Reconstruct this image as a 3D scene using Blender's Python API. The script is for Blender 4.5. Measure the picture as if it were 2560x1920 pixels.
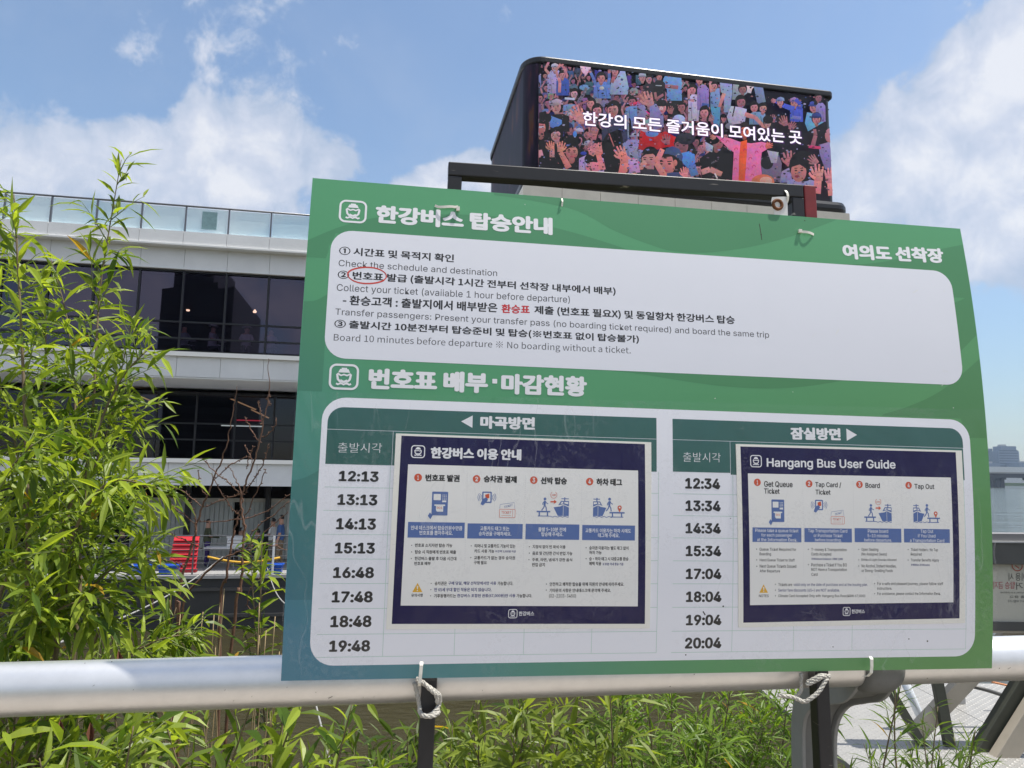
import bpy, bmesh, math, random
from math import sin, cos, pi, radians, atan, atan2, sqrt, tan
from mathutils import Vector, Matrix, Euler
random.seed(7)
SC = bpy.context.scene
COL = SC.collection
for o in list(bpy.data.objects):
    bpy.data.objects.remove(o)

# ------------------------------------------------------------------ camera
FPX, CX, CY = 1776.0, 1280.0, 960.0
PITCH, ROLL = atan(229 / FPX), atan(.0147)
_f = Vector((0, cos(PITCH), sin(PITCH))); _u = Vector((0, -sin(PITCH), cos(PITCH))); _x = Vector((1, 0, 0))
AX = _x * cos(ROLL) + _u * sin(ROLL); AU = _u * cos(ROLL) - _x * sin(ROLL); AF = _f
CAM = Vector((0, 0, 1.6))
cd = bpy.data.cameras.new('camera'); cam = bpy.data.objects.new('camera', cd); COL.objects.link(cam)
cam.matrix_world = Matrix(((AX.x, AU.x, -AF.x, CAM.x), (AX.y, AU.y, -AF.y, CAM.y), (AX.z, AU.z, -AF.z, CAM.z), (0, 0, 0, 1)))
cd.sensor_width = 36; cd.lens = 36 * FPX / 2560; cd.clip_start = .05; cd.clip_end = 9000
SC.camera = cam

def ray(x, y):
    return AF + AX * ((x - CX) / FPX) - AU * ((y - CY) / FPX)
def at(x, y, Y):                      # photo pixel + distance ahead -> point in the place
    d = ray(x, y); return CAM + d * (Y / d.y)
def atz(x, y, z):
    d = ray(x, y); return CAM + d * ((z - CAM.z) / d.z)

# ------------------------------------------------------------------ sun, sky
HB = Vector((cos(.1424), sin(.1424), 0)); FB = Vector((sin(.1424), -cos(.1424), 0))   # along the board, towards the viewer
SUN_EL = radians(70)
_h = (HB * 1.0 + FB * .18).normalized()
SUND = Vector((_h.x * cos(SUN_EL), _h.y * cos(SUN_EL), sin(SUN_EL)))
sl = bpy.data.lights.new('sun', 'SUN'); sl.energy = 4.9; sl.angle = radians(.55); sl.color = (1, .95, .87)
so = bpy.data.objects.new('sun', sl); COL.objects.link(so); so.rotation_euler = SUND.to_track_quat('Z', 'Y').to_euler()
so.location = (0, 0, 40)
SC.view_settings.view_transform = 'Standard'; SC.view_settings.look = 'None'
SC.view_settings.exposure = .40; SC.view_settings.gamma = 1
SC.cycles.max_bounces = 8; SC.cycles.transparent_max_bounces = 16; SC.cycles.volume_bounces = 0
SC.cycles.use_denoising = True

W = bpy.data.worlds.new('World'); SC.world = W; W.use_nodes = True
nt = W.node_tree; N = nt.nodes; LK = nt.links
for n_ in list(N): N.remove(n_)
def wn(t, **k):
    n_ = N.new(t)
    for a, b in k.items(): setattr(n_, a, b)
    return n_
def wmath(op, a, b=None, c=None, clamp=False):
    n_ = wn('ShaderNodeMath', operation=op, use_clamp=clamp)
    for i, v in enumerate((a, b, c)):
        if v is None: continue
        if isinstance(v, (int, float)): n_.inputs[i].default_value = v
        else: LK.new(v, n_.inputs[i])
    return n_.outputs[0]
sky = wn('ShaderNodeTexSky', sky_type='NISHITA'); sky.sun_disc = False
sky.sun_elevation = SUN_EL; sky.sun_rotation = atan2(SUND.x, SUND.y)
sky.air_density = 1.2; sky.dust_density = .7; sky.ozone_density = 1.6
bg = wn('ShaderNodeBackground'); bg.inputs[1].default_value = .125
tc = wn('ShaderNodeTexCoord'); DIR = tc.outputs['Generated']
sep = wn('ShaderNodeSeparateXYZ'); LK.new(DIR, sep.inputs[0])
lowr = wn('ShaderNodeMapRange', interpolation_type='SMOOTHSTEP'); lowr.inputs[1].default_value = -.02; lowr.inputs[2].default_value = .42; LK.new(sep.outputs[2], lowr.inputs[0])
grade = wn('ShaderNodeMix', data_type='RGBA'); grade.inputs['A'].default_value = (.64, .69, .76, 1); grade.inputs['B'].default_value = (1, 1, 1, 1); LK.new(lowr.outputs[0], grade.inputs['Factor'])
gm_ = wn('ShaderNodeVectorMath', operation='MULTIPLY'); LK.new(sky.outputs[0], gm_.inputs[0]); LK.new(grade.outputs['Result'], gm_.inputs[1])     # colour grade that darkens the sky towards the horizon
LK.new(gm_.outputs[0], bg.inputs[0])
def noise(scale, detail, rough, off=(0, 0, 0), dist=0):
    m = wn('ShaderNodeMapping'); m.inputs['Location'].default_value = off; LK.new(DIR, m.inputs[0])
    n_ = wn('ShaderNodeTexNoise'); n_.inputs['Scale'].default_value = scale; n_.inputs['Detail'].default_value = detail
    n_.inputs['Roughness'].default_value = rough; n_.inputs['Distortion'].default_value = dist
    LK.new(m.outputs[0], n_.inputs['Vector']); return n_.outputs[0]
def blob(px, py, rx, ry, soft=1.0):        # a cumulus heap seen in this direction (radii in degrees of arc)
    c = (Vector(px) if isinstance(px, tuple) else ray(px, py)).normalized(); a = c.cross(Vector((0, 0, 1))).normalized(); b = a.cross(c).normalized()
    rx = rx / FPX; ry = ry / FPX
    d1 = wn('ShaderNodeVectorMath', operation='DOT_PRODUCT'); LK.new(DIR, d1.inputs[0]); d1.inputs[1].default_value = a / rx
    d2 = wn('ShaderNodeVectorMath', operation='DOT_PRODUCT'); LK.new(DIR, d2.inputs[0]); d2.inputs[1].default_value = b / ry
    d3 = wn('ShaderNodeVectorMath', operation='DOT_PRODUCT'); LK.new(DIR, d3.inputs[0]); d3.inputs[1].default_value = c
    s = wmath('ADD', wmath('MULTIPLY', d1.outputs['Value'], d1.outputs['Value']), wmath('MULTIPLY', d2.outputs['Value'], d2.outputs['Value']))
    s = wmath('SQRT', s)
    s = wmath('SUBTRACT', 1.0, s)
    front = wmath('GREATER_THAN', d3.outputs['Value'], 0)
    return wmath('MULTIPLY', wmath('MULTIPLY', wmath('ADD', s, 2.0), front), soft)   # +2 keeps it positive before the mask
blobs = [(690, 385, 220, 165), (830, 410, 120, 100), (540, 340, 110, 90), (330, 370, 110, 75), (60, 390, 190, 110), (300, 440, 330, 110), (600, 470, 330, 130),
         (1210, 440, 150, 75), (1080, 500, 170, 90), (2560, 200, 250, 190), (2400, 290, 240, 150), (2280, 420, 240, 190), (2560, 480, 420, 230), (2150, 520, 130, 160),
         (2420, 640, 260, 90), (-300, 350, 420, 200), (3300, 200, 700, 400), (-1500, 200, 900, 380),
         ((.2, -1, .9), 0, 1700, 1100), ((-1, -.5, .5), 0, 1200, 900), ((.9, -.6, .35), 0, 1200, 800), ((-.6, .5, 1.3), 0, 1100, 900)]   # unseen clouds overhead and behind, added to whiten the ambient light
mx = None
for b in blobs:
    v = blob(*b)
    mx = v if mx is None else wmath('SMOOTH_MAX', mx, v, .25)
mx = wmath('SUBTRACT', mx, 2.0)
n1 = noise(4.5, 9, .58, (3, 1, 2), .35); n2 = noise(15, 8, .62, (7, 4, 1), .3); n3 = noise(2.2, 3, .5, (1, 9, 2))
dens = wmath('ADD', mx, wmath('MULTIPLY', wmath('SUBTRACT', n1, .5), 2.1))
dens = wmath('ADD', dens, wmath('MULTIPLY', wmath('SUBTRACT', n2, .5), .92))
mr = wn('ShaderNodeMapRange', interpolation_type='SMOOTHSTEP'); mr.inputs[1].default_value = .0; mr.inputs[2].default_value = .27
mr.inputs[3].default_value = 0; mr.inputs[4].default_value = .90; LK.new(dens, mr.inputs[0])
thin = wn('ShaderNodeMapRange', interpolation_type='SMOOTHSTEP'); thin.inputs[1].default_value = .42; thin.inputs[2].default_value = .78
thin.inputs[4].default_value = .32; LK.new(noise(2.6, 7, .6, (5, 5, 8), .6), thin.inputs[0])
mask = wmath('MAXIMUM', mr.outputs[0], thin.outputs[0])
sh = wn('ShaderNodeMapRange'); sh.inputs[1].default_value = .1; sh.inputs[2].default_value = 1.15; LK.new(wmath('ADD', dens, wmath('MULTIPLY', wmath('SUBTRACT', n2, .5), 2.2)), sh.inputs[0])
cr = wn('ShaderNodeValToRGB'); LK.new(sh.outputs[0], cr.inputs[0])
cr.color_ramp.elements[0].color = (.43, .50, .63, 1); cr.color_ramp.elements[1].color = (.74, .75, .79, 1)
e = cr.color_ramp.elements.new(.5); e.color = (.57, .61, .71, 1)
bgc = wn('ShaderNodeBackground'); LK.new(cr.outputs[0], bgc.inputs[0]); bgc.inputs[1].default_value = .90
mix = wn('ShaderNodeMixShader'); LK.new(mask, mix.inputs[0]); LK.new(bg.outputs[0], mix.inputs[1]); LK.new(bgc.outputs[0], mix.inputs[2])
wo = wn('ShaderNodeOutputWorld'); LK.new(mix.outputs[0], wo.inputs[0])

# ------------------------------------------------------------------ materials
def srgb(r, g, b):
    f = lambda c: (c / 255 / 12.92) if c <= 10 else (((c / 255) + .055) / 1.055) ** 2.4
    return (f(r), f(g), f(b), 1)
MATS = {}
def mat(name, col, rough=.6, metal=0, spec=.5, var=0, vscale=6, bump=0, bscale=40, trans=None, coat=0, attr=None, detail=6):
    if name in MATS: return MATS[name]
    m = bpy.data.materials.new(name); m.use_nodes = True; t = m.node_tree; p = t.nodes['Principled BSDF']
    if len(col) == 3: col = (*col, 1)
    p.inputs['Base Color'].default_value = col; p.inputs['Roughness'].default_value = rough; p.inputs['Metallic'].default_value = metal
    p.inputs['Specular IOR Level'].default_value = spec; p.inputs['Coat Weight'].default_value = coat
    src = None
    tcn = t.nodes.new('ShaderNodeTexCoord')
    if attr:
        a = t.nodes.new('ShaderNodeAttribute'); a.attribute_name = attr; src = a.outputs['Color']
    if var:
        n_ = t.nodes.new('ShaderNodeTexNoise'); n_.inputs['Scale'].default_value = vscale; n_.inputs['Detail'].default_value = detail; n_.inputs['Roughness'].default_value = .65
        t.links.new(tcn.outputs['Object'], n_.inputs['Vector'])
        r_ = t.nodes.new('ShaderNodeMapRange'); r_.inputs[1].default_value = .25; r_.inputs[2].default_value = .75; r_.inputs[3].default_value = 1 - var; r_.inputs[4].default_value = 1 + var
        t.links.new(n_.outputs[0], r_.inputs[0])
        mm = t.nodes.new('ShaderNodeVectorMath'); mm.operation = 'MULTIPLY'
        if src: t.links.new(src, mm.inputs[0])
        else: mm.inputs[0].default_value = col[:3]
        cb = t.nodes.new('ShaderNodeCombineXYZ')
        for i in range(3): t.links.new(r_.outputs[0], cb.inputs[i])
        t.links.new(cb.outputs[0], mm.inputs[1]); src = mm.outputs[0]
        t.links.new(r_.outputs[0], p.inputs['Roughness']) if False else None
    if src: t.links.new(src, p.inputs['Base Color'])
    if bump:
        n_ = t.nodes.new('ShaderNodeTexNoise'); n_.inputs['Scale'].default_value = bscale; n_.inputs['Detail'].default_value = 5
        t.links.new(tcn.outputs['Object'], n_.inputs['Vector'])
        b_ = t.nodes.new('ShaderNodeBump'); b_.inputs['Strength'].default_value = bump; b_.inputs['Distance'].default_value = .01
        t.links.new(n_.outputs[0], b_.inputs['Height']); t.links.new(b_.outputs[0], p.inputs['Normal'])
    if trans:
        tb = t.nodes.new('ShaderNodeBsdfTranslucent'); tb.inputs[0].default_value = (*trans[:3], 1)
        if attr:
            mm = t.nodes.new('ShaderNodeVectorMath'); mm.operation = 'MULTIPLY'; t.links.new(src, mm.inputs[0]); mm.inputs[1].default_value = trans[:3]; t.links.new(mm.outputs[0], tb.inputs[0])
        ad = t.nodes.new('ShaderNodeMixShader'); ad.inputs[0].default_value = .42
        t.links.new(p.outputs[0], ad.inputs[1]); t.links.new(tb.outputs[0], ad.inputs[2]); t.links.new(ad.outputs[0], t.nodes['Material Output'].inputs[0])
    MATS[name] = m; return m
def emit(name, col, s=1.0, attr=None):
    if name in MATS: return MATS[name]
    m = bpy.data.materials.new(name); m.use_nodes = True; t = m.node_tree; p = t.nodes['Principled BSDF']
    p.inputs['Base Color'].default_value = (.01, .01, .012, 1); p.inputs['Roughness'].default_value = .5; p.inputs['Specular IOR Level'].default_value = .25
    p.inputs['Emission Color'].default_value = (*col[:3], 1); p.inputs['Emission Strength'].default_value = s
    if attr:
        a = t.nodes.new('ShaderNodeAttribute'); a.attribute_name = attr; t.links.new(a.outputs['Color'], p.inputs['Emission Color'])
    MATS[name] = m; return m

# ------------------------------------------------------------------ mesh builder and tagging
class MB:
    def __init__(s): s.v = []; s.f = []; s.c = []; s.uv = []
    def quad(s, a, b, c, d, col=None): s.poly([a, b, c, d], col)
    def poly(s, pts, col=None):
        i = len(s.v); s.v += [tuple(p) for p in pts]; s.f.append(tuple(range(i, i + len(pts)))); s.c.append(col)
    def faces(s, vs, fs, col=None):
        i = len(s.v); s.v += [tuple(p) for p in vs]
        for f in fs: s.f.append(tuple(i + k for k in f)); s.c.append(col)
    def obox(s, c, ax, ay, az, hx, hy, hz, col=None, bev=0):    # oriented box
        c = Vector(c); P = []
        for k in (-1, 1):
            for j in (-1, 1):
                for i in (-1, 1): P.append(c + ax * (hx * i) + ay * (hy * j) + az * (hz * k))
        s.faces(P, [(0, 2, 3, 1), (4, 5, 7, 6), (0, 1, 5, 4), (2, 6, 7, 3), (0, 4, 6, 2), (1, 3, 7, 5)], col)
    def box(s, x0, x1, y0, y1, z0, z1, col=None):
        s.obox(((x0 + x1) / 2, (y0 + y1) / 2, (z0 + z1) / 2), Vector((1, 0, 0)), Vector((0, 1, 0)), Vector((0, 0, 1)), (x1 - x0) / 2, (y1 - y0) / 2, (z1 - z0) / 2, col)
    def bar(s, a, b, w, d, side=None, col=None):      # rectangular bar from a to b, w across `side`, d the other way
        a = Vector(a); b = Vector(b); t = (b - a).normalized()
        side = Vector(side) if side is not None else Vector((0, 0, 1)).cross(t)
        side = (side - t * side.dot(t)).normalized(); up = t.cross(side).normalized()
        s.obox((a + b) / 2, t, side, up, (b - a).length / 2, w / 2, d / 2, col)
    def tube(s, pts, r, n=8, col=None, cap=True):
        pts = [Vector(p) for p in pts]; rs = r if isinstance(r, (list, tuple)) else [r] * len(pts)
        i0 = len(s.v); prev = None
        for k, p in enumerate(pts):
            t = (pts[min(k + 1, len(pts) - 1)] - pts[max(k - 1, 0)]).normalized()
            if prev is None:
                a = t.orthogonal().normalized()
            else:
                a = (prev - t * prev.dot(t)).normalized()
            prev = a; b = t.cross(a)
            for j in range(n):
                s.v.append(tuple(p + (a * cos(2 * pi * j / n) + b * sin(2 * pi * j / n)) * rs[k]))
        for k in range(len(pts) - 1):
            for j in range(n):
                s.f.append((i0 + k * n + j, i0 + k * n + (j + 1) % n, i0 + (k + 1) * n + (j + 1) % n, i0 + (k + 1) * n + j)); s.c.append(col)
        if cap:
            s.f.append(tuple(i0 + j for j in reversed(range(n)))); s.c.append(col)
            s.f.append(tuple(i0 + (len(pts) - 1) * n + j for j in range(n))); s.c.append(col)
    def prism(s, pts, dvec, col=None):                # closed outline extruded by dvec
        n = len(pts); dvec = Vector(dvec); a = [Vector(p) for p in pts]; b = [p + dvec for p in a]
        s.faces(a + b, [tuple(range(n)), tuple(range(2 * n - 1, n - 1, -1))] + [(i, i + n, (i + 1) % n + n, (i + 1) % n) for i in range(n)], col)
    def build(s, name, material, parent=None, smooth=False, attr=None, fix=True, bevel=0):
        me = bpy.data.meshes.new(name)
        off = parent_origin(parent) if parent else Vector((0, 0, 0))
        me.from_pydata([tuple(Vector(p) - off) for p in s.v], [], s.f); me.update()
        o = bpy.data.objects.new(name, me); COL.objects.link(o)
        me.materials.append(material)
        if parent: o.parent = parent
        if attr:
            ca = me.color_attributes.new(attr, 'FLOAT_COLOR', 'CORNER'); i = 0; buf = []
            for f, c in zip(s.f, s.c):
                if c and isinstance(c, list): buf += [x for q in c for x in q]
                else: buf += list((c or (1, 1, 1, 1))) * len(f)
            ca.data.foreach_set('color', buf)
        if fix:
            bm = bmesh.new(); bm.from_mesh(me); bmesh.ops.recalc_face_normals(bm, faces=bm.faces); bm.to_mesh(me); bm.free()
        if smooth: me.polygons.foreach_set('use_smooth', [True] * len(me.polygons))
        if bevel:
            m_ = o.modifiers.new('bevel', 'BEVEL'); m_.width = bevel; m_.segments = 2; m_.limit_method = 'ANGLE'
        return o
ORI = {}
def parent_origin(p):
    v = Vector((0, 0, 0))
    while p is not None: v = v + p.location; p = p.parent
    return v
def tag(o, label=None, cat=None, group=None, kind=None):
    if label: o['label'] = label
    if cat: o['category'] = cat
    if group: o['group'] = group
    if kind: o['kind'] = kind
    return o
def thing(name, label, cat, loc=(0, 0, 0), group=None):
    o = bpy.data.objects.new(name, None); COL.objects.link(o); o.location = loc; o.empty_display_size = .2
    return tag(o, label, cat, group)
UP = Vector((0, 0, 1))

USE_HAZE = True
BT=[('wb', '한강버스 탑승안내', 0.1063, 0.7281, 0.4082, 0.7285, 0.0326), ('wb', '여의도 선착장', 0.9499, 0.7217, 1.1547, 0.7265, 0.0304), ('wb', '번호표 배부·마감현황', 0.109, 0.4465, 0.4665, 0.4474, 0.0344), ('km', '① 시간표 및 목적지 확인', 0.0508, 0.6677, 0.2393, 0.6668, 0.0146), ('kl', 'Check the schedule and destination', 0.0515, 0.648, 0.3125, 0.6474, 0.0111), ('km', '② 번호표 발급 (출발시각 1시간 전부터 선착장 내부에서 배부)', 0.051, 0.6248, 0.518, 0.6247, 0.0159), ('kl', 'Collect your ticket (avaiiable 1 hour before departure)', 0.0511, 0.6028, 0.4376, 0.605, 0.015), ('km', '- 환승고객 : 출발지에서 배부받은', 0.0617, 0.5827, 0.314, 0.5838, 0.0166), ('rm', '환승표', 0.3206, 0.5834, 0.3688, 0.5843, 0.0156), ('km', '제출 (번호표 필요X) 및 동일항차 한강버스 탑승', 0.3762, 0.5831, 0.7321, 0.584, 0.0168), ('kl', 'Transfer passengers: Present your transfer pass (no boarding ticket required) and board the same trip', 0.0511, 0.5626, 0.7942, 0.5615, 0.014), ('km', '③ 출발시간 10분전부터 탑승준비 및 탑승(※번호표 없이 탑승불가)', 0.0506, 0.5426, 0.5575, 0.542, 0.0151), ('kl', 'Board 10 minutes before departure ※ No boarding without a ticket.', 0.0512, 0.5194, 0.5426, 0.5212, 0.0152), ('wb', '마곡방면', 0.2896, 0.3892, 0.3795, 0.3897, 0.0208), ('wb', '잠실방면', 0.8252, 0.3869, 0.9182, 0.3878, 0.0215), ('wl', '출발시각', 0.067, 0.345, 0.1349, 0.346, 0.0153), ('wl', '출발시각', 0.632, 0.3444, 0.6983, 0.3449, 0.0158), ('kh', '12:13', 0.0707, 0.3003, 0.132, 0.3003, 0.0165), ('kh', '13:13', 0.0706, 0.2638, 0.1317, 0.2638, 0.0167), ('kh', '14:13', 0.0703, 0.2264, 0.1312, 0.2264, 0.0174), ('kh', '15:13', 0.0702, 0.1898, 0.1312, 0.1898, 0.0168), ('kh', '16:48', 0.0694, 0.1526, 0.1314, 0.1526, 0.017), ('kh', '17:48', 0.0692, 0.1158, 0.1312, 0.1158, 0.0172), ('kh', '18:48', 0.0688, 0.0786, 0.1309, 0.0786, 0.0177), ('kh', '19:48', 0.0687, 0.0418, 0.1303, 0.0418, 0.0174), ('kh', '12:34', 0.6354, 0.2997, 0.6969, 0.2997, 0.0181), ('kh', '13:34', 0.6359, 0.263, 0.6976, 0.263, 0.0177), ('kh', '14:34', 0.6361, 0.2263, 0.6979, 0.2263, 0.0174), ('kh', '15:34', 0.6367, 0.1892, 0.6986, 0.1892, 0.0173), ('kh', '17:04', 0.6372, 0.152, 0.6993, 0.152, 0.0175), ('kh', '18:04', 0.6381, 0.1149, 0.6998, 0.1149, 0.0175), ('kh', '19:04', 0.6389, 0.0773, 0.7005, 0.0773, 0.0174), ('kh', '20:04', 0.6381, 0.0398, 0.7011, 0.0398, 0.018)]
PL=[('wb', '한강버스 이용 안내', 0.2117, 0.3393, 0.3578, 0.3395, 0.0181), ('kb', '번호표 발권', 0.2049, 0.3031, 0.2592, 0.3031, 0.0112), ('kb', '승차권 결제', 0.2975, 0.3033, 0.3513, 0.3033, 0.0111), ('kb', '선박 탑승', 0.3902, 0.3024, 0.4339, 0.3024, 0.0115), ('kb', '하차 태그', 0.4829, 0.3019, 0.5266, 0.3019, 0.0119), ('wm', '안내 데스크에서 탑승인원수만큼', 0.1852, 0.2272, 0.2659, 0.2272, 0.0069), ('wm', '번호표를 뽑아주세요.', 0.1988, 0.2196, 0.2512, 0.2196, 0.0069), ('wm', '교통카드 태그 또는', 0.2944, 0.2273, 0.3411, 0.2273, 0.007), ('wm', '승차권을 구매하세요.', 0.2923, 0.2194, 0.3445, 0.2194, 0.0067), ('wm', '출발 5~10분 전에', 0.3881, 0.227, 0.4335, 0.227, 0.0068), ('wm', '탑승해 주세요.', 0.3935, 0.2194, 0.4293, 0.2194, 0.0068), ('wm', '교통카드 이용자는 하차 시에도', 0.4658, 0.2261, 0.5422, 0.2261, 0.0068), ('wm', '태그해 주세요.', 0.4868, 0.2186, 0.523, 0.2186, 0.0069), ('kn', '번호표 소지자만 탑승 가능', 0.1926, 0.2008, 0.251, 0.2008, 0.0058), ('kn', '탑승 시 직원에게 번호표 제출', 0.193, 0.1906, 0.2573, 0.1906, 0.0058), ('kn', '한강버스 출발 후 다음 시간대', 0.1929, 0.1805, 0.2582, 0.1805, 0.0058), ('kn', '번호표 배부', 0.1926, 0.1728, 0.2182, 0.1728, 0.0058), ('kn', '티머니 및 교통카드 기능이 있는', 0.2864, 0.2004, 0.3517, 0.2004, 0.0061), ('kn', '카드 사용 가능', 0.2861, 0.1926, 0.318, 0.1926, 0.0056), ('kn', '교통카드가 없는 경우 승차권', 0.2859, 0.1821, 0.3516, 0.1821, 0.0058), ('kn', '구매 필요', 0.2858, 0.1746, 0.3066, 0.1746, 0.0058), ('kn', '지정석 없이 빈 좌석 이용', 0.3795, 0.2001, 0.4335, 0.2001, 0.0056), ('kn', '음료 및 간단한 간식 반입 가능', 0.3794, 0.1897, 0.445, 0.1897, 0.0059), ('kn', '주류, 라면, 냄새가 강한 음식', 0.3792, 0.1793, 0.4449, 0.1793, 0.0059), ('kn', '반입 금지', 0.3794, 0.1717, 0.4003, 0.1717, 0.0059), ('kn', '승차권 이용자는 별도 태그 없이', 0.4726, 0.1988, 0.5384, 0.1988, 0.006), ('kn', '하차 가능', 0.4727, 0.1915, 0.4935, 0.1915, 0.0057), ('kn', '승·하차 태그 시 대중교통 환승', 0.4729, 0.1815, 0.5387, 0.1815, 0.006), ('kn', '혜택 적용', 0.4728, 0.1738, 0.4933, 0.1738, 0.006), ('kn', '유의사항', 0.1899, 0.1244, 0.2081, 0.1244, 0.0052), ('kn', '승차권은', 0.2255, 0.1422, 0.2447, 0.1422, 0.006), ('kn', '가능합니다.', 0.3247, 0.1422, 0.3499, 0.1422, 0.0061), ('kn', '기후동행카드는', 0.2251, 0.1232, 0.2597, 0.1232, 0.0058), ('kn', '가능합니다.', 0.3557, 0.1231, 0.381, 0.1231, 0.0058), ('kn', '안전하고 쾌적한 탑승을 위해 직원의 안내에 따라주세요.', 0.4087, 0.141, 0.5322, 0.141, 0.0062), ('kn', '기타문의 사항은 안내데스크에 문의해 주세요.', 0.4087, 0.1314, 0.5103, 0.1314, 0.0059), ('kn', '(02-2203-3450)', 0.4083, 0.1222, 0.4525, 0.1222, 0.0064), ('bn', '※잔액 3,000원 이상', 0.3194, 0.1929, 0.3528, 0.1929, 0.0042), ('bn', '※30분 이내 환승 기준', 0.4954, 0.1739, 0.5304, 0.1739, 0.0046), ('bn', '구매 당일, 해당 선착장에서만 사용', 0.2467, 0.1422, 0.3227, 0.1422, 0.0061), ('bn', '만 65세 우대 할인 적용은 되지 않습니다.', 0.2253, 0.1326, 0.3156, 0.1326, 0.006), ('bn', '한강버스 포함된 권종(67,000원)만 사용', 0.2614, 0.1229, 0.354, 0.1229, 0.0061), ('wn', '한강버스', 0.3603, 0.0947, 0.3851, 0.0947, 0.007), ('kn', '•', 0.1867, 0.2027, 0.1884, 0.2027, 0.0016), ('kn', '•', 0.1871, 0.1925, 0.1888, 0.1925, 0.0016), ('kn', '•', 0.187, 0.1824, 0.1887, 0.1824, 0.0016), ('kn', '•', 0.2801, 0.2026, 0.2818, 0.2026, 0.0017), ('kn', '•', 0.2801, 0.1843, 0.2818, 0.1843, 0.0017), ('kn', '•', 0.3736, 0.202, 0.3753, 0.202, 0.0017), ('kn', '•', 0.3736, 0.1919, 0.3753, 0.1919, 0.0017), ('kn', '•', 0.3733, 0.1815, 0.375, 0.1815, 0.0017), ('kn', '•', 0.4666, 0.2011, 0.4684, 0.2011, 0.0017), ('kn', '•', 0.467, 0.1837, 0.4687, 0.1837, 0.0017), ('kn', '•', 0.2193, 0.1443, 0.2209, 0.1443, 0.0016), ('kn', '•', 0.2191, 0.1348, 0.2208, 0.1348, 0.0016), ('kn', '•', 0.2192, 0.1254, 0.2208, 0.1254, 0.0016), ('kn', '•', 0.4028, 0.1435, 0.4045, 0.1435, 0.0017), ('kn', '•', 0.4028, 0.1339, 0.4045, 0.1339, 0.0017)]
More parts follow.
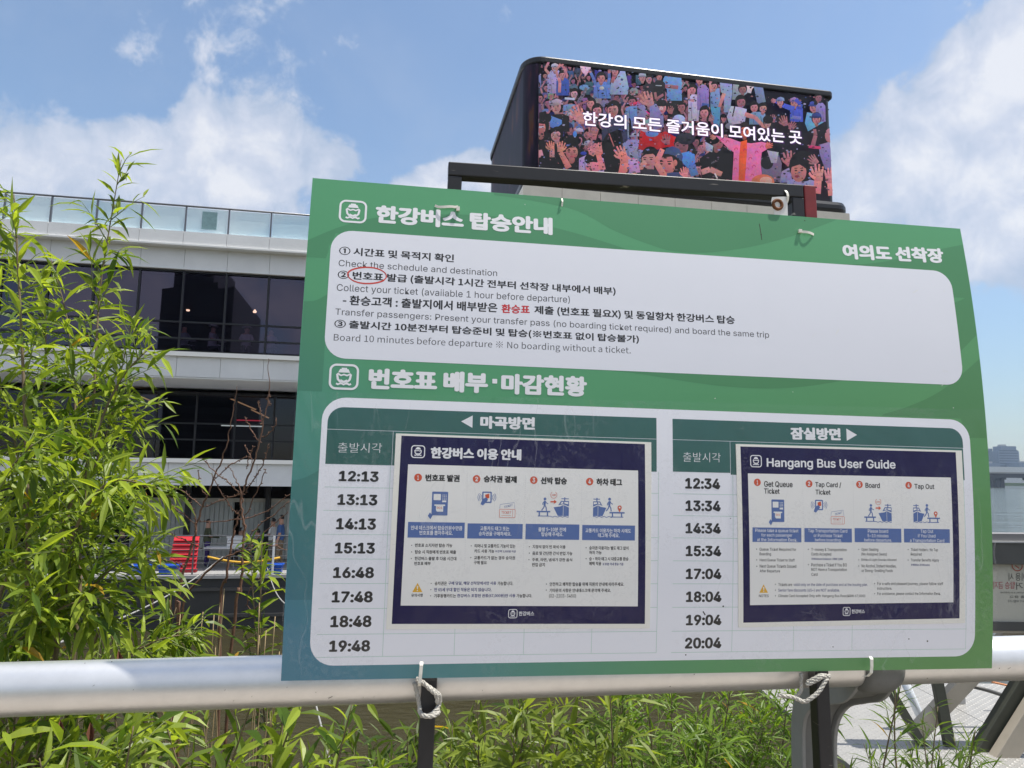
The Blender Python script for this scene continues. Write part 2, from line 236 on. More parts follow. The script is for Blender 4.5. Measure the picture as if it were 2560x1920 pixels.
PR=[('wb', 'Hangang Bus User Guide', 0.7797, 0.3354, 1.0178, 0.3375, 0.0191), ('kb', 'Get Queue', 0.7742, 0.3049, 0.8258, 0.3049, 0.0105), ('kb', 'Ticket', 0.7741, 0.2942, 0.802, 0.2942, 0.0091), ('kb', 'Tap Card /', 0.867, 0.3053, 0.9149, 0.3053, 0.0106), ('kb', 'Ticket', 0.8671, 0.2944, 0.8947, 0.2944, 0.0086), ('kb', 'Board', 0.9598, 0.3075, 0.9867, 0.3075, 0.0087), ('kb', 'Tap Out', 1.052, 0.3058, 1.09, 0.3058, 0.0105), ('wm', 'Please take a queue ticket', 0.7579, 0.229, 0.8351, 0.229, 0.007), ('wm', 'for each passenger', 0.7684, 0.2216, 0.8241, 0.2216, 0.0067), ('wm', 'at the Information Desk.', 0.7611, 0.2151, 0.8329, 0.2151, 0.0056), ('wm', 'Tap Transportation Card', 0.8525, 0.2295, 0.9242, 0.2295, 0.0071), ('wm', 'or Purchase Ticket', 0.8626, 0.2231, 0.9154, 0.2231, 0.0056), ('wm', 'before boarding.', 0.865, 0.2144, 0.9134, 0.2144, 0.0068), ('wm', 'Please board', 0.9623, 0.2314, 1.0001, 0.2314, 0.0057), ('wm', '5~10 minutes', 0.9616, 0.2237, 1.0006, 0.2237, 0.0057), ('wm', 'before departure.', 0.9555, 0.2151, 1.0068, 0.2151, 0.0068), ('wm', 'Tap Out', 1.0611, 0.2308, 1.0852, 0.2308, 0.0072), ('wm', 'if You Used', 1.0559, 0.2244, 1.0892, 0.2244, 0.0058), ('wm', 'a Transportation Card', 1.0407, 0.2153, 1.1058, 0.2153, 0.0069), ('kn', 'Queue Ticket Required for', 0.7653, 0.1984, 0.831, 0.1984, 0.0061), ('kn', 'Boarding', 0.7654, 0.1906, 0.7858, 0.1906, 0.0061), ('kn', 'Hand Queue Ticket to Staff', 0.7657, 0.1817, 0.8282, 0.1817, 0.005), ('kn', 'Next Queue Tickets Issued', 0.7657, 0.1712, 0.831, 0.1712, 0.0056), ('kn', 'After Departure', 0.7658, 0.1628, 0.8019, 0.1628, 0.0058), ('kn', 'T-money & Transportation', 0.8581, 0.1986, 0.9226, 0.1986, 0.0062), ('kn', 'Cards Accepted', 0.8581, 0.191, 0.8944, 0.191, 0.0062), ('kn', 'Purchase a Ticket if You DO', 0.8581, 0.1741, 0.9228, 0.1741, 0.0056), ('kn', 'NOT Have a Transportation', 0.8581, 0.1654, 0.9228, 0.1654, 0.0062), ('kn', 'Card', 0.8584, 0.1584, 0.8695, 0.1584, 0.005), ('kn', 'Open Seating', 0.95, 0.1994, 0.9813, 0.1994, 0.0063), ('kn', '(No Assigned Seats)', 0.9499, 0.1917, 0.997, 0.1917, 0.0062), ('kn', 'Drinks & Light Snacks Allowed', 0.9499, 0.1829, 1.0149, 0.1829, 0.0051), ('kn', 'No Alcohol, Instant Noodles,', 0.9501, 0.1719, 1.0145, 0.1719, 0.006), ('kn', 'or Strong-Smelling Foods', 0.9501, 0.1639, 1.0078, 0.1639, 0.0062), ('kn', 'Ticket Holders : No Tap', 1.0421, 0.1998, 1.0936, 0.1998, 0.0063), ('kn', 'Required', 1.0419, 0.1921, 1.0623, 0.1921, 0.0063), ('kn', 'Transfer Benefits Apply', 1.0418, 0.1823, 1.0952, 0.1823, 0.006), ('kn', 'NOTES', 0.7647, 0.1232, 0.7821, 0.1232, 0.0044), ('kn', 'Tickets are', 0.799, 0.1415, 0.8238, 0.1415, 0.005), ('kn', 'Climate Card Accepted Only with', 0.7992, 0.1221, 0.8755, 0.1221, 0.0056), ('kn', 'Hangang Bus Pass(KRW 67,000)', 0.8779, 0.122, 0.9568, 0.122, 0.0056), ('kn', 'For a safe and pleasant journey, please follow staff', 0.9789, 0.1422, 1.1029, 0.1422, 0.0062), ('kn', 'instructions.', 0.9789, 0.1354, 1.0065, 0.1354, 0.0048), ('kn', 'For assistance, please contact the Information Desk.', 0.9789, 0.1255, 1.0981, 0.1255, 0.006), ('bn', '※Minimum balance : KRW 3,000', 0.8584, 0.184, 0.9154, 0.184, 0.0048), ('bn', '※Within 30 Minutes', 1.0421, 0.1758, 1.0775, 0.1758, 0.004), ('bn', 'Senior fare discounts (65+) are NOT available.', 0.7991, 0.1315, 0.9099, 0.1315, 0.0058), ('bn', 'valid only on the date of purchase and at the issuing pier.', 0.8262, 0.1404, 0.9613, 0.1404, 0.0061), ('wn', '한강버스', 0.9321, 0.0959, 0.9561, 0.0959, 0.0068), ('kn', '•', 0.7593, 0.2012, 0.7611, 0.2012, 0.0017), ('kn', '•', 0.7594, 0.1834, 0.7612, 0.1834, 0.0017), ('kn', '•', 0.7597, 0.1731, 0.7615, 0.1731, 0.0017), ('kn', '•', 0.852, 0.2016, 0.8539, 0.2016, 0.0017), ('kn', '•', 0.852, 0.1761, 0.8538, 0.1761, 0.0017), ('kn', '•', 0.9441, 0.2022, 0.946, 0.2022, 0.0017), ('kn', '•', 0.944, 0.1846, 0.9458, 0.1846, 0.0017), ('kn', '•', 0.9439, 0.1744, 0.9458, 0.1744, 0.0017), ('kn', '•', 1.0361, 0.2027, 1.038, 0.2027, 0.0017), ('kn', '•', 1.0358, 0.1849, 1.0377, 0.1849, 0.0017), ('kn', '•', 0.793, 0.1435, 0.7948, 0.1435, 0.0017), ('kn', '•', 0.7931, 0.134, 0.7949, 0.134, 0.0017), ('kn', '•', 0.7932, 0.1246, 0.795, 0.1246, 0.0017), ('kn', '•', 0.9732, 0.145, 0.9751, 0.145, 0.0017), ('kn', '•', 0.9733, 0.128, 0.9751, 0.128, 0.0017)]
G={'icon1': [(0.0466, 0.7455), (0.0919, 0.7451), (0.0681, 0.7658), (0.0692, 0.7252)], 'icon2': [(0.0474, 0.4645), (0.0936, 0.464), (0.0695, 0.4856), (0.0717, 0.444)], 'red_ring': [(0.0672, 0.6335), (0.1291, 0.6363), (0.0972, 0.6497), (0.0987, 0.6206)], 'panel1': [(0.0376, 0.6678), (0.0371, 0.5138), (0.0713, 0.7103), (0.0831, 0.495), (1.136, 0.7115), (1.1088, 0.4931), (1.1599, 0.6717), (1.1631, 0.5206)], 'panel2': [(0.0417, 0.394), (0.0391, 0.0467), (0.1334, 0.4302), (0.1512, 0.0215), (1.0813, 0.4328), (1.0718, 0.0212), (1.1669, 0.3988), (1.1635, 0.0476)], 'hdrL': [(0.0487, 0.3971), (0.134, 0.4162), (0.0501, 0.3808), (0.1468, 0.3805), (0.0495, 0.326), (0.149, 0.3284), (0.5865, 0.3999), (0.5861, 0.3272), (0.5587, 0.417), (0.5585, 0.3806), (0.1519, 0.358), (0.0488, 0.3302)], 'colsL': [(0.1494, 0.0453), (0.1519, 0.358), (0.3693, 0.38), (0.37, 0.0538), (0.4783, 0.3803), (0.4807, 0.0526), (0.5864, 0.2527), (0.5898, 0.0515)], 'rowsL': [(0.0576, 0.2912), (0.0594, 0.2554), (0.0613, 0.219), (0.0631, 0.1817), (0.0649, 0.1448), (0.0667, 0.1072), (0.0685, 0.0685), (0.0701, 0.0343)], 'hdrR': [(0.614, 0.4055), (0.6143, 0.3271), (0.6747, 0.416), (0.6141, 0.3808), (0.6734, 0.3279), (0.7155, 0.3515), (1.1506, 0.3923), (1.15, 0.3327), (1.08, 0.4148), (1.0777, 0.3796), (1.1071, 0.3244)], 'colsR': [(0.7198, 0.046), (0.8284, 0.0449), (0.9346, 0.0438), (1.1481, 0.0535), (0.8259, 0.3779), (1.0442, 0.3775)], 'rowsR': [(0.6583, 0.2918), (0.6583, 0.255), (0.6584, 0.2191), (0.6587, 0.1811), (0.6591, 0.1444), (0.6598, 0.1058), (0.6606, 0.0679), (0.6615, 0.0338)], 'triL': [(0.2587, 0.3997), (0.2772, 0.4099), (0.2772, 0.3902)], 'triR': [(0.9297, 0.409), (0.9286, 0.3875), (0.9488, 0.3989)], 'paperL': [(0.1559, 0.3773), (0.5764, 0.3752), (0.5771, 0.0736), (0.1535, 0.0757)], 'navyL': [(0.1647, 0.3739), (0.5653, 0.3719), (0.5685, 0.0808), (0.1617, 0.0835)], 'innerL': [(0.1769, 0.3291), (0.5536, 0.3279), (0.5558, 0.1088), (0.1742, 0.1114)], 'paperR': [(0.7251, 0.3766), (1.1468, 0.3766), (1.1452, 0.0789), (0.7298, 0.0739)], 'navyR': [(0.7331, 0.3725), (1.1348, 0.3733), (1.1341, 0.0868), (0.738, 0.0816)], 'innerR': [(0.7456, 0.3275), (1.1226, 0.3286), (1.1223, 0.1142), (0.7493, 0.1102)], 'circL': [(0.1934, 0.3087), (0.2862, 0.3084), (0.379, 0.3085), (0.4717, 0.3081)], 'circR': [(0.7623, 0.3129), (0.8558, 0.3125), (0.9487, 0.313), (1.0411, 0.3134)], 'dotsL': [(0.2713, 0.3172), (0.2715, 0.1648), (0.3654, 0.315), (0.3648, 0.1651), (0.4588, 0.3142), (0.4585, 0.1656)], 'dotsR': [(0.8441, 0.326), (0.8441, 0.1564), (0.9371, 0.3251), (0.9358, 0.1567), (1.0277, 0.3155), (1.0277, 0.1571)], 'bandL': [(0.1805, 0.2395), (0.2697, 0.2153), (0.2741, 0.2385), (0.3628, 0.2148), (0.3674, 0.2389), (0.4557, 0.2143), (0.4605, 0.2383), (0.549, 0.2141)], 'bandR': [(0.7528, 0.2379), (0.8405, 0.2139), (0.8459, 0.2379), (0.9327, 0.2145), (0.9377, 0.2389), (1.0248, 0.2152), (1.0297, 0.2391), (1.1168, 0.2155)], 'machL': [(0.2164, 0.2873), (0.2417, 0.2501)], 'machR': [(0.787, 0.2848), (0.81, 0.2473)], 'tapL': [(0.2959, 0.2888), (0.3114, 0.2708)], 'tapR': [(0.866, 0.2856), (0.8805, 0.2682)], 'tickL': [(0.3246, 0.2614), (0.3498, 0.2482)], 'tickR': [(0.8948, 0.2581), (0.9191, 0.2454)], 'boardL': [(0.3848, 0.2826), (0.4378, 0.2489)], 'boardR': [(0.9562, 0.2815), (1.0074, 0.248)], 'outL': [(0.478, 0.2828), (0.5311, 0.2496)], 'outR': [(1.0482, 0.2819), (1.0989, 0.2484)], 'warnL': [(0.1912, 0.1318), (0.207, 0.1318), (0.199, 0.146)], 'warnR': [(0.7655, 0.1304), (0.7808, 0.1304), (0.7728, 0.1443)], 'hdiconL': [(0.1807, 0.3596), (0.2029, 0.3393)], 'hdiconR': [(0.7501, 0.3587), (0.7709, 0.3381)], 'fticonL': [(0.3434, 0.1053), (0.3581, 0.0911)], 'fticonR': [(0.9159, 0.1066), (0.9297, 0.0919)], 'tie_tl': [(0.2056, 0.7647), (0.2439, 0.764)], 'tie_tr': [(0.8671, 0.7691), (0.8966, 0.7678)], 'stub': [(0.425, 0.7991), (0.4247, 0.7829)], 'tie_bl': [(0.2098, 0.0268), (0.2081, -0.0011)], 'tie_br': [(0.963, 0.0254), (0.9628, 0.0005)], 'wave1': [(0.0004, 0.6899), (0.0562, 0.7193), (0.1188, 0.7405), (0.206, 0.7514), (0.2956, 0.7562), (0.374, 0.7497), (0.4668, 0.7315), (0.5336, 0.7096)], 'wave2': [(0.3055, 0.7952), (0.3741, 0.791), (0.4542, 0.7775), (0.5647, 0.7274), (0.5885, 0.7232), (0.6272, 0.7142), (0.6865, 0.716), (0.7712, 0.7328), (0.8594, 0.7618), (0.944, 0.7957)], 'wave3': [(0.3741, 0.7982), (0.4811, 0.7696), (0.5655, 0.7474)], 'wave4': [(0.563, 0.4929), (0.6757, 0.477), (0.7718, 0.4737), (0.8538, 0.48), (0.9142, 0.4906)], 'wave5': [(1.0158, 0.448), (1.1078, 0.4828), (1.2025, 0.5454), (1.196, 0.4542)], 'wave6': [(0.9579, 0.7094), (1.0671, 0.7324), (1.204, 0.767)], 'wave7': [(1.162, 0.6443), (1.2006, 0.6724), (1.2014, 0.6055), (1.1664, 0.5703)], 'film_top': [(0.0166, 0.438), (1.1049, 0.4492)]}
# ------------------------------------------------------------------ water, bank, walkway
WATER_Z = -3.25
def water_mat():
    m = bpy.data.materials.new('river_water'); m.use_nodes = True; t = m.node_tree; p = t.nodes['Principled BSDF']
    p.inputs['Base Color'].default_value = (.040, .036, .018, 1); p.inputs['Roughness'].default_value = .08; p.inputs['IOR'].default_value = 1.33
    tcn = t.nodes.new('ShaderNodeTexCoord')
    hs = []
    for sc, st, rot in (((.9, 2.2, 1), .6, .3), ((3, 7, 1), .3, -.2), ((.03, .14, 1), 5, .1)):
        mp = t.nodes.new('ShaderNodeMapping'); mp.inputs['Scale'].default_value = sc; mp.inputs['Rotation'].default_value = (0, 0, rot)
        t.links.new(tcn.outputs['Object'], mp.inputs[0])
        n_ = t.nodes.new('ShaderNodeTexNoise'); n_.inputs['Scale'].default_value = 1; n_.inputs['Detail'].default_value = 4
        t.links.new(mp.outputs[0], n_.inputs['Vector'])
        ml = t.nodes.new('ShaderNodeMath'); ml.operation = 'MULTIPLY'; ml.inputs[1].default_value = st; t.links.new(n_.outputs[0], ml.inputs[0]); hs.append(ml)
    ad = t.nodes.new('ShaderNodeMath'); ad.operation = 'ADD'; t.links.new(hs[0].outputs[0], ad.inputs[0]); t.links.new(hs[1].outputs[0], ad.inputs[1])
    ad2 = t.nodes.new('ShaderNodeMath'); ad2.operation = 'ADD'; t.links.new(ad.outputs[0], ad2.inputs[0]); t.links.new(hs[2].outputs[0], ad2.inputs[1]); ad = ad2
    b_ = t.nodes.new('ShaderNodeBump'); b_.inputs['Strength'].default_value = .6; b_.inputs['Distance'].default_value = .12
    t.links.new(ad.outputs[0], b_.inputs['Height']); t.links.new(b_.outputs[0], p.inputs['Normal'])
    return m
w = MB(); w.quad((-3000, -60, WATER_Z), (3000, -60, WATER_Z), (3000, 3600, WATER_Z), (-3000, 3600, WATER_Z))
tag(w.build('water', water_mat()), kind='structure')
# bank: slopes from under the walkway down into the water
g = MB(); NX = 60; ys = [1.0, 1.7, 2.4, 3.2, 4.2, 5.4, 6.8]; zs = [-.5, -.75, -1.05, -1.5, -2.1, -2.8, -3.6]
rnd = random.Random(3); rows = []
for y, z in zip(ys, zs):
    rows.append([Vector((-14 + 24 * i / NX, y + rnd.uniform(-.1, .1), z + rnd.uniform(-.08, .08))) for i in range(NX + 1)])
for a, b in zip(rows, rows[1:]):
    for i in range(NX): g.quad(a[i], a[i + 1], b[i + 1], b[i])
tag(g.build('bank', mat('soil', (.028, .024, .014), .95, var=.5, vscale=3, bump=.8, bscale=14), smooth=True), kind='structure')
g = MB()
for k in range(30):
    y1 = 1.05 - k * .15; g.box(-6, 7, y1 - .146, y1, -.04, 0)
tag(g.build('walkway', mat('deck_boards', (.30, .265, .225), .7, var=.18, vscale=5)), kind='structure')

# ------------------------------------------------------------------ the floating pier building
HF = Vector((.9843, .1764, 0)).normalized(); NF = Vector((HF.y, -HF.x, 0))     # along the facade, out of the facade
F0 = at(700, 1000, 24.0); F0.z = 0
def fp(s, z, o=0): return F0 + HF * s + UP * z + NF * o
def fac(x, y, o=0):
    d = ray(x, y); t = ((fp(0, 0, o) - CAM).dot(NF)) / d.dot(NF); q = CAM + d * t; return (q - F0).dot(HF), q.z
def fbox(mb, s0, s1, o0, o1, z0, z1, col=None):
    mb.obox(fp((s0 + s1) / 2, (z0 + z1) / 2, (o0 + o1) / 2), HF, NF, UP, (s1 - s0) / 2, abs(o1 - o0) / 2, (z1 - z0) / 2, col)
white_clad = mat('white_cladding', (.84, .84, .83), .45, var=.08, vscale=.9)
light_clad = mat('light_trim', (.80, .80, .78), .4)
dark_metal = mat('dark_mullion', (.012, .012, .016), .4)
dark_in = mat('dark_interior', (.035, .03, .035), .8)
hull_m = mat('hull_grey', (.042, .042, .042), .6, var=.25, vscale=.8)
S0, S1 = -17.0, 22.2
MOD = 1.385; SM = -.60
B = thing('pier_building', 'long white three storey floating pier building with dark window bands behind the willow', 'building', fp(0, WATER_Z))
def panelled(name, z0, z1, o0, o1, m=white_clad, gap=.012):      # cladding in panels with open joints
    mb = MB(); k0 = math.floor((S0 - SM) / (MOD * 1)); s = S0
    edges = [S0] + [SM + MOD * k + MOD * .5 * 0 for k in range(k0 + 1, 40) if SM + MOD * k < S1] + [S1]
    for a, b in zip(edges, edges[1:]): fbox(mb, a + gap / 2, b - gap / 2, o0, o1, z0, z1)
    return mb.build(name, m, B, bevel=0)
def solid(name, z0, z1, o0, o1, m, s0=None, s1=None):
    mb = MB(); fbox(mb, S0 if s0 is None else s0, S1 if s1 is None else s1, o0, o1, z0, z1); return mb.build(name, m, B)
DEEP = -14
solid('hull', WATER_Z - .6, -1.72, -DEEP * -1, .9, hull_m)
solid('hull_deck', -1.72, -1.62, DEEP, 1.0, mat('deck_grey', (.30, .30, .30), .7, var=.1))
mb = MB()
for z in (-2.1, -2.9): fbox(mb, S0, S1, .9, .99, z, z + .1)
mb.build('fender_strip', hull_m, B)
# floor slabs
solid('floor_slab', 1.2, 1.9, DEEP, -.30, white_clad)
solid('floor_slab', 4.85, 5.4, DEEP, -.30, white_clad)
solid('roof_slab', 8.5, 9.4, DEEP, -.30, white_clad)
# fascias
panelled('fascia', 1.13, 1.86, -.28, .06); solid('sill', 1.864, 2.0, -.28, .16, light_clad)
panelled('fascia', 4.71, 5.39, -.28, .0); solid('sill', 5.394, 5.54, -.28, .12, light_clad)
panelled('fascia', 8.40, 9.10, -.28, .0); panelled('roof_edge', 9.16, 9.60, -.28, .32); solid('roof_trim', 9.10, 9.156, -.28, .36, light_clad)
solid('fascia_drip', 8.36, 8.396, -.28, .05, light_clad)
solid('soffit', 4.66, 4.70, -3.1, -.02, white_clad)
# inside rooms
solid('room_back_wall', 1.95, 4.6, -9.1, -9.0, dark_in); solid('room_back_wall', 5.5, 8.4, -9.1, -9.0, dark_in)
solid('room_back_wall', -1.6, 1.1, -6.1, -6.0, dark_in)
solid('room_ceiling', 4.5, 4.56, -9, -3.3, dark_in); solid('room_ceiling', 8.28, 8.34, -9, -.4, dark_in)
for s_ in (S0, S1 - .3): solid('end_wall', -1.6, 8.5, DEEP, -3.2 if False else -.32, white_clad, s_, s_ + .3)
solid('rear_wall', -1.6, 8.5, DEEP, DEEP + .2, white_clad, S0 + .31, S1 - .31)

def glass_mat(name, tint, refl, alpha):
    m = bpy.data.materials.new(name); m.use_nodes = True; t = m.node_tree
    for n_ in list(t.nodes): t.nodes.remove(n_)
    out = t.nodes.new('ShaderNodeOutputMaterial'); tr = t.nodes.new('ShaderNodeBsdfTransparent'); tr.inputs[0].default_value = (*tint, 1)
    gl = t.nodes.new('ShaderNodeBsdfGlossy'); gl.inputs['Roughness'].default_value = .015; gl.inputs[0].default_value = (*refl, 1)
    fr = t.nodes.new('ShaderNodeFresnel'); fr.inputs['IOR'].default_value = 1.5
    mr_ = t.nodes.new('ShaderNodeMapRange'); mr_.inputs[1].default_value = 0; mr_.inputs[2].default_value = 1; mr_.inputs[3].default_value = alpha; mr_.inputs[4].default_value = 1
    t.links.new(fr.outputs[0], mr_.inputs[0])
    mx_ = t.nodes.new('ShaderNodeMixShader'); t.links.new(mr_.outputs[0], mx_.inputs[0]); t.links.new(tr.outputs[0], mx_.inputs[1]); t.links.new(gl.outputs[0], mx_.inputs[2])
    t.links.new(mx_.outputs[0], out.inputs[0]); return m
g_up = glass_mat('tinted_glass', (.46, .40, .52), (.80, .70, .9), .075)
g_mid = glass_mat('dark_glass', (.36, .34, .38), (.6, .6, .72), .03)
k = 0
for zb, zt, o, gm, tr in ((5.545, 8.355, -.12, g_up, (6.02, 6.58)), (2.005, 4.495, -3.0, g_mid, (2.75, 3.35))):
    for i in range(-12, 17):
        a = SM + MOD * i; b = a + MOD
        if a < S0 or b > S1 - .4: continue
        f = MB(); fbox(f, a - .035, a + .03, o - .05, o + .05, zb, zt)
        for z in tr: fbox(f, a + .032, b - .036, o - .04, o + .04, z - .028, z + .028)
        for z in (zb + .03, zt - .03): fbox(f, a + .032, b - .036, o - .04, o + .04, z - .03, z + .03)
        fo = f.build('window', dark_metal, B)
        p = MB(); zz = [zb + .06] + [z for z in tr] + [zt - .06]
        for z0, z1 in zip(zz, zz[1:]): p.quad(fp(a + .03, z0 + .028, o), fp(b - .035, z0 + .028, o), fp(b - .035, z1 - .028, o), fp(a + .03, z1 - .028, o))
        p.build('pane', gm, fo)
# lamps glowing inside, behind the glass
lampm = emit('room_lamp', (1, .72, .42), 2.2)
for px, py, o in ((415, 713, -4), (428, 714, -4.6), (470, 774, -6), (637, 778, -4)):
    s, z = fac(px, py, o); mb = MB(); c = fp(s, z, o)
    mb.tube([c - UP * .06, c - UP * .02, c + UP * .07], [.06, .075, .02], 10); mb.build('room_lamp', lampm, B)
tube_m = emit('tube_lamp', (.85, 1, .92), .8); red_m = emit('red_lamp', (1, .05, .1), .55)
for x0, x1, y, m, o in ((553, 655, 1062, tube_m, -4.2), (588, 652, 1050, red_m, -4.4)):
    s0, z0 = fac(x0, y, o); s1, _ = fac(x1, y + 2, o); mb = MB(); fbox(mb, s0, s1, o, o - .06, z0 - .045 if m is tube_m else z0 - .02, z0 + .045 if m is tube_m else z0 + .02); mb.build('tube_lamp', m, B)
woodlamp = emit('warm_lamp', (.55, .33, .16), .8)
for x0, y0, x1, y1, o in ((330, 982, 400, 1012, -5), (575, 996, 640, 1024, -5), (628, 1024, 672, 1045, -4)):
    s0, z0 = fac(x0, y0, o); s1, z1 = fac(x1, y1, o); mb = MB(); mb.bar(fp(s0, z0, o), fp(s1, z1, o), .06, .05, NF); mb.build('ceiling_strip', woodlamp, B)
# ground floor front
shut = mat('white_shutter', (.46, .48, .45), .5, var=.06, vscale=1)
s_a, _ = fac(332, 1300, -3); s_b, _ = fac(584, 1300, -3); s_c = 3.2
mb = MB(); n_r = 34
for a, b in ((s_a, s_b), (s_b + .25, s_c)):
    n_r = int((b - a) / .16)
    for i in range(n_r):
        x0 = a + (b - a) * i / n_r; x1 = a + (b - a) * (i + 1) / n_r
        fbox(mb, x0, x1 - .03, -3.0, -2.95, -1.6, .48); fbox(mb, x1 - .03, x1, -3.02, -2.985, -1.6, .48)
mb.build('roller_shutter', shut, B)
mb = MB(); fbox(mb, s_a - .1, s_c, -3.05, -2.9, .485, .62); mb.build('shutter_head', mat('beige_trim', (.5, .47, .4), .6), B)
for i in range(-10, 16, 2):
    pm = MB(); fbox(pm, SM + MOD * i - .09, SM + MOD * i + .09, -2.85, -2.66, -1.6, 1.12); pm.build('column', dark_metal, B)
for i in range(-11, 2):
    a = SM + MOD * i - .3; b = a + MOD
    if b > s_a - .1: break
    p = MB(); p.quad(fp(a, -1.5, -3), fp(b - .06, -1.5, -3), fp(b - .06, 1.1, -3), fp(a, 1.1, -3)); f = MB(); fbox(f, b - .06, b, -3.05, -2.95, -1.6, 1.12)
    fo = f.build('window', dark_metal, B); p.build('pane', g_mid, fo)
# raised block that carries the video screen
solid('screen_plinth', 9.4, 11.7, -12, -.4, white_clad, 8.3, 21.2)
mb = MB()
for i in range(9):
    a = 8.2 + i * 13.3 / 9; fbox(mb, a, a + 13.3 / 9 - .015, -10, .55, 11.71, 12.18)
mb.build('screen_ledge', mat('ledge_tile', (.62, .58, .5), .6, var=.1, vscale=1.5), B)

# ------------------------------------------------------------------ glass balustrade on the roof edge
R = thing('roof_balustrade', 'glass balustrade with grey posts and handrail along the white roof edge', 'railing', fp(0, 9.6, .2))
grey_m = mat('grey_metal', (.17, .175, .185), .4, metal=.6)
frost = bpy.data.materials.new('frosted_glass'); frost.use_nodes = True
t = frost.node_tree; p = t.nodes['Principled BSDF']; p.inputs['Base Color'].default_value = (.66, .82, .84, 1); p.inputs['Roughness'].default_value = .12; p.inputs['Alpha'].default_value = .48
g_end = 8.0
i = -12
while SM + MOD * (i + 1) < g_end:
    a = SM + MOD * i
    mb = MB(); fbox(mb, a + .04, a + MOD - .04, .19, .205, 9.64, 10.47); mb.build('glass_panel', frost, R)
    mb = MB(); fbox(mb, a - .025, a + .025, .17, .23, 9.604, 10.5); mb.build('post', grey_m, R); i += 1
mb = MB(); mb.tube([fp(SM + MOD * -12, 10.53, .2), fp(g_end, 10.53, .2)], .035, 10); mb.build('handrail', grey_m, R, smooth=True)
mb = MB(); s, z = fac(524, 553, .2); fbox(mb, s - .24, s + .24, .21, .225, z - .3, z + .32)
tag(mb.build('notice', mat('notice_teal', (.22, .36, .38), .6, var=.2, vscale=9)), 'small grey teal notice fixed on the rooftop glass balustrade', 'notice')

# the slanted office tower across the road, mirrored in the upper windows
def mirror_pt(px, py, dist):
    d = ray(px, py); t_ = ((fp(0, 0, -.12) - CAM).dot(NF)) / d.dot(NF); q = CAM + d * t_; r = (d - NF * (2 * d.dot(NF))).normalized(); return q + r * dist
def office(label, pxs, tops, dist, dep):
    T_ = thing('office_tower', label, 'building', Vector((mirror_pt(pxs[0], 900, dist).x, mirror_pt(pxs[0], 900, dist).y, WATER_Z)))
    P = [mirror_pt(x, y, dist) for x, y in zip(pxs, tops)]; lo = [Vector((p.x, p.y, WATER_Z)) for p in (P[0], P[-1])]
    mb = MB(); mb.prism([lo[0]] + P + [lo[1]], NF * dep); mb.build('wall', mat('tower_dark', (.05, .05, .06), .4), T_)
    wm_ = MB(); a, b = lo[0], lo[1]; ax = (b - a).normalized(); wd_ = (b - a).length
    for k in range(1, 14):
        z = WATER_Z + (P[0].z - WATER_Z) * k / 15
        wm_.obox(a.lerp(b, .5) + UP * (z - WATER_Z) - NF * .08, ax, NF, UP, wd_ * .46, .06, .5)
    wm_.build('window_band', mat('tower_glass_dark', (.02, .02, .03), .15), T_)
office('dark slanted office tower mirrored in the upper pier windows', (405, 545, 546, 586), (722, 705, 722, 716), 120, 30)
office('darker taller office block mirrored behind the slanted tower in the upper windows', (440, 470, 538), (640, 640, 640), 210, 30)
# ------------------------------------------------------------------ the information board (gently bowed sheet)
PB = [0.2515, 1.2074, 1.2829, -0.0135, 0.0065, 0.1424, 0.8009, 0.0239, 0.0065, -0.0027, 0.002]
BW, BH = 1.2, .8009
_a = Vector(PB[3:6]); RBM = Matrix.Rotation(_a.length, 3, _a.normalized()); TB = Vector(PB[0:3])
def bs(u, v, off=0.0):
    s = v / BH; k = u / BW
    y = -(PB[7] + PB[8] * (k - .5)) * 4 * s * (1 - s) - PB[9] * s * (1 - s) * (1 - 2 * s) + PB[10] * 4 * k * (1 - k)
    dy = -(PB[7] + PB[8] * (k - .5)) * 4 * (1 - 2 * s) / BH
    n = Vector((0, -1, dy)).normalized()
    return RBM @ (Vector((u - BW / 2, y, v)) + n * off) + TB
def rrect(mb, u0, u1, v0, v1, r, off, corners='abcd', col=None, skew=0, nu=12):
    """rounded rectangle laid on the bowed board; corners: a bottom left, b bottom right, c top right, d top left"""
    vs = set()
    for i in range(9): vs.add(round(v0 + r * (1 - cos(pi / 2 * i / 8)), 6)); vs.add(round(v1 - r * (1 - cos(pi / 2 * i / 8)), 6))
    n = max(2, int((v1 - v0) / .02))
    for i in range(n + 1):
        v = v0 + (v1 - v0) * i / n
        if v0 + r < v < v1 - r: vs.add(round(v, 6))
    vs = sorted(vs); rows = []
    def inset(v, lo, hi):
        if v < v0 + r and lo: return r - sqrt(max(0, r * r - (v0 + r - v) ** 2))
        if v > v1 - r and hi: return r - sqrt(max(0, r * r - (v - v1 + r) ** 2))
        return 0
    for v in vs:
        a = u0 + inset(v, 'a' in corners, 'd' in corners); b = u1 - inset(v, 'b' in corners, 'c' in corners)
        rows.append([bs(a + (b - a) * i / nu, v, off) for i in range(nu + 1)])
    for A, Bq in zip(rows, rows[1:]):
        for i in range(nu): mb.quad(A[i], A[i + 1], Bq[i + 1], Bq[i], col)
def stroke(mb, pts, w, off, closed=False, col=None):
    pts = [Vector(p) for p in pts]; n = len(pts); L = []; Rr = []
    for i, p in enumerate(pts):
        a = pts[i - 1] if (i > 0 or closed) else p; b = pts[(i + 1) % n] if (i < n - 1 or closed) else p
        t = (b - a).normalized(); q = Vector((-t.y, t.x)); L.append(p + q * w / 2); Rr.append(p - q * w / 2)
    for i in range(n if closed else n - 1):
        j = (i + 1) % n; mb.quad(bs(*Rr[i], off), bs(*Rr[j], off), bs(*L[j], off), bs(*L[i], off), col)
def fillp(mb, pts, off, col=None): mb.poly([bs(x, y, off) for x, y in pts], col)
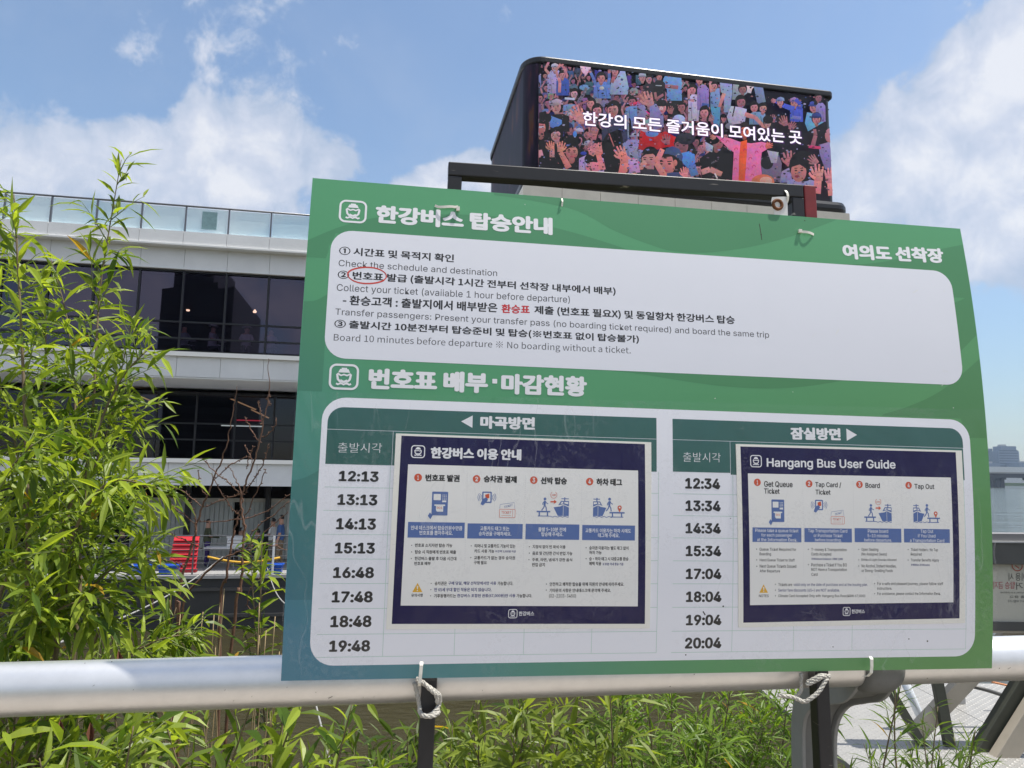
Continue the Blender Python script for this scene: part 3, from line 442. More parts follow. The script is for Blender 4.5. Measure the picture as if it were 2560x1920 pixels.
def disc(mb, u, v, r, off, n=20, col=None, ry=None): fillp(mb, [(u + r * cos(2 * pi * i / n), v + (ry or r) * sin(2 * pi * i / n)) for i in range(n)], off, col)
def rring(u0, u1, v0, v1, r, n=6):
    P = []
    for cx_, cy_, a0 in ((u1 - r, v1 - r, 0), (u0 + r, v1 - r, 90), (u0 + r, v0 + r, 180), (u1 - r, v0 + r, 270)):
        for i in range(n + 1): a = radians(a0 + 90 * i / n); P.append((cx_ + r * cos(a), cy_ + r * sin(a)))
    return P
_tc = {}
FONT = None
try:                                  # Blender's own bundled sans serif; the built-in font stands in if it is missing
    import os
    _fd = os.path.join(bpy.utils.system_resource('DATAFILES'), 'fonts')
    FONT = bpy.data.fonts.load(os.path.join(_fd, 'Noto Sans CJK Regular.woff2')); FONT2 = bpy.data.fonts.load(os.path.join(_fd, 'Inter.woff2'))
except Exception:
    FONT = FONT2 = None
def glyphs(body, weight=0.0):
    if (body, weight) in _tc: return _tc[(body, weight)]
    c = bpy.data.curves.new('lettering', 'FONT'); c.body = body; thin = body.isascii(); c.offset = 0 if weight > 0 or thin else weight; c.resolution_u = 3
    if FONT: c.font = FONT2 if thin else FONT
    o = bpy.data.objects.new('lettering', c); COL.objects.link(o)
    me = bpy.data.meshes.new_from_object(o.evaluated_get(bpy.context.evaluated_depsgraph_get()))
    vs = [(v.co.x, v.co.y) for v in me.vertices]; fs = [tuple(p.vertices) for p in me.polygons]
    bpy.data.objects.remove(o); bpy.data.curves.remove(c); bpy.data.meshes.remove(me)
    _tc[(body, weight)] = (vs, fs); return vs, fs
WT = {'wb': .020, 'km': .011, 'kl': -.001, 'rm': .013, 'wl': -.004, 'kh': .038, 'kb': .020, 'wm': .008, 'kn': .012, 'bn': .012, 'wn': .01}
def put(mb, item, off, col=None, weight=None):
    key, s, u0, v0, u1, v1, h = item
    w = WT[key] if weight is None else weight
    vs, fs = glyphs(s, w); g = max(0, w)
    x0 = min(v[0] for v in vs); x1 = max(v[0] for v in vs); y0 = min(v[1] for v in vs); y1 = max(v[1] for v in vs)
    nc = 0 if g == 0 else 4 if g < .014 else 8                      # heavy weights: thickened outline made of shifted copies, 12 microns apart
    for k in range(nc + 1):
        dx, dy = (0, 0) if k == 0 else (g * cos(2 * pi * k / nc), g * sin(2 * pi * k / nc) * .8); P = []
        for x, y in vs:
            a = (x + dx - x0 + g) / (x1 - x0 + 2 * g); b = (y + dy - y0 + g * .8) / (y1 - y0 + 1.6 * g)
            P.append(bs(u0 + (u1 - u0) * a, v0 + (v1 - v0) * a + h * b, off + .000004 * k))
        mb.faces(P, fs, col)
def emblem(u0, u1, v0, v1, off, mb, lw=.075):        # rounded square with a little ferry seen from the bow
    w = u1 - u0; hgt = v1 - v0
    q = lambda x, y: (u0 + x * w, v0 + y * hgt)
    stroke(mb, rring(u0 + lw * w / 2, u1 - lw * w / 2, v0 + lw * w / 2, v1 - lw * w / 2, .2 * w), lw * w, off, True)
    fillp(mb, [q(.36, .80), q(.41, .80), q(.41, .85), q(.59, .85), q(.59, .80), q(.64, .80), q(.70, .665), q(.30, .665)], off)
    stroke(mb, [q(.32, .62), q(.27, .58), q(.30, .40), q(.36, .33), q(.43, .31)], .075 * w, off)
    stroke(mb, [q(.68, .62), q(.73, .58), q(.70, .40), q(.64, .33), q(.57, .31)], .075 * w, off)
    stroke(mb, [q(.30, .61), q(.40, .55), q(.50, .59), q(.60, .55), q(.70, .61)], .06 * w, off)
    stroke(mb, [q(.38, .36), q(.5, .30), q(.62, .36)], .08 * w, off)
    for y in (.215,):
        stroke(mb, [q(.25, y + .02), q(.31, y - .015), q(.375, y + .025), q(.44, y + .025), q(.5, y - .015), q(.56, y + .025), q(.625, y + .025), q(.69, y - .015), q(.75, y + .02)], .065 * w, off)

board_c = bs(.6, 0)
IB = thing('information_board', 'large bowed green ferry boarding notice board tied in front of the handrail', 'notice board', board_c)
def print_mat(name, mul):
    m = bpy.data.materials.new(name); m.use_nodes = True; t = m.node_tree; p = t.nodes['Principled BSDF']
    uvn = t.nodes.new('ShaderNodeAttribute'); uvn.attribute_name = 'sheet'
    sp = t.nodes.new('ShaderNodeSeparateXYZ'); t.links.new(uvn.outputs['Vector'], sp.inputs[0])
    def mth(op, a, b, cl=False):
        n_ = t.nodes.new('ShaderNodeMath'); n_.operation = op; n_.use_clamp = cl
        for i, v in enumerate((a, b)):
            if isinstance(v, (int, float)): n_.inputs[i].default_value = v
            else: t.links.new(v, n_.inputs[i])
        return n_.outputs[0]
    x = sp.outputs[0]; y = sp.outputs[1]
    blue = mth('SUBTRACT', mth('SUBTRACT', 1.15, mth('MULTIPLY', y, 1.5), False), mth('MULTIPLY', x, 2.0), True)
    warm = mth('MULTIPLY', mth('MULTIPLY', mth('SUBTRACT', x, .25, True), 1.5), mth('SUBTRACT', 1.1, y, True), True)
    c1 = t.nodes.new('ShaderNodeMix'); c1.data_type = 'RGBA'; c1.inputs['A'].default_value = (.092 * mul, .325 * mul, .160 * mul, 1); c1.inputs['B'].default_value = (.07 * mul, .215 * mul, .30 * mul, 1)
    t.links.new(blue, c1.inputs['Factor'])
    c2 = t.nodes.new('ShaderNodeMix'); c2.data_type = 'RGBA'; c2.inputs['B'].default_value = (.120 * mul, .305 * mul, .095 * mul, 1)
    t.links.new(c1.outputs['Result'], c2.inputs['A']); t.links.new(warm, c2.inputs['Factor'])
    t.links.new(c2.outputs['Result'], p.inputs['Base Color'])
    p.inputs['Roughness'].default_value = .34; p.inputs['Specular IOR Level'].default_value = .42
    tcn = t.nodes.new('ShaderNodeTexCoord'); n_ = t.nodes.new('ShaderNodeTexNoise'); n_.inputs['Scale'].default_value = 2.5; n_.inputs['Detail'].default_value = 2
    t.links.new(tcn.outputs['Object'], n_.inputs['Vector']); b_ = t.nodes.new('ShaderNodeBump'); b_.inputs['Strength'].default_value = .12; b_.inputs['Distance'].default_value = .03
    t.links.new(n_.outputs[0], b_.inputs['Height']); t.links.new(b_.outputs[0], p.inputs['Normal'])
    return m
def sheet_attr(o):
    me = o.data; inv = RBM.transposed(); og = parent_origin(o.parent)
    ca = me.attributes.new('sheet', 'FLOAT_VECTOR', 'POINT'); buf = []
    for v in me.vertices:
        q = inv @ (v.co + og - TB); buf += [(q.x + BW / 2) / BW, q.z / BH, 0]
    ca.data.foreach_set('vector', buf)
mb = MB(); nu, nv = 12, 40; TH = .004
fr = [[bs(BW * i / nu, BH * j / nv) for i in range(nu + 1)] for j in range(nv + 1)]
bk = [[bs(BW * i / nu, BH * j / nv, -TH) for i in range(nu + 1)] for j in range(nv + 1)]
i0 = len(mb.v); flat = [p for r in fr for p in r] + [p for r in bk for p in r]; st = (nu + 1) * (nv + 1); fs = []
ix = lambda j, i: j * (nu + 1) + i
for j in range(nv):
    for i in range(nu):
        fs.append((ix(j, i), ix(j, i + 1), ix(j + 1, i + 1), ix(j + 1, i))); fs.append((st + ix(j, i), st + ix(j + 1, i), st + ix(j + 1, i + 1), st + ix(j, i + 1)))
for j in range(nv):
    for i in (0, nu): fs.append((ix(j, i), ix(j + 1, i), st + ix(j + 1, i), st + ix(j, i)))
for i in range(nu):
    for j in (0, nv): fs.append((ix(j, i), ix(j, i + 1), st + ix(j, i + 1), st + ix(j, i)))
mb.faces(flat, fs)
pan = mb.build('board_panel', print_mat('green_print', 1.0), IB); sheet_attr(pan)
# darker waves of the printed background
O1 = .00005
wave_m = print_mat('green_print_dark', .80)
def area(upper, lower):      # each darker wave is its own print
    mb = MB()
    _area(mb, upper, lower); sheet_attr(mb.build('wave_print', wave_m, IB, fix=False))
def _area(mb, upper, lower):      # strip between two polylines with the same number of points
    for i in range(len(upper) - 1):
        for k in range(8):
            m0 = [tuple(p[d] + (q[d] - p[d]) * k / 8 for d in (0, 1)) for p, q in ((lower[i], upper[i]), (lower[i + 1], upper[i + 1]))]; m1 = [tuple(p[d] + (q[d] - p[d]) * (k + 1) / 8 for d in (0, 1)) for p, q in ((lower[i], upper[i]), (lower[i + 1], upper[i + 1]))]
            mb.quad(bs(*m0[0], O1), bs(*m0[1], O1), bs(*m1[1], O1), bs(*m1[0], O1))
def smooth_pts(P, n=5):
    out = []
    for i in range(len(P) - 1):
        p0 = P[max(i - 1, 0)]; p1 = P[i]; p2 = P[i + 1]; p3 = P[min(i + 2, len(P) - 1)]
        for k in range(n):
            t_ = k / n
            out.append(tuple(.5 * ((2 * p1[d]) + (-p0[d] + p2[d]) * t_ + (2 * p0[d] - 5 * p1[d] + 4 * p2[d] - p3[d]) * t_ ** 2 + (-p0[d] + 3 * p1[d] - 3 * p2[d] + p3[d]) * t_ ** 3) for d in (0, 1)))
    return out + [P[-1]]
w1 = smooth_pts([(0.001, .690), (.056, .7193), (.119, .7405), (.206, .7514), (.2956, .7562), (.374, .7497), (.467, .7315), (.55, .7095)])
area(w1, [(x, .705 if .03 < x < .56 else .66) if x > .04 else (x, .66) for x, y in w1])
w2 = smooth_pts([(.3055, .796), (.374, .791), (.454, .7775), (.52, .745), (.5885, .722), (.6272, .7145), (.6865, .716), (.771, .733), (.859, .762), (.944, .799)])
area([(x, .8003) for x, y in w2], w2)
w6 = smooth_pts([(.93, .7105), (1.0, .716), (1.067, .731), (1.14, .752), (1.1995, .768)]); area(w6, [(x, .709 if x < 1.14 else .66) for x, y in w6])
w7 = smooth_pts([(1.155, .648), (1.18, .657), (1.1995, .672)]); area(w7, [(x, .55 + (x - 1.155) * .9) for x, y in w7])
w4 = smooth_pts([(.50, .4945), (.563, .4895), (.676, .477), (.772, .4737), (.854, .48), (.93, .494)]); area([(x, .497) for x, y in w4], w4)
w5 = smooth_pts([(1.0, .4365), (1.05, .452), (1.108, .478), (1.16, .514), (1.1995, .545)]); area(w5, [(x, .434 if x < 1.16 else .40) for x, y in w5])
w8 = smooth_pts([(.001, .585), (.02, .588), (.038, .60)]); area(w8, [(x, .44) for x, y in w8])
w9 = smooth_pts([(.001, .30), (.02, .305), (.041, .317)]); area(w9, [(x, .12) for x, y in w9])
# white fields
vinyl = mat('white_vinyl', (.745, .765, .83), .3, spec=.45, var=.012, vscale=8)
mb = MB(); rrect(mb, .0372, 1.1625, .4942, .7108, .034, .0001); mb.build('text_field', vinyl, IB, fix=False)
mb = MB(); rrect(mb, .0402, 1.1655, .0214, .4315, .036, .0001)
tf = mb.build('timetable_field', mat('timetable_white', (.835, .85, .91), .3, var=.012, vscale=8), IB, fix=False)
hd = mat('header_green', (.035, .125, .112), .35, var=.06, vscale=12)
mb = MB()
rrect(mb, .0492, .5862, .3812, .4163, .024, .00016, 'd'); rrect(mb, .0492, .1512, .3267, .3805, .0, .00016, ''); rrect(mb, .1518, .5862, .3267, .3805, .0, .00016, '')
rrect(mb, .6142, 1.1512, .3812, .4158, .024, .00016, 'c'); rrect(mb, .6142, .7152, .3275, .3805, .0, .00016, ''); rrect(mb, .7158, 1.1506, .3245, .3805, .0, .00016, '')
mb.build('table_header', hd, IB, fix=False)
mb = MB()
for i, v in enumerate([.2912, .2554, .2190, .1817, .1446, .1067, .0682, .0340]):
    stroke(mb, [(.05 + .5398 * i / 12, v) for i in range(13)], .0009, .00016); stroke(mb, [(.615 + .533 * i / 12, v) for i in range(13)], .0009, .00016)
for u in (.1497, .260, .370, .4806, .5894, .7194, .8284, .9346, 1.1481):
    stroke(mb, [(u, .034 + .292 * i / 20) for i in range(21)], .0009, .00016)
mb.build('grid_line', mat('grid_green', (.50, .66, .60), .4), IB, fix=False)
white_ink = mat('white_ink', (.80, .81, .84), .35); black_ink = mat('black_ink', (.018, .018, .02), .4); thin_ink = mat('grey_ink', (.06, .06, .065), .4)
red_ink = mat('red_ink', (.55, .03, .035), .4)
lay = {'wb': (white_ink, .00022), 'wl': (white_ink, .00022), 'km': (black_ink, .00016), 'kh': (black_ink, .00022), 'kl': (thin_ink, .00016), 'rm': (red_ink, .00016)}
LN = {'wb': 'heading', 'wl': 'column_heading', 'km': 'instruction_line', 'kl': 'instruction_line', 'rm': 'red_word', 'kh': 'departure_time'}
BT2 = []
for it in BT:
    if '·' in it[1]:
        BT2 += [(it[0], '번호표 배부', .1090, .4465, .3009, .4469, .0344), (it[0], '마감현황', .3224, .4470, .4665, .4474, .0344)]
    else: BT2.append(it)
for it in BT2:
    mb = MB(); put(mb, it, lay[it[0]][1]); mb.build(LN[it[0]], lay[it[0]][0], IB, fix=False)
mb = MB(); rrect(mb, .3078, .3158, .4638, .4714, .0008, .00022, 'abcd', nu=2); mb.build('heading', white_ink, IB, fix=False)
for tri in ([(.2587, .3998), (.2772, .3900), (.2772, .4100)], [(.9292, .3877), (.9488, .3985), (.9292, .4090)]):
    mb = MB(); fillp(mb, tri, .00022); mb.build('direction_arrow', white_ink, IB, fix=False)
for u0, u1, v0, v1 in ((.0466, .0919, .7252, .7658), (.0474, .0936, .4440, .4856)):
    mb = MB(); emblem(u0, u1, v0, v1, .00022, mb); mb.build('ferry_emblem', white_ink, IB, fix=False)
mb = MB()
for k_, (du, dv, w_) in enumerate(((0, 0, .0019), (.0007, -.0010, .0011))):
    stroke(mb, [(.098 + du + .0312 * cos(a), .6352 + dv + .0140 * sin(a) * (1 + .05 * sin(2 * a))) for a in [2 * pi * i / 40 + .3 for i in range(41 if k_ == 0 else 36)]], w_, .0002)
mb.build('marker_ring', mat('red_marker', (.62, .07, .05), .5), IB, fix=False)
# small dents, tape crumbs and a crack in the sheet
rnd = random.Random(5); mb = MB()
for i in range(26):
    u = rnd.uniform(.03, 1.17); v = rnd.uniform(.45, .795); a = rnd.uniform(0, pi); l = rnd.choice((.001, .002, .003, .012)); 
    stroke(mb, [(u, v), (u + l * cos(a), v + l * sin(a))], rnd.uniform(.0004, .0012), .00026)
mb.build('scratch', mat('scratch_white', (.75, .76, .74), .5), IB, fix=False)
mb = MB()
for u, v in ((.7935, .7585), (.882, .793), (.9, .04), (1.04, .052), (1.075, .048), (.715, .252), (.703, .108), (.64, .03)):
    disc(mb, u, v, rnd.uniform(.0008, .0016), .00026, 7)
stroke(mb, [(.792, .780), (.7935, .757), (.7938, .748)], .0012, .00026); stroke(mb, [(.668, .100), (.672, .094)], .002, .00026)
mb.build('dirt_speck', mat('dirt', (.04, .035, .03), .8), IB, fix=False)
# clear plastic wrapped over the lower half
fm = bpy.data.materials.new('clear_film'); fm.use_nodes = True; t = fm.node_tree
for n_ in list(t.nodes): t.nodes.remove(n_)
out = t.nodes.new('ShaderNodeOutputMaterial'); trn = t.nodes.new('ShaderNodeBsdfTransparent'); gl = t.nodes.new('ShaderNodeBsdfGlossy'); gl.inputs['Roughness'].default_value = .12
df = t.nodes.new('ShaderNodeBsdfDiffuse'); df.inputs[0].default_value = (.72, .74, .76, 1)
tcn = t.nodes.new('ShaderNodeTexCoord')
def tnoise(scale, det=4, stretch=(1, 1, 1), rot=(0, 0, 0), dist=0):
    mp = t.nodes.new('ShaderNodeMapping'); mp.inputs['Scale'].default_value = stretch; mp.inputs['Rotation'].default_value = rot; t.links.new(tcn.outputs['Object'], mp.inputs[0])
    n_ = t.nodes.new('ShaderNodeTexNoise'); n_.inputs['Scale'].default_value = scale; n_.inputs['Detail'].default_value = det; n_.inputs['Distortion'].default_value = dist
    t.links.new(mp.outputs[0], n_.inputs['Vector']); return n_.outputs[0]
def trange(v, a, b, c, d, sm=True):
    n_ = t.nodes.new('ShaderNodeMapRange'); n_.interpolation_type = 'SMOOTHSTEP' if sm else 'LINEAR'
    for i, q in enumerate((a, b, c, d)): n_.inputs[i + 1].default_value = q
    t.links.new(v, n_.inputs[0]); return n_.outputs[0]
def tm(op, a, b):
    n_ = t.nodes.new('ShaderNodeMath'); n_.operation = op
    for i, v in enumerate((a, b)):
        if isinstance(v, (int, float)): n_.inputs[i].default_value = v
        else: t.links.new(v, n_.inputs[i])
    return n_.outputs[0]
wr = tm('ADD', tnoise(7, 3, (1, 1, .45), (0, .5, 0), 1.2), tm('MULTIPLY', tnoise(26, 2, (1, 1, .3), (0, -.7, 0), .8), .22))
bmp = t.nodes.new('ShaderNodeBump'); bmp.inputs['Strength'].default_value = .7; bmp.inputs['Distance'].default_value = .02; t.links.new(wr, bmp.inputs['Height']); t.links.new(bmp.outputs[0], gl.inputs['Normal'])
frn = t.nodes.new('ShaderNodeFresnel'); frn.inputs['IOR'].default_value = 1.42; t.links.new(bmp.outputs[0], frn.inputs['Normal'])
m1 = t.nodes.new('ShaderNodeMixShader'); m1.inputs[0].default_value = .02; t.links.new(trn.outputs[0], m1.inputs[1]); t.links.new(gl.outputs[0], m1.inputs[2])
# dew under the film: blotches of small drops
drop = trange(tnoise(150, 3, (1, 1, 1), (0, 0, 0), .6), .50, .60, 0, 1)
patch = trange(tnoise(9, 3, (1, 1, 1.2)), .50, .62, 0, 1)
crease = trange(tm('ABSOLUTE', tm('SUBTRACT', tnoise(5, 2, (1.6, 1, .5), (0, .55, 0), 1.5), .5), 0), 0, .012, 1, 0)
cp = trange(tnoise(4, 1), .52, .64, 0, 1)
al = tm('MAXIMUM', tm('MULTIPLY', tm('MULTIPLY', drop, patch), .055), tm('MULTIPLY', tm('MULTIPLY', crease, cp), .13))
m2 = t.nodes.new('ShaderNodeMixShader'); t.links.new(al, m2.inputs[0]); t.links.new(m1.outputs[0], m2.inputs[1]); t.links.new(df.outputs[0], m2.inputs[2])
t.links.new(m2.outputs[0], out.inputs[0])
mb = MB(); rnd = random.Random(11); nu, nv = 60, 30
import mathutils
def film_off(u, v):
    pull = 0
    for uu in (.209, .963): pull += .004 * math.exp(-((u - uu) / .05) ** 2) * math.exp(-((v - .01) / .04) ** 2) * sin((u - uu) * 160)
    return .0062 + .00022 * mathutils.noise.noise(Vector((u * 9, v * 14, 3))) + pull * .5
rows = []
for j in range(nv + 1):
    r = []
    for i in range(nu + 1):
        u = -.0015 + (BW + .003) * i / nu; v = -.002 + (.440 + .010 * u) * j / nv
        if j == 0: v += .002 * sin(u * 70) * mathutils.noise.noise(Vector((u * 20, 0, 0)))
        r.append(bs(u, v, film_off(u, v)))
    rows.append(r)
mb.faces([p for r in rows for p in r], [(j * (nu + 1) + i, j * (nu + 1) + i + 1, (j + 1) * (nu + 1) + i + 1, (j + 1) * (nu + 1) + i) for j in range(nv) for i in range(nu)])
mb.build('plastic_film', fm, IB, smooth=True, fix=False)

# ------------------------------------------------------------------ the two paper posters under the film
paper = mat('poster_paper', (.83, .82, .76), .5); navy = mat('navy_ink', (.014, .012, .070), .4, spec=.25, var=.1, vscale=20); inset = mat('poster_inset', (.82, .82, .80), .45)
bluei = mat('blue_ink', (.095, .165, .40), .4); orange = mat('orange_ink', (.62, .095, .04), .45); yellow = mat('yellow_ink', (.75, .42, .03), .45); navytext = mat('navy_text', (.05, .06, .20), .45)
SK = mat('sketch_orange', (.55, .2, .12), .5)
def poster(label, pq, nq, iq, items, circ, dots, bands, G_, side):
    P = thing('poster', label, 'poster', bs((pq[0][0] + pq[1][0]) / 2, pq[2][1], .002))
    def q4(name, q, off, m, thick=0):
        mb = MB(); n = 24
        lerp = lambda a, b, t_: (a[0] + (b[0] - a[0]) * t_, a[1] + (b[1] - a[1]) * t_)
        for j in range(n):
            l0 = lerp(q[3], q[0], j / n); l1 = lerp(q[3], q[0], (j + 1) / n); r0 = lerp(q[2], q[1], j / n); r1 = lerp(q[2], q[1], (j + 1) / n)
            for i in range(4):
                a = lerp(l0, r0, i / 4); b = lerp(l0, r0, (i + 1) / 4); c = lerp(l1, r1, (i + 1) / 4); d = lerp(l1, r1, i / 4)
                mb.quad(bs(*a, off), bs(*b, off), bs(*c, off), bs(*d, off))
        if thick:
            ring = [q[3], q[2], q[1], q[0]]
            for i in range(4):
                a = ring[i]; b = ring[(i + 1) % 4]
                for k in range(8):
                    e0 = lerp(a, b, k / 8); e1 = lerp(a, b, (k + 1) / 8); mb.quad(bs(*e0, .0003), bs(*e1, .0003), bs(*e1, off), bs(*e0, off))
        return mb.build(name, m, P, fix=False)
    q4('paper', pq, .0016, paper, 1); q4('navy_field', nq, .00166, navy); q4('inset_field', iq, .00172, inset)
    mb = MB()
    for k in range(0, len(bands), 2):
        (a, b), (c, d) = bands[k], bands[k + 1]; rrect(mb, a, c, d, b, 0.0, .00178, '')
    mb.build('blue_band', bluei, P, fix=False)
    mbs = {}
    L = {'wb': (white_ink, .00182), 'wm': (white_ink, .00182), 'wn': (white_ink, .00182), 'kb': (black_ink, .00178), 'kn': (black_ink, .00178), 'bn': (navytext, .00178)}
    NM = {'wb': 'title', 'wm': 'band_text', 'wn': 'footer_text', 'kb': 'step_title', 'kn': 'note_text', 'bn': 'blue_note_text'}
    for it in items:
        m_, o_ = L[it[0]]; put(mbs.setdefault(NM[it[0]], (MB(), m_))[0], it, o_)
    cm = MB()
    for k, (u, v) in enumerate(circ):
        disc(cm, u, v, .0062, .00178); put(mbs.setdefault('disc_number', (MB(), white_ink))[0], ('wm', str(k + 1), u - (.0012 if k == 0 else .0022), v - .0036, u + (.0012 if k == 0 else .0022), v - .0036, .0072), .00182, weight=.03)
    cm.build('number_disc', orange, P, fix=False)
    for nm_, a in mbs.items(): a[0].build(nm_, a[1], P, fix=False)
    em = MB(); (a, b), (c, d) = G_['hdicon']; emblem(a, c, d, b, .00182, em); (a, b), (c, d) = G_['fticon']; emblem(a, c, d, b, .00182, em); em.build('ferry_emblem', white_ink, P, fix=False)
    dm = MB()
    for k in range(0, 6, 2):
        (a, b), (c, d) = dots[k], dots[k + 1]
        for i in range(45): 
            t_ = i / 45; disc(dm, a + (c - a) * t_, b + (d - b) * t_, .0004, .00178, 5)
    dm.build('dotted_line', mat('dot_grey', (.35, .36, .42), .5), P, fix=False)
    # pictograms
    bm_ = MB(); om = MB(); wm = MB(); O, O2, O3 = .00178, .00182, .00186
    (a, b), (c, d) = G_['mach']; w = c - a; h = d - b; qq = lambda x, y: (a + w * x, d - h * (1 - (1 - y)) if False else b + h * y)
    rrect(bm_, a, c, d, b, .0015, O); rrect(wm, a + .1 * w, a + .55 * w, b + .36 * h, b + .1 * h, .0008, O2)
    for i in range(3):
        for j in range(4): disc(wm, a + w * (.68 + .1 * i), b + h * (.14 + .065 * j), .0007, O2, 8)
    rrect(wm, a + .64 * w, a + .9 * w, b + .44 * h, b + .37 * h, .0005, O2); rrect(wm, a + .16 * w, a + .84 * w, b + .6 * h, b + .54 * h, .001, O2)
    rrect(wm, a + .27 * w, a + .72 * w, b + .84 * h, b + .57 * h, .0005, O3); put(om, ('kn', '001', a + .33 * w, b + .72 * h, a + .66 * w, b + .72 * h, .09 * -h), .0019)
    for i in range(5): stroke(bm_, [(a + w * (.05 + .02 * i), b + h * (.98 - .015 * i)), (a + w * (.30 + .03 * i), b + h * (.80 + .03 * i))], .0016, .00188)
    fillp(bm_, [qq(-.22, 1.02), qq(-.05, 1.16), qq(.08, 1.0), qq(-.1, .88)], .0019)
    (a, b), (c, d) = G_['tap']; w = c - a; h = d - b; mx_, my = (a + c) / 2, (b + d) / 2
    rrect(bm_, a, c, d, b, .0018, O); rrect(wm, a + .14 * w, c - .14 * w, d - .12 * h, b + .12 * h, .001, O2)
    fillp(om, [(mx_ - .002, my - .003), (mx_ + .004, my - .001), (mx_ + .0035, my + .006), (mx_ - .003, my + .004)], O3)
    fillp(bm_, [(mx_ - .010, my - .011), (mx_ - .006, my - .013), (mx_ + .002, my - .004), (mx_ - .001, my + .0), (mx_ - .007, my - .003)], .0019)
    for r in (.006, .0085, .011):
        for sgn in (-1, 1): stroke(bm_, [(mx_ + sgn * (.0035 + r * cos(t_)), my + r * .9 * sin(t_)) for t_ in [radians(-38 + 76 * i / 6) for i in range(7)]], .0008, O)
    (a, b), (c, d) = G_['tick']; 
    stroke(om, rring(a, c, d, b, .0012), .0007, O2, True); rrect(wm, a, c, d, b, .001, O); put(om, ('kn', 'TICKET', a + (c - a) * .12, d + (b - d) * .48, a + (c - a) * .75, d + (b - d) * .48, (b - d) * .3), O2)
    stroke(om, [(a + (c - a) * .12, d + (b - d) * .25), (a + (c - a) * .75, d + (b - d) * .25)], .0005, O2); stroke(om, [(a + (c - a) * .84, d + .001), (a + (c - a) * .84, b - .001)], .0005, O2)
    stroke(bm_, [(a, b + .001), (a + .0008, b + .0075), (c - .0015, b + .0108), (c - .0006, b + .001)], .0006, O); put(bm_, ('kn', 'TICKET', a + .007, b + .0018, a + .021, b + .0055, .0032), O)
    def man(mb, x, y, s, f=1):
        disc(mb, x, y + .9 * s, .11 * s, O); stroke(mb, [(x, y + .76 * s), (x - f * .03 * s, y + .45 * s)], .17 * s, O)
        stroke(mb, [(x - f * .03 * s, y + .47 * s), (x + f * .10 * s, y + .25 * s), (x + f * .13 * s, y)], .085 * s, O); stroke(mb, [(x - f * .03 * s, y + .47 * s), (x - f * .08 * s, y + .25 * s), (x - f * .25 * s, y + .02 * s)], .085 * s, O)
        stroke(mb, [(x, y + .74 * s), (x - f * .17 * s, y + .58 * s), (x - f * .16 * s, y + .44 * s)], .06 * s, O); stroke(mb, [(x, y + .74 * s), (x + f * .15 * s, y + .58 * s), (x + f * .26 * s, y + .53 * s)], .06 * s, O)
    def boat(mb, wmb, x0, x1, y0, y1, f):
        X = lambda x: x0 + (x1 - x0) * (x if f > 0 else 1 - x); Y = lambda y: y0 + (y1 - y0) * y
        fillp(mb, [(X(0), Y(.5)), (X(.28), Y(.08)), (X(1), Y(.08)), (X(1), Y(.5)), (X(.62), Y(.62)), (X(.45), Y(.55))], O)
        fillp(mb, [(X(.3), Y(.6)), (X(.48), Y(.82)), (X(1), Y(.82)), (X(1), Y(.55)), (X(.62), Y(.66))], O)
        fillp(wmb, [(X(.44), Y(.66)), (X(.53), Y(.77)), (X(.62), Y(.77)), (X(.62), Y(.70))], O2); fillp(wmb, [(X(.70), Y(.70)), (X(.70), Y(.77)), (X(.95), Y(.77)), (X(.95), Y(.66))], O2)
        stroke(mb, [(X(.72), Y(.8)), (X(.72), Y(1))], .0018, O); stroke(mb, [(X(.5), Y(.93)), (X(.98), Y(.93))], .0014, O); stroke(wmb, [(X(.63), Y(.1)), (X(.63), Y(.6))], .0006, O2)
    def quay(mb, x0, x1, y, yb):
        stroke(mb, [(x0, y), (x1, y)], .0024, O)
        for t_ in (.2, .8): stroke(mb, [(x0 + (x1 - x0) * t_, y), (x0 + (x1 - x0) * t_, yb)], .0022, O)
        stroke(mb, [(x0 + .002, yb), (x1 - .002, yb)], .0014, O)
    def waves(mb, x0, x1, y): stroke(mb, [(x0 + (x1 - x0) * i / 24, y + .0007 * sin(i * 1.05)) for i in range(25)], .0011, O)
    (a, b), (c, d) = G_['board']; w = c - a; h = b - d
    quay(bm_, a, a + .42 * w, d + .29 * h, d + .08 * h); man(bm_, a + .25 * w, d + .33 * h, .62 * h); boat(bm_, wm, a + .52 * w, c, d + .02 * h, d + .98 * h, 1); waves(bm_, a + .38 * w, c, d + .06 * h)
    stroke(om, [(a + .42 * w, d + .76 * h), (a + .54 * w, d + .76 * h)], .0022, O2); fillp(om, [(a + .53 * w, d + .66 * h), (a + .62 * w, d + .76 * h), (a + .53 * w, d + .86 * h)], O2)
    stroke(om, [(a + .52 * w + .0052 * cos(t_), d + 1.08 * h + .0052 * sin(t_)) for t_ in [radians(120 + 300 * i / 16) for i in range(17)]], .0007, O2); put(om, ('kn', '10분' if side == 'L' else '10m', a + .52 * w - .0036, d + 1.08 * h - .0015, a + .52 * w + .0036, d + 1.08 * h - .0015, .003), O2)
    (a, b), (c, d) = G_['out']; w = c - a; h = b - d
    boat(bm_, wm, a, a + .42 * w, d + .02 * h, d + .98 * h, -1); man(bm_, a + .52 * w, d + .33 * h, .66 * h); quay(bm_, a + .52 * w, c, d + .27 * h, d + .06 * h); waves(bm_, a, a + .62 * w, d + .06 * h)
    px_, py_ = a + .84 * w, d + .52 * h; disc(om, px_, py_, .0036, O2); fillp(om, [(px_ - .0033, py_ - .0012), (px_, py_ - .0078), (px_ + .0033, py_ - .0012)], O2 + .0001); disc(wm, px_, py_, .0015, O3)
    bm_.build('pictogram', bluei, P, fix=False); om.build('pictogram', orange, P, fix=False); wm.build('pictogram', inset, P, fix=False)
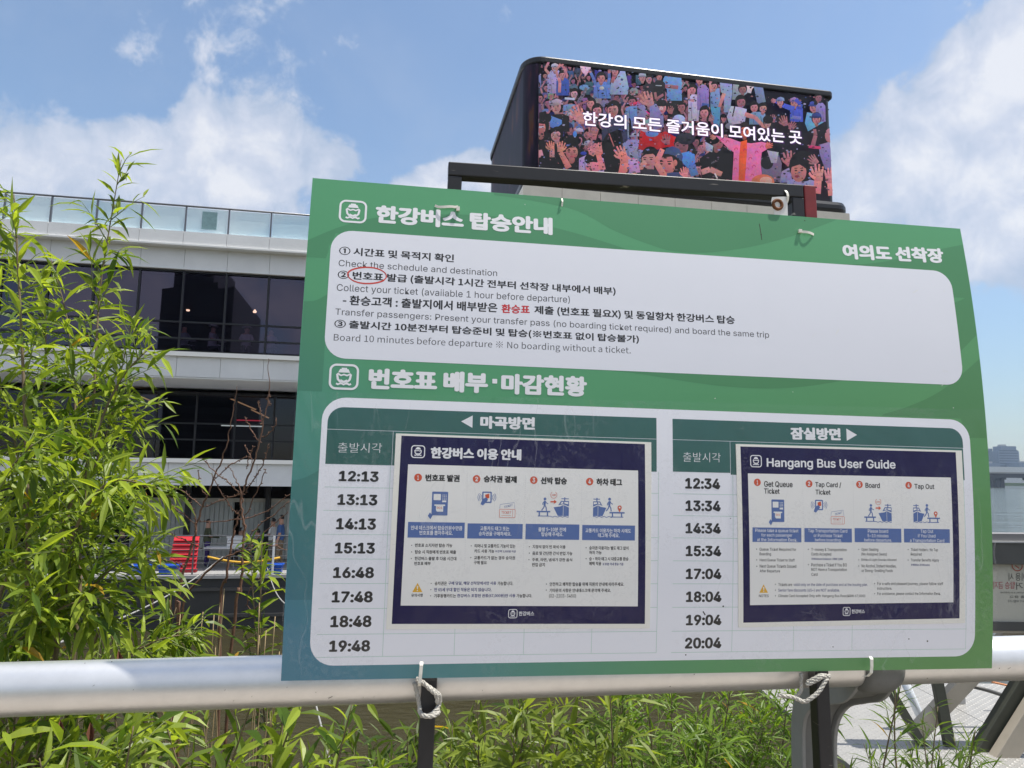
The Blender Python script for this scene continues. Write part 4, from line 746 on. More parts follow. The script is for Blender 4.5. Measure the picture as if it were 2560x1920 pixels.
    (a, b), (c, d), (e_, f_) = G_['warn']; wmb = MB(); fillp(wmb, [(a, b), (c, d), (e_, f_)], O); wmb.build('warning_triangle', yellow, P, fix=False)
    wmb = MB(); x_ = (a + c) / 2; fillp(wmb, [(x_ - .0011, b + .0095), (x_ - .0006, b + .0045), (x_ + .0006, b + .0045), (x_ + .0011, b + .0095)], O2); disc(wmb, x_, b + .0026, .0010, O2, 8); wmb.build('exclamation_mark', white_ink, P, fix=False)
    return P
GL = {k: G[k + 'L'] for k in ('hdicon', 'fticon', 'mach', 'tap', 'tick', 'board', 'out', 'warn')}; GR = {k: G[k + 'R'] for k in GL}
poster('navy bordered Korean user guide poster on the left timetable', G['paperL'], G['navyL'], G['innerL'], PL, G['circL'], G['dotsL'], G['bandL'], GL, 'L')
poster('navy bordered English user guide poster on the right timetable', G['paperR'], G['navyR'], G['innerR'], PR, G['circR'], G['dotsR'], G['bandR'], GR, 'R')
# ------------------------------------------------------------------ the video screen on the roof
VS = thing('video_screen', 'huge black rounded video screen on the roof showing a waving crowd', 'video screen', fp(14.8, 12.2, -4))
case_m = mat('screen_case', (.012, .012, .014), .35)
LS0, LS1, LZ0, LZ1, LD = 8.35, 21.3, 12.75, 17.62, -9.3
def ring_out(s0, s1, o0, o1, r, n=8):       # big radius on the left, small on the right
    q = min(r, .26) if r < .6 or r > .8 else .6; P = []
    for x, y, r_, a0 in ((s1, o1, q, 0), (s0, o1, r, 90), (s0, o0, r, 180), (s1, o0, q, 270)):
        cx_ = x - r_ if x == s1 else x + r_; cy_ = y - r_ if y == o1 else y + r_
        for i in range(n + 1): a = radians(a0 + 90 * i / n); P.append((cx_ + r_ * cos(a), cy_ + r_ * sin(a)))
    return P
def slab(mb, ring, z0, z1):
    n = len(ring); a = [fp(x, z0, y) for x, y in ring]; b = [fp(x, z1, y) for x, y in ring]
    mb.faces(a + b, [tuple(range(n)), tuple(range(2 * n - 1, n - 1, -1))] + [(i, (i + 1) % n, (i + 1) % n + n, i + n) for i in range(n)])
mb = MB(); slab(mb, ring_out(LS0, LS1, LD, -.04, .5), LZ0 - .2, LZ1 - .02); mb.build('screen_case', case_m, VS)
mb = MB(); slab(mb, ring_out(LS0 - .1, LS1 + .1, LD - .1, .10, .85), LZ1 - .26, LZ1 + .02); mb.build('top_bezel', case_m, VS, bevel=.06)
mb = MB(); slab(mb, ring_out(LS0 - .12, LS1 + .42, LD - .1, .42, .7), 12.2, LZ0); mb.build('lower_bezel', case_m, VS, bevel=.2)
# the picture wraps round the front left corner
PZ0, PZ1 = LZ0 + .01, LZ1 - .27
OFF = [.0]
def sp(x, y, k=0):       # position on the picture for a photo pixel; k = layer
    s, z = fac(x, y, 0); return fp(s, z, .01 + k)
pic = MB(); lay_n = [0]; frnd = random.Random(77)
XL, XR = LS0 + .50, LS1 - .27
def clipz(pts):
    # keep everything inside the picture rectangle (Sutherland-Hodgman in facade coordinates)
    def cut(P, f, g):
        out = []
        for i in range(len(P)):
            a, b = P[i], P[(i + 1) % len(P)]; fa, fb = f(a), f(b)
            if fa >= 0: out.append(a)
            if (fa >= 0) != (fb >= 0): t_ = fa / (fa - fb); out.append((a[0] + (b[0] - a[0]) * t_, a[1] + (b[1] - a[1]) * t_))
        return out
    for f in (lambda p: p[0] - XL, lambda p: XR - p[0], lambda p: p[1] - PZ0, lambda p: PZ1 - p[1]):
        pts = cut(pts, f, None)
        if len(pts) < 3: return []
    return pts
def lit(c, m=1.0): return tuple(min(1, x * m) for x in srgb(*c)[:3]) + (1,)
def dpoly(pts, col, step=True):
    if step: lay_n[0] += 1
    q = clipz([fac(x, y, 0) for x, y in pts])
    if q:
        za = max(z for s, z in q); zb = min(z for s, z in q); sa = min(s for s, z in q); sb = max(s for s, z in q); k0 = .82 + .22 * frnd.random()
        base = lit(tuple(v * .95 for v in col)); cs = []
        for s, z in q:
            k = k0 * (.70 + .42 * (z - zb) / (za - zb + .02) + .14 * (s - sa) / (sb - sa + .02)); cs.append(tuple(min(1, c * k) for c in base[:3]) + (1,))  # shading painted into each shape of the picture, brighter towards its top
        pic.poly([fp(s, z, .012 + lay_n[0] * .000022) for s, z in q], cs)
CRP = {'1': (1060, 120, .24412), '2': (1560, 150, .26221)}
def X_(c, x, y): a = CRP[c]; return (a[0] + x * a[2], a[1] + y * a[2])
def ell(c, x, y, rx, ry, col, rot=0, n=16):
    P = []
    for i in range(n):
        a = 2 * pi * i / n; u, v = rx * cos(a), ry * sin(a); P.append(X_(c, x + u * cos(rot) - v * sin(rot), y + u * sin(rot) + v * cos(rot)))
    dpoly(P, col)
def pg(c, pts, col): dpoly([X_(c, *p) for p in pts], col)
def ln(c, pts, w, col, w1=None):
    w1 = w1 or w; n = len(pts)
    for i in range(n - 1):
        (x0, y0), (x1, y1) = pts[i], pts[i + 1]; l = math.hypot(x1 - x0, y1 - y0) or 1; nx, ny = -(y1 - y0) / l, (x1 - x0) / l
        a = (w + (w1 - w) * i / (n - 1)) / 2; b = (w + (w1 - w) * (i + 1) / (n - 1)) / 2
        dpoly([X_(c, x0 + nx * a, y0 + ny * a), X_(c, x1 + nx * b, y1 + ny * b), X_(c, x1 - nx * b, y1 - ny * b), X_(c, x0 - nx * a, y0 - ny * a)], col, i == 0)
SK1, SK2, SK3 = (212, 140, 150), (172, 108, 124), (236, 156, 160)
def head(c, x, y, r, hair=(14, 12, 18), skin=SK1, look=0, long=False, glasses=False, cap=None):
    ell(c, x, y - r * .12, r * .98, r * 1.15, hair)
    if long: pg(c, [(x - r * .95, y - r * .3), (x + r * .95, y - r * .3), (x + r * 1.1, y + r * 1.7), (x - r * 1.1, y + r * 1.7)], hair)
    ell(c, x, y + r * 1.0, r * .38, r * .5, tuple(int(v * .82) for v in skin))
    ell(c, x + look * r * .18, y + r * .12, r * .74, r * .92, skin)
    ell(c, x + look * r * .28 + r * .25, y + r * .3, r * .4, r * .5, tuple(int(v * .93) for v in skin))
    pg(c, [(x - r * .85 + look * r * .1, y - r * .1), (x - r * .7, y - r * .75), (x, y - r * 1.05), (x + r * .7, y - r * .75), (x + r * .85 + look * r * .1, y - r * .1), (x + r * .45 + look * r * .2, y - r * .5), (x - r * .3 + look * r * .2, y - r * .42)], hair)
    if r < 26: return
    for s in (-.33, .33):
        ell(c, x + s * r + look * r * .25, y + r * .08, r * .14, r * .07, (40, 26, 34), n=8); ln(c, [(x + (s - .18) * r + look * r * .25, y - r * .1), (x + (s + .18) * r + look * r * .25, y - r * .12)], r * .08, (50, 30, 34))
    ell(c, x + look * r * .3, y + r * .36, r * .1, r * .13, tuple(int(v * .86) for v in skin), n=8)
    ell(c, x + look * r * .26, y + r * .64, r * .22, r * .09, (176, 70, 90), n=8)
    if glasses: ln(c, [(x - r * .7 + look * r * .2, y + r * .08), (x + r * .6 + look * r * .2, y + r * .02)], r * .2, (225, 215, 235))
    if cap:
        pg(c, [(x - r * .95, y - r * .25), (x - r * .8, y - r * .9), (x, y - r * 1.2), (x + r * .8, y - r * .9), (x + r * .95, y - r * .25)], cap)
        ell(c, x + look * r * .6, y - r * .3, r * .9, r * .2, tuple(int(v * .8) for v in cap))
def hand(c, x, y, ang, s, skin=SK1, thumb=1):      # open hand, fingers towards ang (degrees, up = 90)
    a = radians(ang); ux, uy = cos(a), -sin(a); vx, vy = -uy * thumb, ux * thumb
    q = lambda p, t_: (x + (ux * p + vx * t_) * s, y + (uy * p + vy * t_) * s)
    pg(c, [q(-.1, -.26), q(.5, -.42), q(.62, -.1), q(.58, .36), q(-.1, .3)], skin)
    for t0, t1, l in ((-.36, -.52, 1.0), (-.14, -.18, 1.18), (.08, .1, 1.14), (.28, .38, .95)):
        ln(c, [q(.48, t0), q((.48 + l) / 2 + .06, (t0 + t1) / 2), q(l, t1)], .2 * s, skin, .13 * s)
    ln(c, [q(.1, -.24), q(.36, -.56), q(.58, -.66)], .22 * s, skin, .14 * s)
    ln(c, [q(.2, -.2), q(.3, .28)], .05 * s, tuple(int(v * .84) for v in skin)); ln(c, [q(.5, -.38), q(.52, .32)], .04 * s, tuple(int(v * .86) for v in skin))
def body(c, x, y, w, h, col):
    pg(c, [(x - w * .22, y), (x + w * .22, y), (x + w * .5, y + h * .16), (x + w * .52, y + h), (x - w * .52, y + h), (x - w * .5, y + h * .16)], col)
    ln(c, [(x - w * .28, y + h * .3), (x - w * .22, y + h * .95)], w * .05, tuple(int(v * .75) for v in col)); ln(c, [(x + w * .2, y + h * .35), (x + w * .3, y + h * .9)], w * .05, tuple(int(v * .8) for v in col))
# ground of the picture, then rows of people from the back to the front
x0, y0 = 1320, 130
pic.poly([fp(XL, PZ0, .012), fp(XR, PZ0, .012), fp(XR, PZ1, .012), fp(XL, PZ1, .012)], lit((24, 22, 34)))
rnd = random.Random(21)
shirts = [(150, 170, 225), (190, 180, 225), (24, 24, 34), (30, 28, 38), (70, 100, 190), (205, 195, 225), (110, 140, 205), (60, 40, 70), (120, 110, 150), (20, 20, 28), (165, 130, 190)]
for row in range(9):
    y = 20 + row * 135; r = 24 + row * 5
    nn = int(46 - row * 2.5)
    for i in range(nn):
        x = -120 + 3260 * i / nn + rnd.uniform(-28, 28); yy = y + rnd.uniform(-35, 35) + (x - 200) * .115; col = rnd.choice(shirts)
        if row > 4 and rnd.random() < .8: col = rnd.choice([(22, 20, 28), (30, 26, 34), (40, 34, 46)])
        col = tuple(int(v * rnd.uniform(.5, .85)) for v in col)
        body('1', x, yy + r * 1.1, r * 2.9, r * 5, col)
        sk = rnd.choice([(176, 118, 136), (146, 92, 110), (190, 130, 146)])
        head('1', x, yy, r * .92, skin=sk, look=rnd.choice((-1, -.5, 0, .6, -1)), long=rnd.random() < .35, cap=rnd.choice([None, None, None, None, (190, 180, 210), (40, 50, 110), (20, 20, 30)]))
        q = rnd.random()
        if q < .33:
            for s in (-1, 1):
                ln('1', [(x + s * r * 1.3, yy + r * 1.8), (x + s * r * 1.7, yy + r * .2), (x + s * r * .8, yy - r * 1.3)], r * .55, sk, r * .4)
                hand('1', x + s * r * .8, yy - r * 1.4, 90 + s * 14, r * .75, sk, s)
        elif q < .6:
            s = rnd.choice((-1, 1)); ln('1', [(x + s * r * 1.2, yy + r * 3.2), (x + s * r * .7, yy + r * 2.0)], r * .5, sk, r * .4); hand('1', x + s * r * .6, yy + r * 1.9, 90 + s * 25, r * .8, sk, s)
# chosen people, back to front (pixels of two close-ups of the screen)
body('1', 1330, 250, 150, 240, (190, 170, 232)); head('1', 1330, 230, 42, cap=(200, 190, 235))
for s in (-1, 1): ln('1', [(1330 + s * 60, 290), (1330 + s * 100, 240), (1330 + s * 60, 165)], 30, SK1, 22)
body('1', 1410, 330, 130, 180, (62, 92, 190)); head('1', 1405, 300, 40); ln('1', [(1375, 480), (1380, 380), (1370, 330)], 30, SK1); put_ = None
ln('1', [(1360, 330), (1340, 250), (1400, 180)], 24, SK1); ln('1', [(1460, 330), (1430, 240), (1380, 180)], 24, SK1)
pg('1', [(1580, 190), (1700, 200), (1690, 250), (1640, 310), (1600, 260)], (235, 190, 235))
body('1', 1810, 370, 170, 170, (98, 130, 210)); head('1', 1800, 330, 52); ln('1', [(1745, 400), (1720, 330), (1690, 270)], 34, (98, 130, 210), 26); ln('1', [(1870, 400), (1885, 330), (1880, 280)], 34, (98, 130, 210), 26); ell('1', 1806, 435, 24, 18, (220, 200, 210))
hand('1', 1690, 275, 100, 34); hand('1', 1880, 282, 85, 34, thumb=-1)
pg('1', [(1985, 260), (2045, 262), (2082, 430), (2070, 500), (1890, 500), (1900, 380), (1960, 330)], (168, 186, 232)); head('1', 1950, 260, 44, cap=(225, 205, 235), look=-1); ln('1', [(1910, 380), (1930, 320)], 34, SK2); ell('1', 2012, 348, 14, 12, (50, 70, 140))
head('1', 1530, 490, 46, long=True, look=-.6, skin=(216, 160, 175)); ln('1', [(1430, 540), (1530, 548)], 22, (200, 205, 240)); body('1', 1490, 600, 150, 70, (130, 160, 225))
ell('1', 1630, 430, 52, 30, (120, 165, 232)); ln('1', [(1560, 590), (1620, 500), (1650, 430)], 36, (120, 110, 140), 26)
head('1', 1350, 620, 66, cap=(196, 170, 190), look=-.7); body('1', 1380, 700, 190, 180, (22, 20, 28))
head('1', 1700, 590, 50, long=True, look=-.8); head('1', 1760, 660, 58, long=True); head('1', 1930, 650, 74, look=-.8, skin=(206, 136, 142)); body('1', 1940, 740, 260, 260, (58, 62, 96))
ln('1', [(1500, 640), (1580, 600), (1670, 562)], 26, SK2, 14)
pg('1', [(1270, 710), (1400, 760), (1400, 800), (1330, 850), (1280, 830)], (92, 130, 215))
head('1', 2120, 570, 50, look=-.6, skin=SK2); body('1', 2130, 620, 160, 120, (112, 150, 220)); ln('1', [(2100, 600), (2190, 580)], 26, (240, 70, 120))
# standing figures at the top right
pg('2', [(380, 165), (530, 175), (535, 410), (395, 408), (392, 300), (350, 268), (360, 200)], (112, 158, 222)); ln('2', [(355, 280), (375, 405)], 32, SK2); ln('2', [(500, 285), (420, 275), (360, 272)], 36, SK2); pg('2', [(395, 408), (535, 410), (530, 640), (400, 640)], (20, 18, 26)); ell('2', 418, 278, 12, 10, (30, 30, 40))
head('2', 225, 205, 36, long=True, look=-.5); body('2', 225, 250, 120, 110, (34, 32, 44)); head('2', 320, 185, 34); body('2', 320, 215, 110, 180, (24, 24, 34)); ln('2', [(285, 265), (345, 268)], 8, (200, 200, 220)); ln('2', [(280, 330), (290, 395), (360, 350)], 24, SK2)
head('2', 160, 190, 40, cap=(176, 176, 200)); head('2', 640, 305, 46, long=True, look=-1); body('2', 655, 350, 120, 250, (196, 186, 222)); ln('2', [(600, 300), (600, 400), (650, 410)], 24, SK1)
head('2', 700, 215, 40); body('2', 735, 260, 110, 240, (160, 128, 205)); ln('2', [(720, 460), (790, 470)], 60, (70, 96, 170))
pg('2', [(805, 300), (890, 290), (905, 470), (805, 470)], (130, 156, 220)); pg('2', [(805, 470), (900, 470), (890, 660), (840, 660)], (86, 150, 205)); head('2', 840, 270, 38); ln('2', [(810, 330), (800, 240), (830, 205)], 22, SK1)
pg('2', [(890, 210), (1010, 215), (1010, 345), (990, 520), (930, 520), (935, 345), (905, 330)], (158, 172, 222)); ln('2', [(935, 340), (890, 470)], 36, SK1, 26); pg('2', [(1020, 220), (1140, 240), (1170, 330), (1060, 400), (1010, 400)], (150, 160, 178))
pg('2', [(1115, 228), (1255, 240), (1200, 300), (1190, 340), (1150, 330)], (246, 214, 240))
head('2', 1110, 300, 44, skin=SK2); head('2', 1090, 420, 54, look=.6, skin=SK2); pg('2', [(1000, 460), (1080, 470), (1150, 490), (1130, 620), (985, 640), (960, 560)], (190, 186, 220)); ln('2', [(1035, 465), (1015, 560)], 12, (24, 22, 32))
pg('2', [(1215, 270), (1300, 265), (1330, 420), (1250, 440)], (120, 140, 184)); head('2', 1220, 470, 46); body('2', 1250, 515, 150, 120, (118, 150, 190)); head('2', 1300, 480, 44, look=.5)
body('2', 1620, 460, 120, 150, (74, 92, 220)); head('2', 1600, 430, 46, cap=(170, 130, 200)); ln('2', [(1600, 490), (1510, 460), (1420, 410)], 52, (78, 98, 226), 34); ln('2', [(1650, 490), (1660, 440), (1610, 395)], 46, (74, 92, 220), 34); ln('2', [(1580, 565), (1665, 575)], 30, (120, 120, 200)); hand('2', 1425, 412, 165, 40)
head('2', 1470, 420, 40, cap=(130, 150, 200), look=-.6); head('2', 1790, 470, 52, cap=(70, 90, 190), look=-.4); pg('2', [(1720, 520), (1870, 540), (1900, 600), (1730, 700), (1700, 620)], (110, 176, 226)); head('2', 1830, 380, 40, long=True, skin=SK2); body('2', 1850, 430, 90, 180, (150, 130, 200))
head('2', 1810, 580, 50, cap=(52, 70, 150)); head('2', 750, 520, 52, long=True, look=-.4); hand('2', 750, 600, 110, 60, SK2); hand('2', 800, 600, 70, 50, SK2, -1); head('2', 535, 470, 46, look=-.6, skin=SK2); hand('2', 425, 530, 80, 60, SK2)
ell('2', 505, 590, 62, 48, (178, 182, 226)); ell('2', 985, 650, 40, 30, (120, 120, 140)); head('2', 340, 470, 60, cap=(22, 22, 30)); put_cap = (318, 505)
# praying hands high in the middle
pg('2', [(110, 470), (170, 440), (210, 520), (170, 600), (110, 560)], (150, 140, 190)); pg('2', [(230, 460), (290, 440), (360, 560), (360, 660), (270, 690), (230, 600)], (142, 138, 192))
hand('2', 185, 440, 96, 105, SK2); hand('2', 235, 450, 108, 118, SK1)
ln('2', [(195, 510), (230, 540)], 12, (240, 60, 150))
pg('1', [(2065, 690), (2080, 690), (2085, 1100), (2070, 1100)], (140, 150, 190)); pg('1', [(2140, 860), (2155, 860), (2160, 1160), (2145, 1160)], (130, 140, 180))
# front rows, left
body('1', 1230, 900, 330, 420, (16, 15, 20)); head('1', 1185, 830, 88, look=-1, skin=(206, 122, 124), glasses=True); ell('1', 1210, 740, 85, 62, (12, 11, 16)); pg('1', [(1080, 930), (1140, 900), (1150, 1010), (1075, 1060)], (150, 150, 205)); ln('1', [(1080, 1095), (1150, 1110), (1205, 1095)], 88, (222, 150, 168), 66)
head('1', 1350, 910, 66, look=-1, skin=(206, 150, 160)); body('1', 1500, 1050, 420, 260, (14, 13, 18)); head('1', 1500, 1080, 84, skin=(206, 126, 126)); ell('1', 1500, 970, 96, 58, (10, 10, 14))
ln('1', [(1300, 1140), (1300, 1060)], 50, SK1); hand('1', 1298, 1070, 98, 84, (226, 138, 128)); ln('1', [(1470, 1250), (1430, 1170), (1385, 1090)], 66, (214, 128, 124), 46); hand('1', 1382, 1080, 86, 90, (232, 146, 134), -1)
ell('1', 1620, 1100, 32, 18, (52, 70, 190)); ell('1', 1532, 905, 20, 30, (80, 140, 235)); ell('1', 1535, 855, 12, 14, (210, 170, 200))
hand('1', 1590, 760, 108, 135, (236, 152, 158)); ln('1', [(1600, 760), (1600, 800)], 62, (236, 152, 158))
hand('1', 1715, 950, 82, 110, (196, 122, 128)); hand('1', 1700, 870, 20, 50, (200, 130, 140))
body('1', 1700, 1120, 250, 200, (188, 160, 220)); ell('1', 1700, 1160, 72, 58, (12, 11, 16)); ell('1', 1720, 1240, 80, 52, (226, 130, 150))
hand('1', 1700, 1110, 62, 100, (230, 140, 150)); ln('1', [(1820, 1270), (1790, 1180), (1770, 1110)], 60, (226, 134, 140), 48); hand('1', 1772, 1110, 84, 104, (230, 138, 140), -1)
pg('1', [(1860, 900), (2000, 850), (2080, 1290), (1850, 1290), (1800, 1000)], (16, 14, 18)); ln('1', [(1880, 900), (1930, 1030)], 12, (200, 120, 120))
body('1', 2130, 960, 220, 260, (150, 146, 204)); ln('1', [(2160, 1300), (2100, 1200), (2040, 1150)], 92, (238, 140, 138), 72); hand('1', 2030, 1150, 112, 118, (240, 146, 148)); ln('1', [(2120, 1150), (2190, 1200)], 16, (255, 80, 160))
# front rows, centre and right
pg('2', [(140, 690), (250, 745), (380, 700), (480, 760), (478, 845), (200, 890), (118, 870)], (206, 34, 42)); ell('2', 250, 725, 62, 30, (112, 140, 220)); hand('2', 395, 820, 95, 80, SK2)
head('2', 545, 830, 88, look=-1, skin=(150, 92, 110)); ell('2', 570, 770, 92, 58, (44, 44, 58)); pg('2', [(520, 910), (600, 890), (655, 920), (660, 1000), (600, 1060), (540, 1000)], (86, 142, 232)); pg('2', [(590, 1040), (660, 1010), (690, 1110), (620, 1130)], (96, 130, 200))
head('2', 235, 960, 92, look=-1, skin=(214, 140, 146), long=True); ln('2', [(120, 1110), (150, 1030), (190, 990)], 56, (216, 138, 140), 44); body('2', 210, 1060, 200, 90, (50, 44, 56))
pg('2', [(20, 970), (110, 960), (140, 1090), (40, 1100)], (196, 150, 205)); ln('2', [(-30, 1110), (-10, 1000), (-30, 900)], 84, (240, 138, 138), 70)
head('2', 400, 1000, 120, look=-.8, skin=(214, 128, 128)); pg('2', [(365, 915), (385, 862), (445, 842), (510, 870), (545, 940), (530, 990), (460, 930), (400, 915)], (62, 78, 130)); pg('2', [(440, 940), (540, 990), (545, 1100), (480, 1090)], (20, 18, 26)); ln('2', [(370, 1130), (290, 1000), (350, 870)], 62, (236, 140, 136), 46); ell('2', 470, 1000, 20, 30, (212, 124, 124)); body('2', 470, 1090, 160, 60, (60, 74, 120))
hand('2', 565, 1130, 92, 80, (238, 142, 148))
pg('2', [(700, 960), (830, 870), (920, 840), (1010, 900), (1020, 1160), (720, 1140)], (16, 14, 19)); head('2', 860, 800, 70, look=.9, skin=(180, 110, 116)); ell('2', 820, 780, 72, 46, (14, 12, 18)); pg('2', [(755, 800), (830, 840), (820, 900), (760, 880)], (190, 190, 226)); ln('2', [(720, 1090), (800, 1060), (910, 1110)], 52, (216, 138, 144)); ln('2', [(845, 1100), (870, 1150)], 14, (226, 200, 226))
for i in range(5): ln('2', [(815 + i * 14, 1010 - i * 6), (822 + i * 14, 990 - i * 7)], 4, (150, 146, 160))
head('2', 1125, 690, 62, look=0, skin=(226, 110, 92), hair=(40, 24, 30))
pg('2', [(850, 740), (1000, 770), (1080, 800), (1190, 815), (1290, 800), (1370, 820), (1340, 870), (1290, 900), (1280, 1000), (1300, 1180), (1010, 1170), (1025, 900), (960, 850)], (238, 118, 176)); pg('2', [(1090, 800), (1150, 780), (1150, 900), (1130, 1175), (1070, 1175), (1075, 950)], (244, 96, 50))
for (x, y) in ((910, 790), (965, 800), (1045, 870), (1040, 1060), (1150, 1060), (1215, 1035), (1200, 1120), (1240, 900), (1290, 850), (1180, 960), (1130, 880), (1040, 970)): ln('2', [(x - 14, y + 10), (x - 8, y - 10), (x + 10, y - 12), (x + 16, y + 4)], 6, (214, 60, 110))
hand('2', 1330, 850, 20, 60, (236, 120, 110)); hand('2', 850, 760, 160, 44, (236, 140, 130))
pg('2', [(1280, 960), (1440, 900), (1480, 1000), (1470, 1180), (1300, 1170)], (120, 108, 140)); ell('2', 1340, 1000, 60, 62, (26, 24, 32)); pg('2', [(1340, 880), (1450, 900), (1430, 1000), (1380, 1000)], (176, 168, 196)); ln('2', [(1130, 540), (1230, 570), (1320, 670)], 46, (216, 140, 146), 30)
hand('2', 1560, 1020, 92, 120, (190, 120, 130)); pg('2', [(1480, 1080), (1560, 1040), (1580, 1180), (1460, 1190)], (150, 140, 186))
body('2', 1660, 1150, 260, 120, (150, 146, 196)); ell('2', 1680, 1030, 132, 150, (16, 14, 20)); ell('2', 1640, 1085, 74, 96, (204, 128, 130)); pg('2', [(1570, 1040), (1600, 985), (1690, 980), (1720, 1060), (1650, 1015)], (16, 14, 20))
for x in (1615, 1670): ell('2', x, 1072, 13, 7, (36, 22, 30)); ln('2', [(x - 16, 1052), (x + 14, 1050)], 7, (60, 34, 40))
ell('2', 1625, 1128, 24, 13, (150, 50, 70)); ell('2', 1632, 1100, 9, 12, (182, 108, 112))
pg('2', [(1830, 830), (1930, 800), (1985, 1070), (1890, 1060), (1840, 920)], (140, 122, 182)); ell('2', 1935, 740, 46, 68, (196, 126, 140)); ln('2', [(1770, 850), (1800, 740), (1790, 680)], 44, SK2, 30); ln('2', [(1735, 845), (1850, 858)], 26, (216, 60, 110)); hand('2', 1810, 1000, 130, 84, (190, 122, 132))
ell('2', 1300, 1180, 110, 72, (206, 110, 84)); ell('2', 1330, 1170, 60, 40, (240, 170, 160))
ln('2', [(1810, 1290), (1825, 1150)], 80, (236, 140, 146), 66); hand('2', 1828, 1160, 93, 130, (242, 150, 156)); ln('2', [(1950, 1310), (1935, 1180)], 60, (236, 140, 146), 50); hand('2', 1935, 1180, 92, 118, (240, 148, 154), -1)
hand('2', 1395, 610, 80, 60, SK2); hand('2', 1515, 640, 105, 80, SK2); head('2', 1345, 620, 44, skin=(216, 150, 160)); ell('2', 1350, 590, 50, 40, (18, 16, 24)); hand('2', 1560, 680, 50, 70, SK2)
# the clutter between the figures: hair, sleeves, bags, phones
rnd = random.Random(99); pal = [(16, 15, 22)] * 5 + [(34, 30, 44), (58, 50, 76), (150, 104, 122), (190, 128, 140), (120, 132, 190), (168, 160, 206), (70, 90, 160), (110, 84, 110)]
keep = [(1185, 830, 90), (1500, 1080, 90), (1350, 620, 60), (1930, 650, 70)] 
for i in range(1500):
    c_ = rnd.choice('12'); x, y = rnd.uniform(1040, 2230), rnd.uniform(60, 1300)
    if c_ == '2': x = rnd.uniform(0, 2000)
    yy = y + (0 if c_ == '1' else x * .02)
    r = rnd.uniform(3, 10); n_ = rnd.choice((4, 5, 6)); a0 = rnd.uniform(0, 6); el_ = rnd.uniform(.5, 2.2)
    if c_ == '2' and 900 < x < 1400 and yy > 720: continue
    col = rnd.choice(pal); pg(c_, [(x + r * el_ * cos(a0 + 2 * pi * k / n_) * rnd.uniform(.7, 1.2), yy + r * sin(a0 + 2 * pi * k / n_) * rnd.uniform(.7, 1.2)) for k in range(n_)], col)
# caption
def led_text(body_, xl, yb, xr, ybr, hpx, k, col, weight, grow=0):
    vs, fs = glyphs(body_, weight); x0 = min(v[0] for v in vs); x1 = max(v[0] for v in vs); y0 = min(v[1] for v in vs); y1 = max(v[1] for v in vs)
    a = fac(xl, yb, 0); b = fac(xr, ybr, 0); tpt = fac(xl, yb - hpx, 0); hh = tpt[1] - a[1]; P = []
    for x, y in vs:
        u = (x - x0) / (x1 - x0); w = (y - y0) / (y1 - y0); P.append(fp(a[0] + (b[0] - a[0]) * u, a[1] + (b[1] - a[1]) * u + hh * w, .012 + k))
    m_ = MB(); m_.faces(P, fs)
    if weight > 0:
        g = weight * hh
        for q_ in range(8): m_.faces([p + HF * (g * cos(q_ * pi / 4)) + UP * (g * sin(q_ * pi / 4)) + NF * (.00002 * (q_ + 1)) for p in P], fs)
    return m_
print('LAYERS', lay_n[0])
zt = .012 + lay_n[0] * .000022 + .002
lm_ = emit('led_picture', (1, 1, 1), .62, attr='tint'); t = lm_.node_tree; p = t.nodes['Principled BSDF']; tcn = t.nodes.new('ShaderNodeTexCoord')
src = p.inputs['Emission Color'].links[0].from_socket
for sc_, lo_, hi_ in ((2.2, .62, 1.3), (9, .62, 1.36)):        # uneven light inside the picture, down to single clusters of diodes
    n_ = t.nodes.new('ShaderNodeTexNoise'); n_.inputs['Scale'].default_value = sc_; n_.inputs['Detail'].default_value = 5; n_.inputs['Roughness'].default_value = .7; t.links.new(tcn.outputs['Object'], n_.inputs['Vector'])
    r_ = t.nodes.new('ShaderNodeVectorMath'); r_.operation = 'MULTIPLY_ADD'; t.links.new(n_.outputs['Color'], r_.inputs[0]); k_ = (hi_ - lo_) * 1.6; r_.inputs[1].default_value = (k_,) * 3; r_.inputs[2].default_value = ((lo_ + hi_) / 2 - k_ / 2,) * 3
    m_ = t.nodes.new('ShaderNodeVectorMath'); m_.operation = 'MULTIPLY'; t.links.new(src, m_.inputs[0]); t.links.new(r_.outputs[0], m_.inputs[1]); src = m_.outputs[0]
t.links.new(src, p.inputs['Emission Color'])
pm_ = pic.build('crowd_picture', lm_, VS, attr='tint', fix=False)
xl, yl = X_('1', 1612, 812); xr, yr = X_('2', 1662, 828); hp = 34
led_text('한강의 모든 즐거움이 모여있는 곳', xl - 1, yl + 3.5, xr + 3, yr + 2, hp + 3, zt, None, .036).build('caption_outline', emit('led_caption_edge', srgb(90, 40, 120), .5), VS, fix=False)
led_text('한강의 모든 즐거움이 모여있는 곳', xl, yl + 2, xr, yr, hp, zt + .004, None, .022).build('caption', emit('led_caption', (.90, .82, .96), .95), VS, fix=False)
cx_, cy_ = X_('2', 318, 506); led_text('NY', cx_, cy_, cx_ + 10, cy_ + 1, 9, zt + .004, None, .01).build('cap_monogram', emit('led_grey', (.5, .5, .55), .8), VS, fix=False)
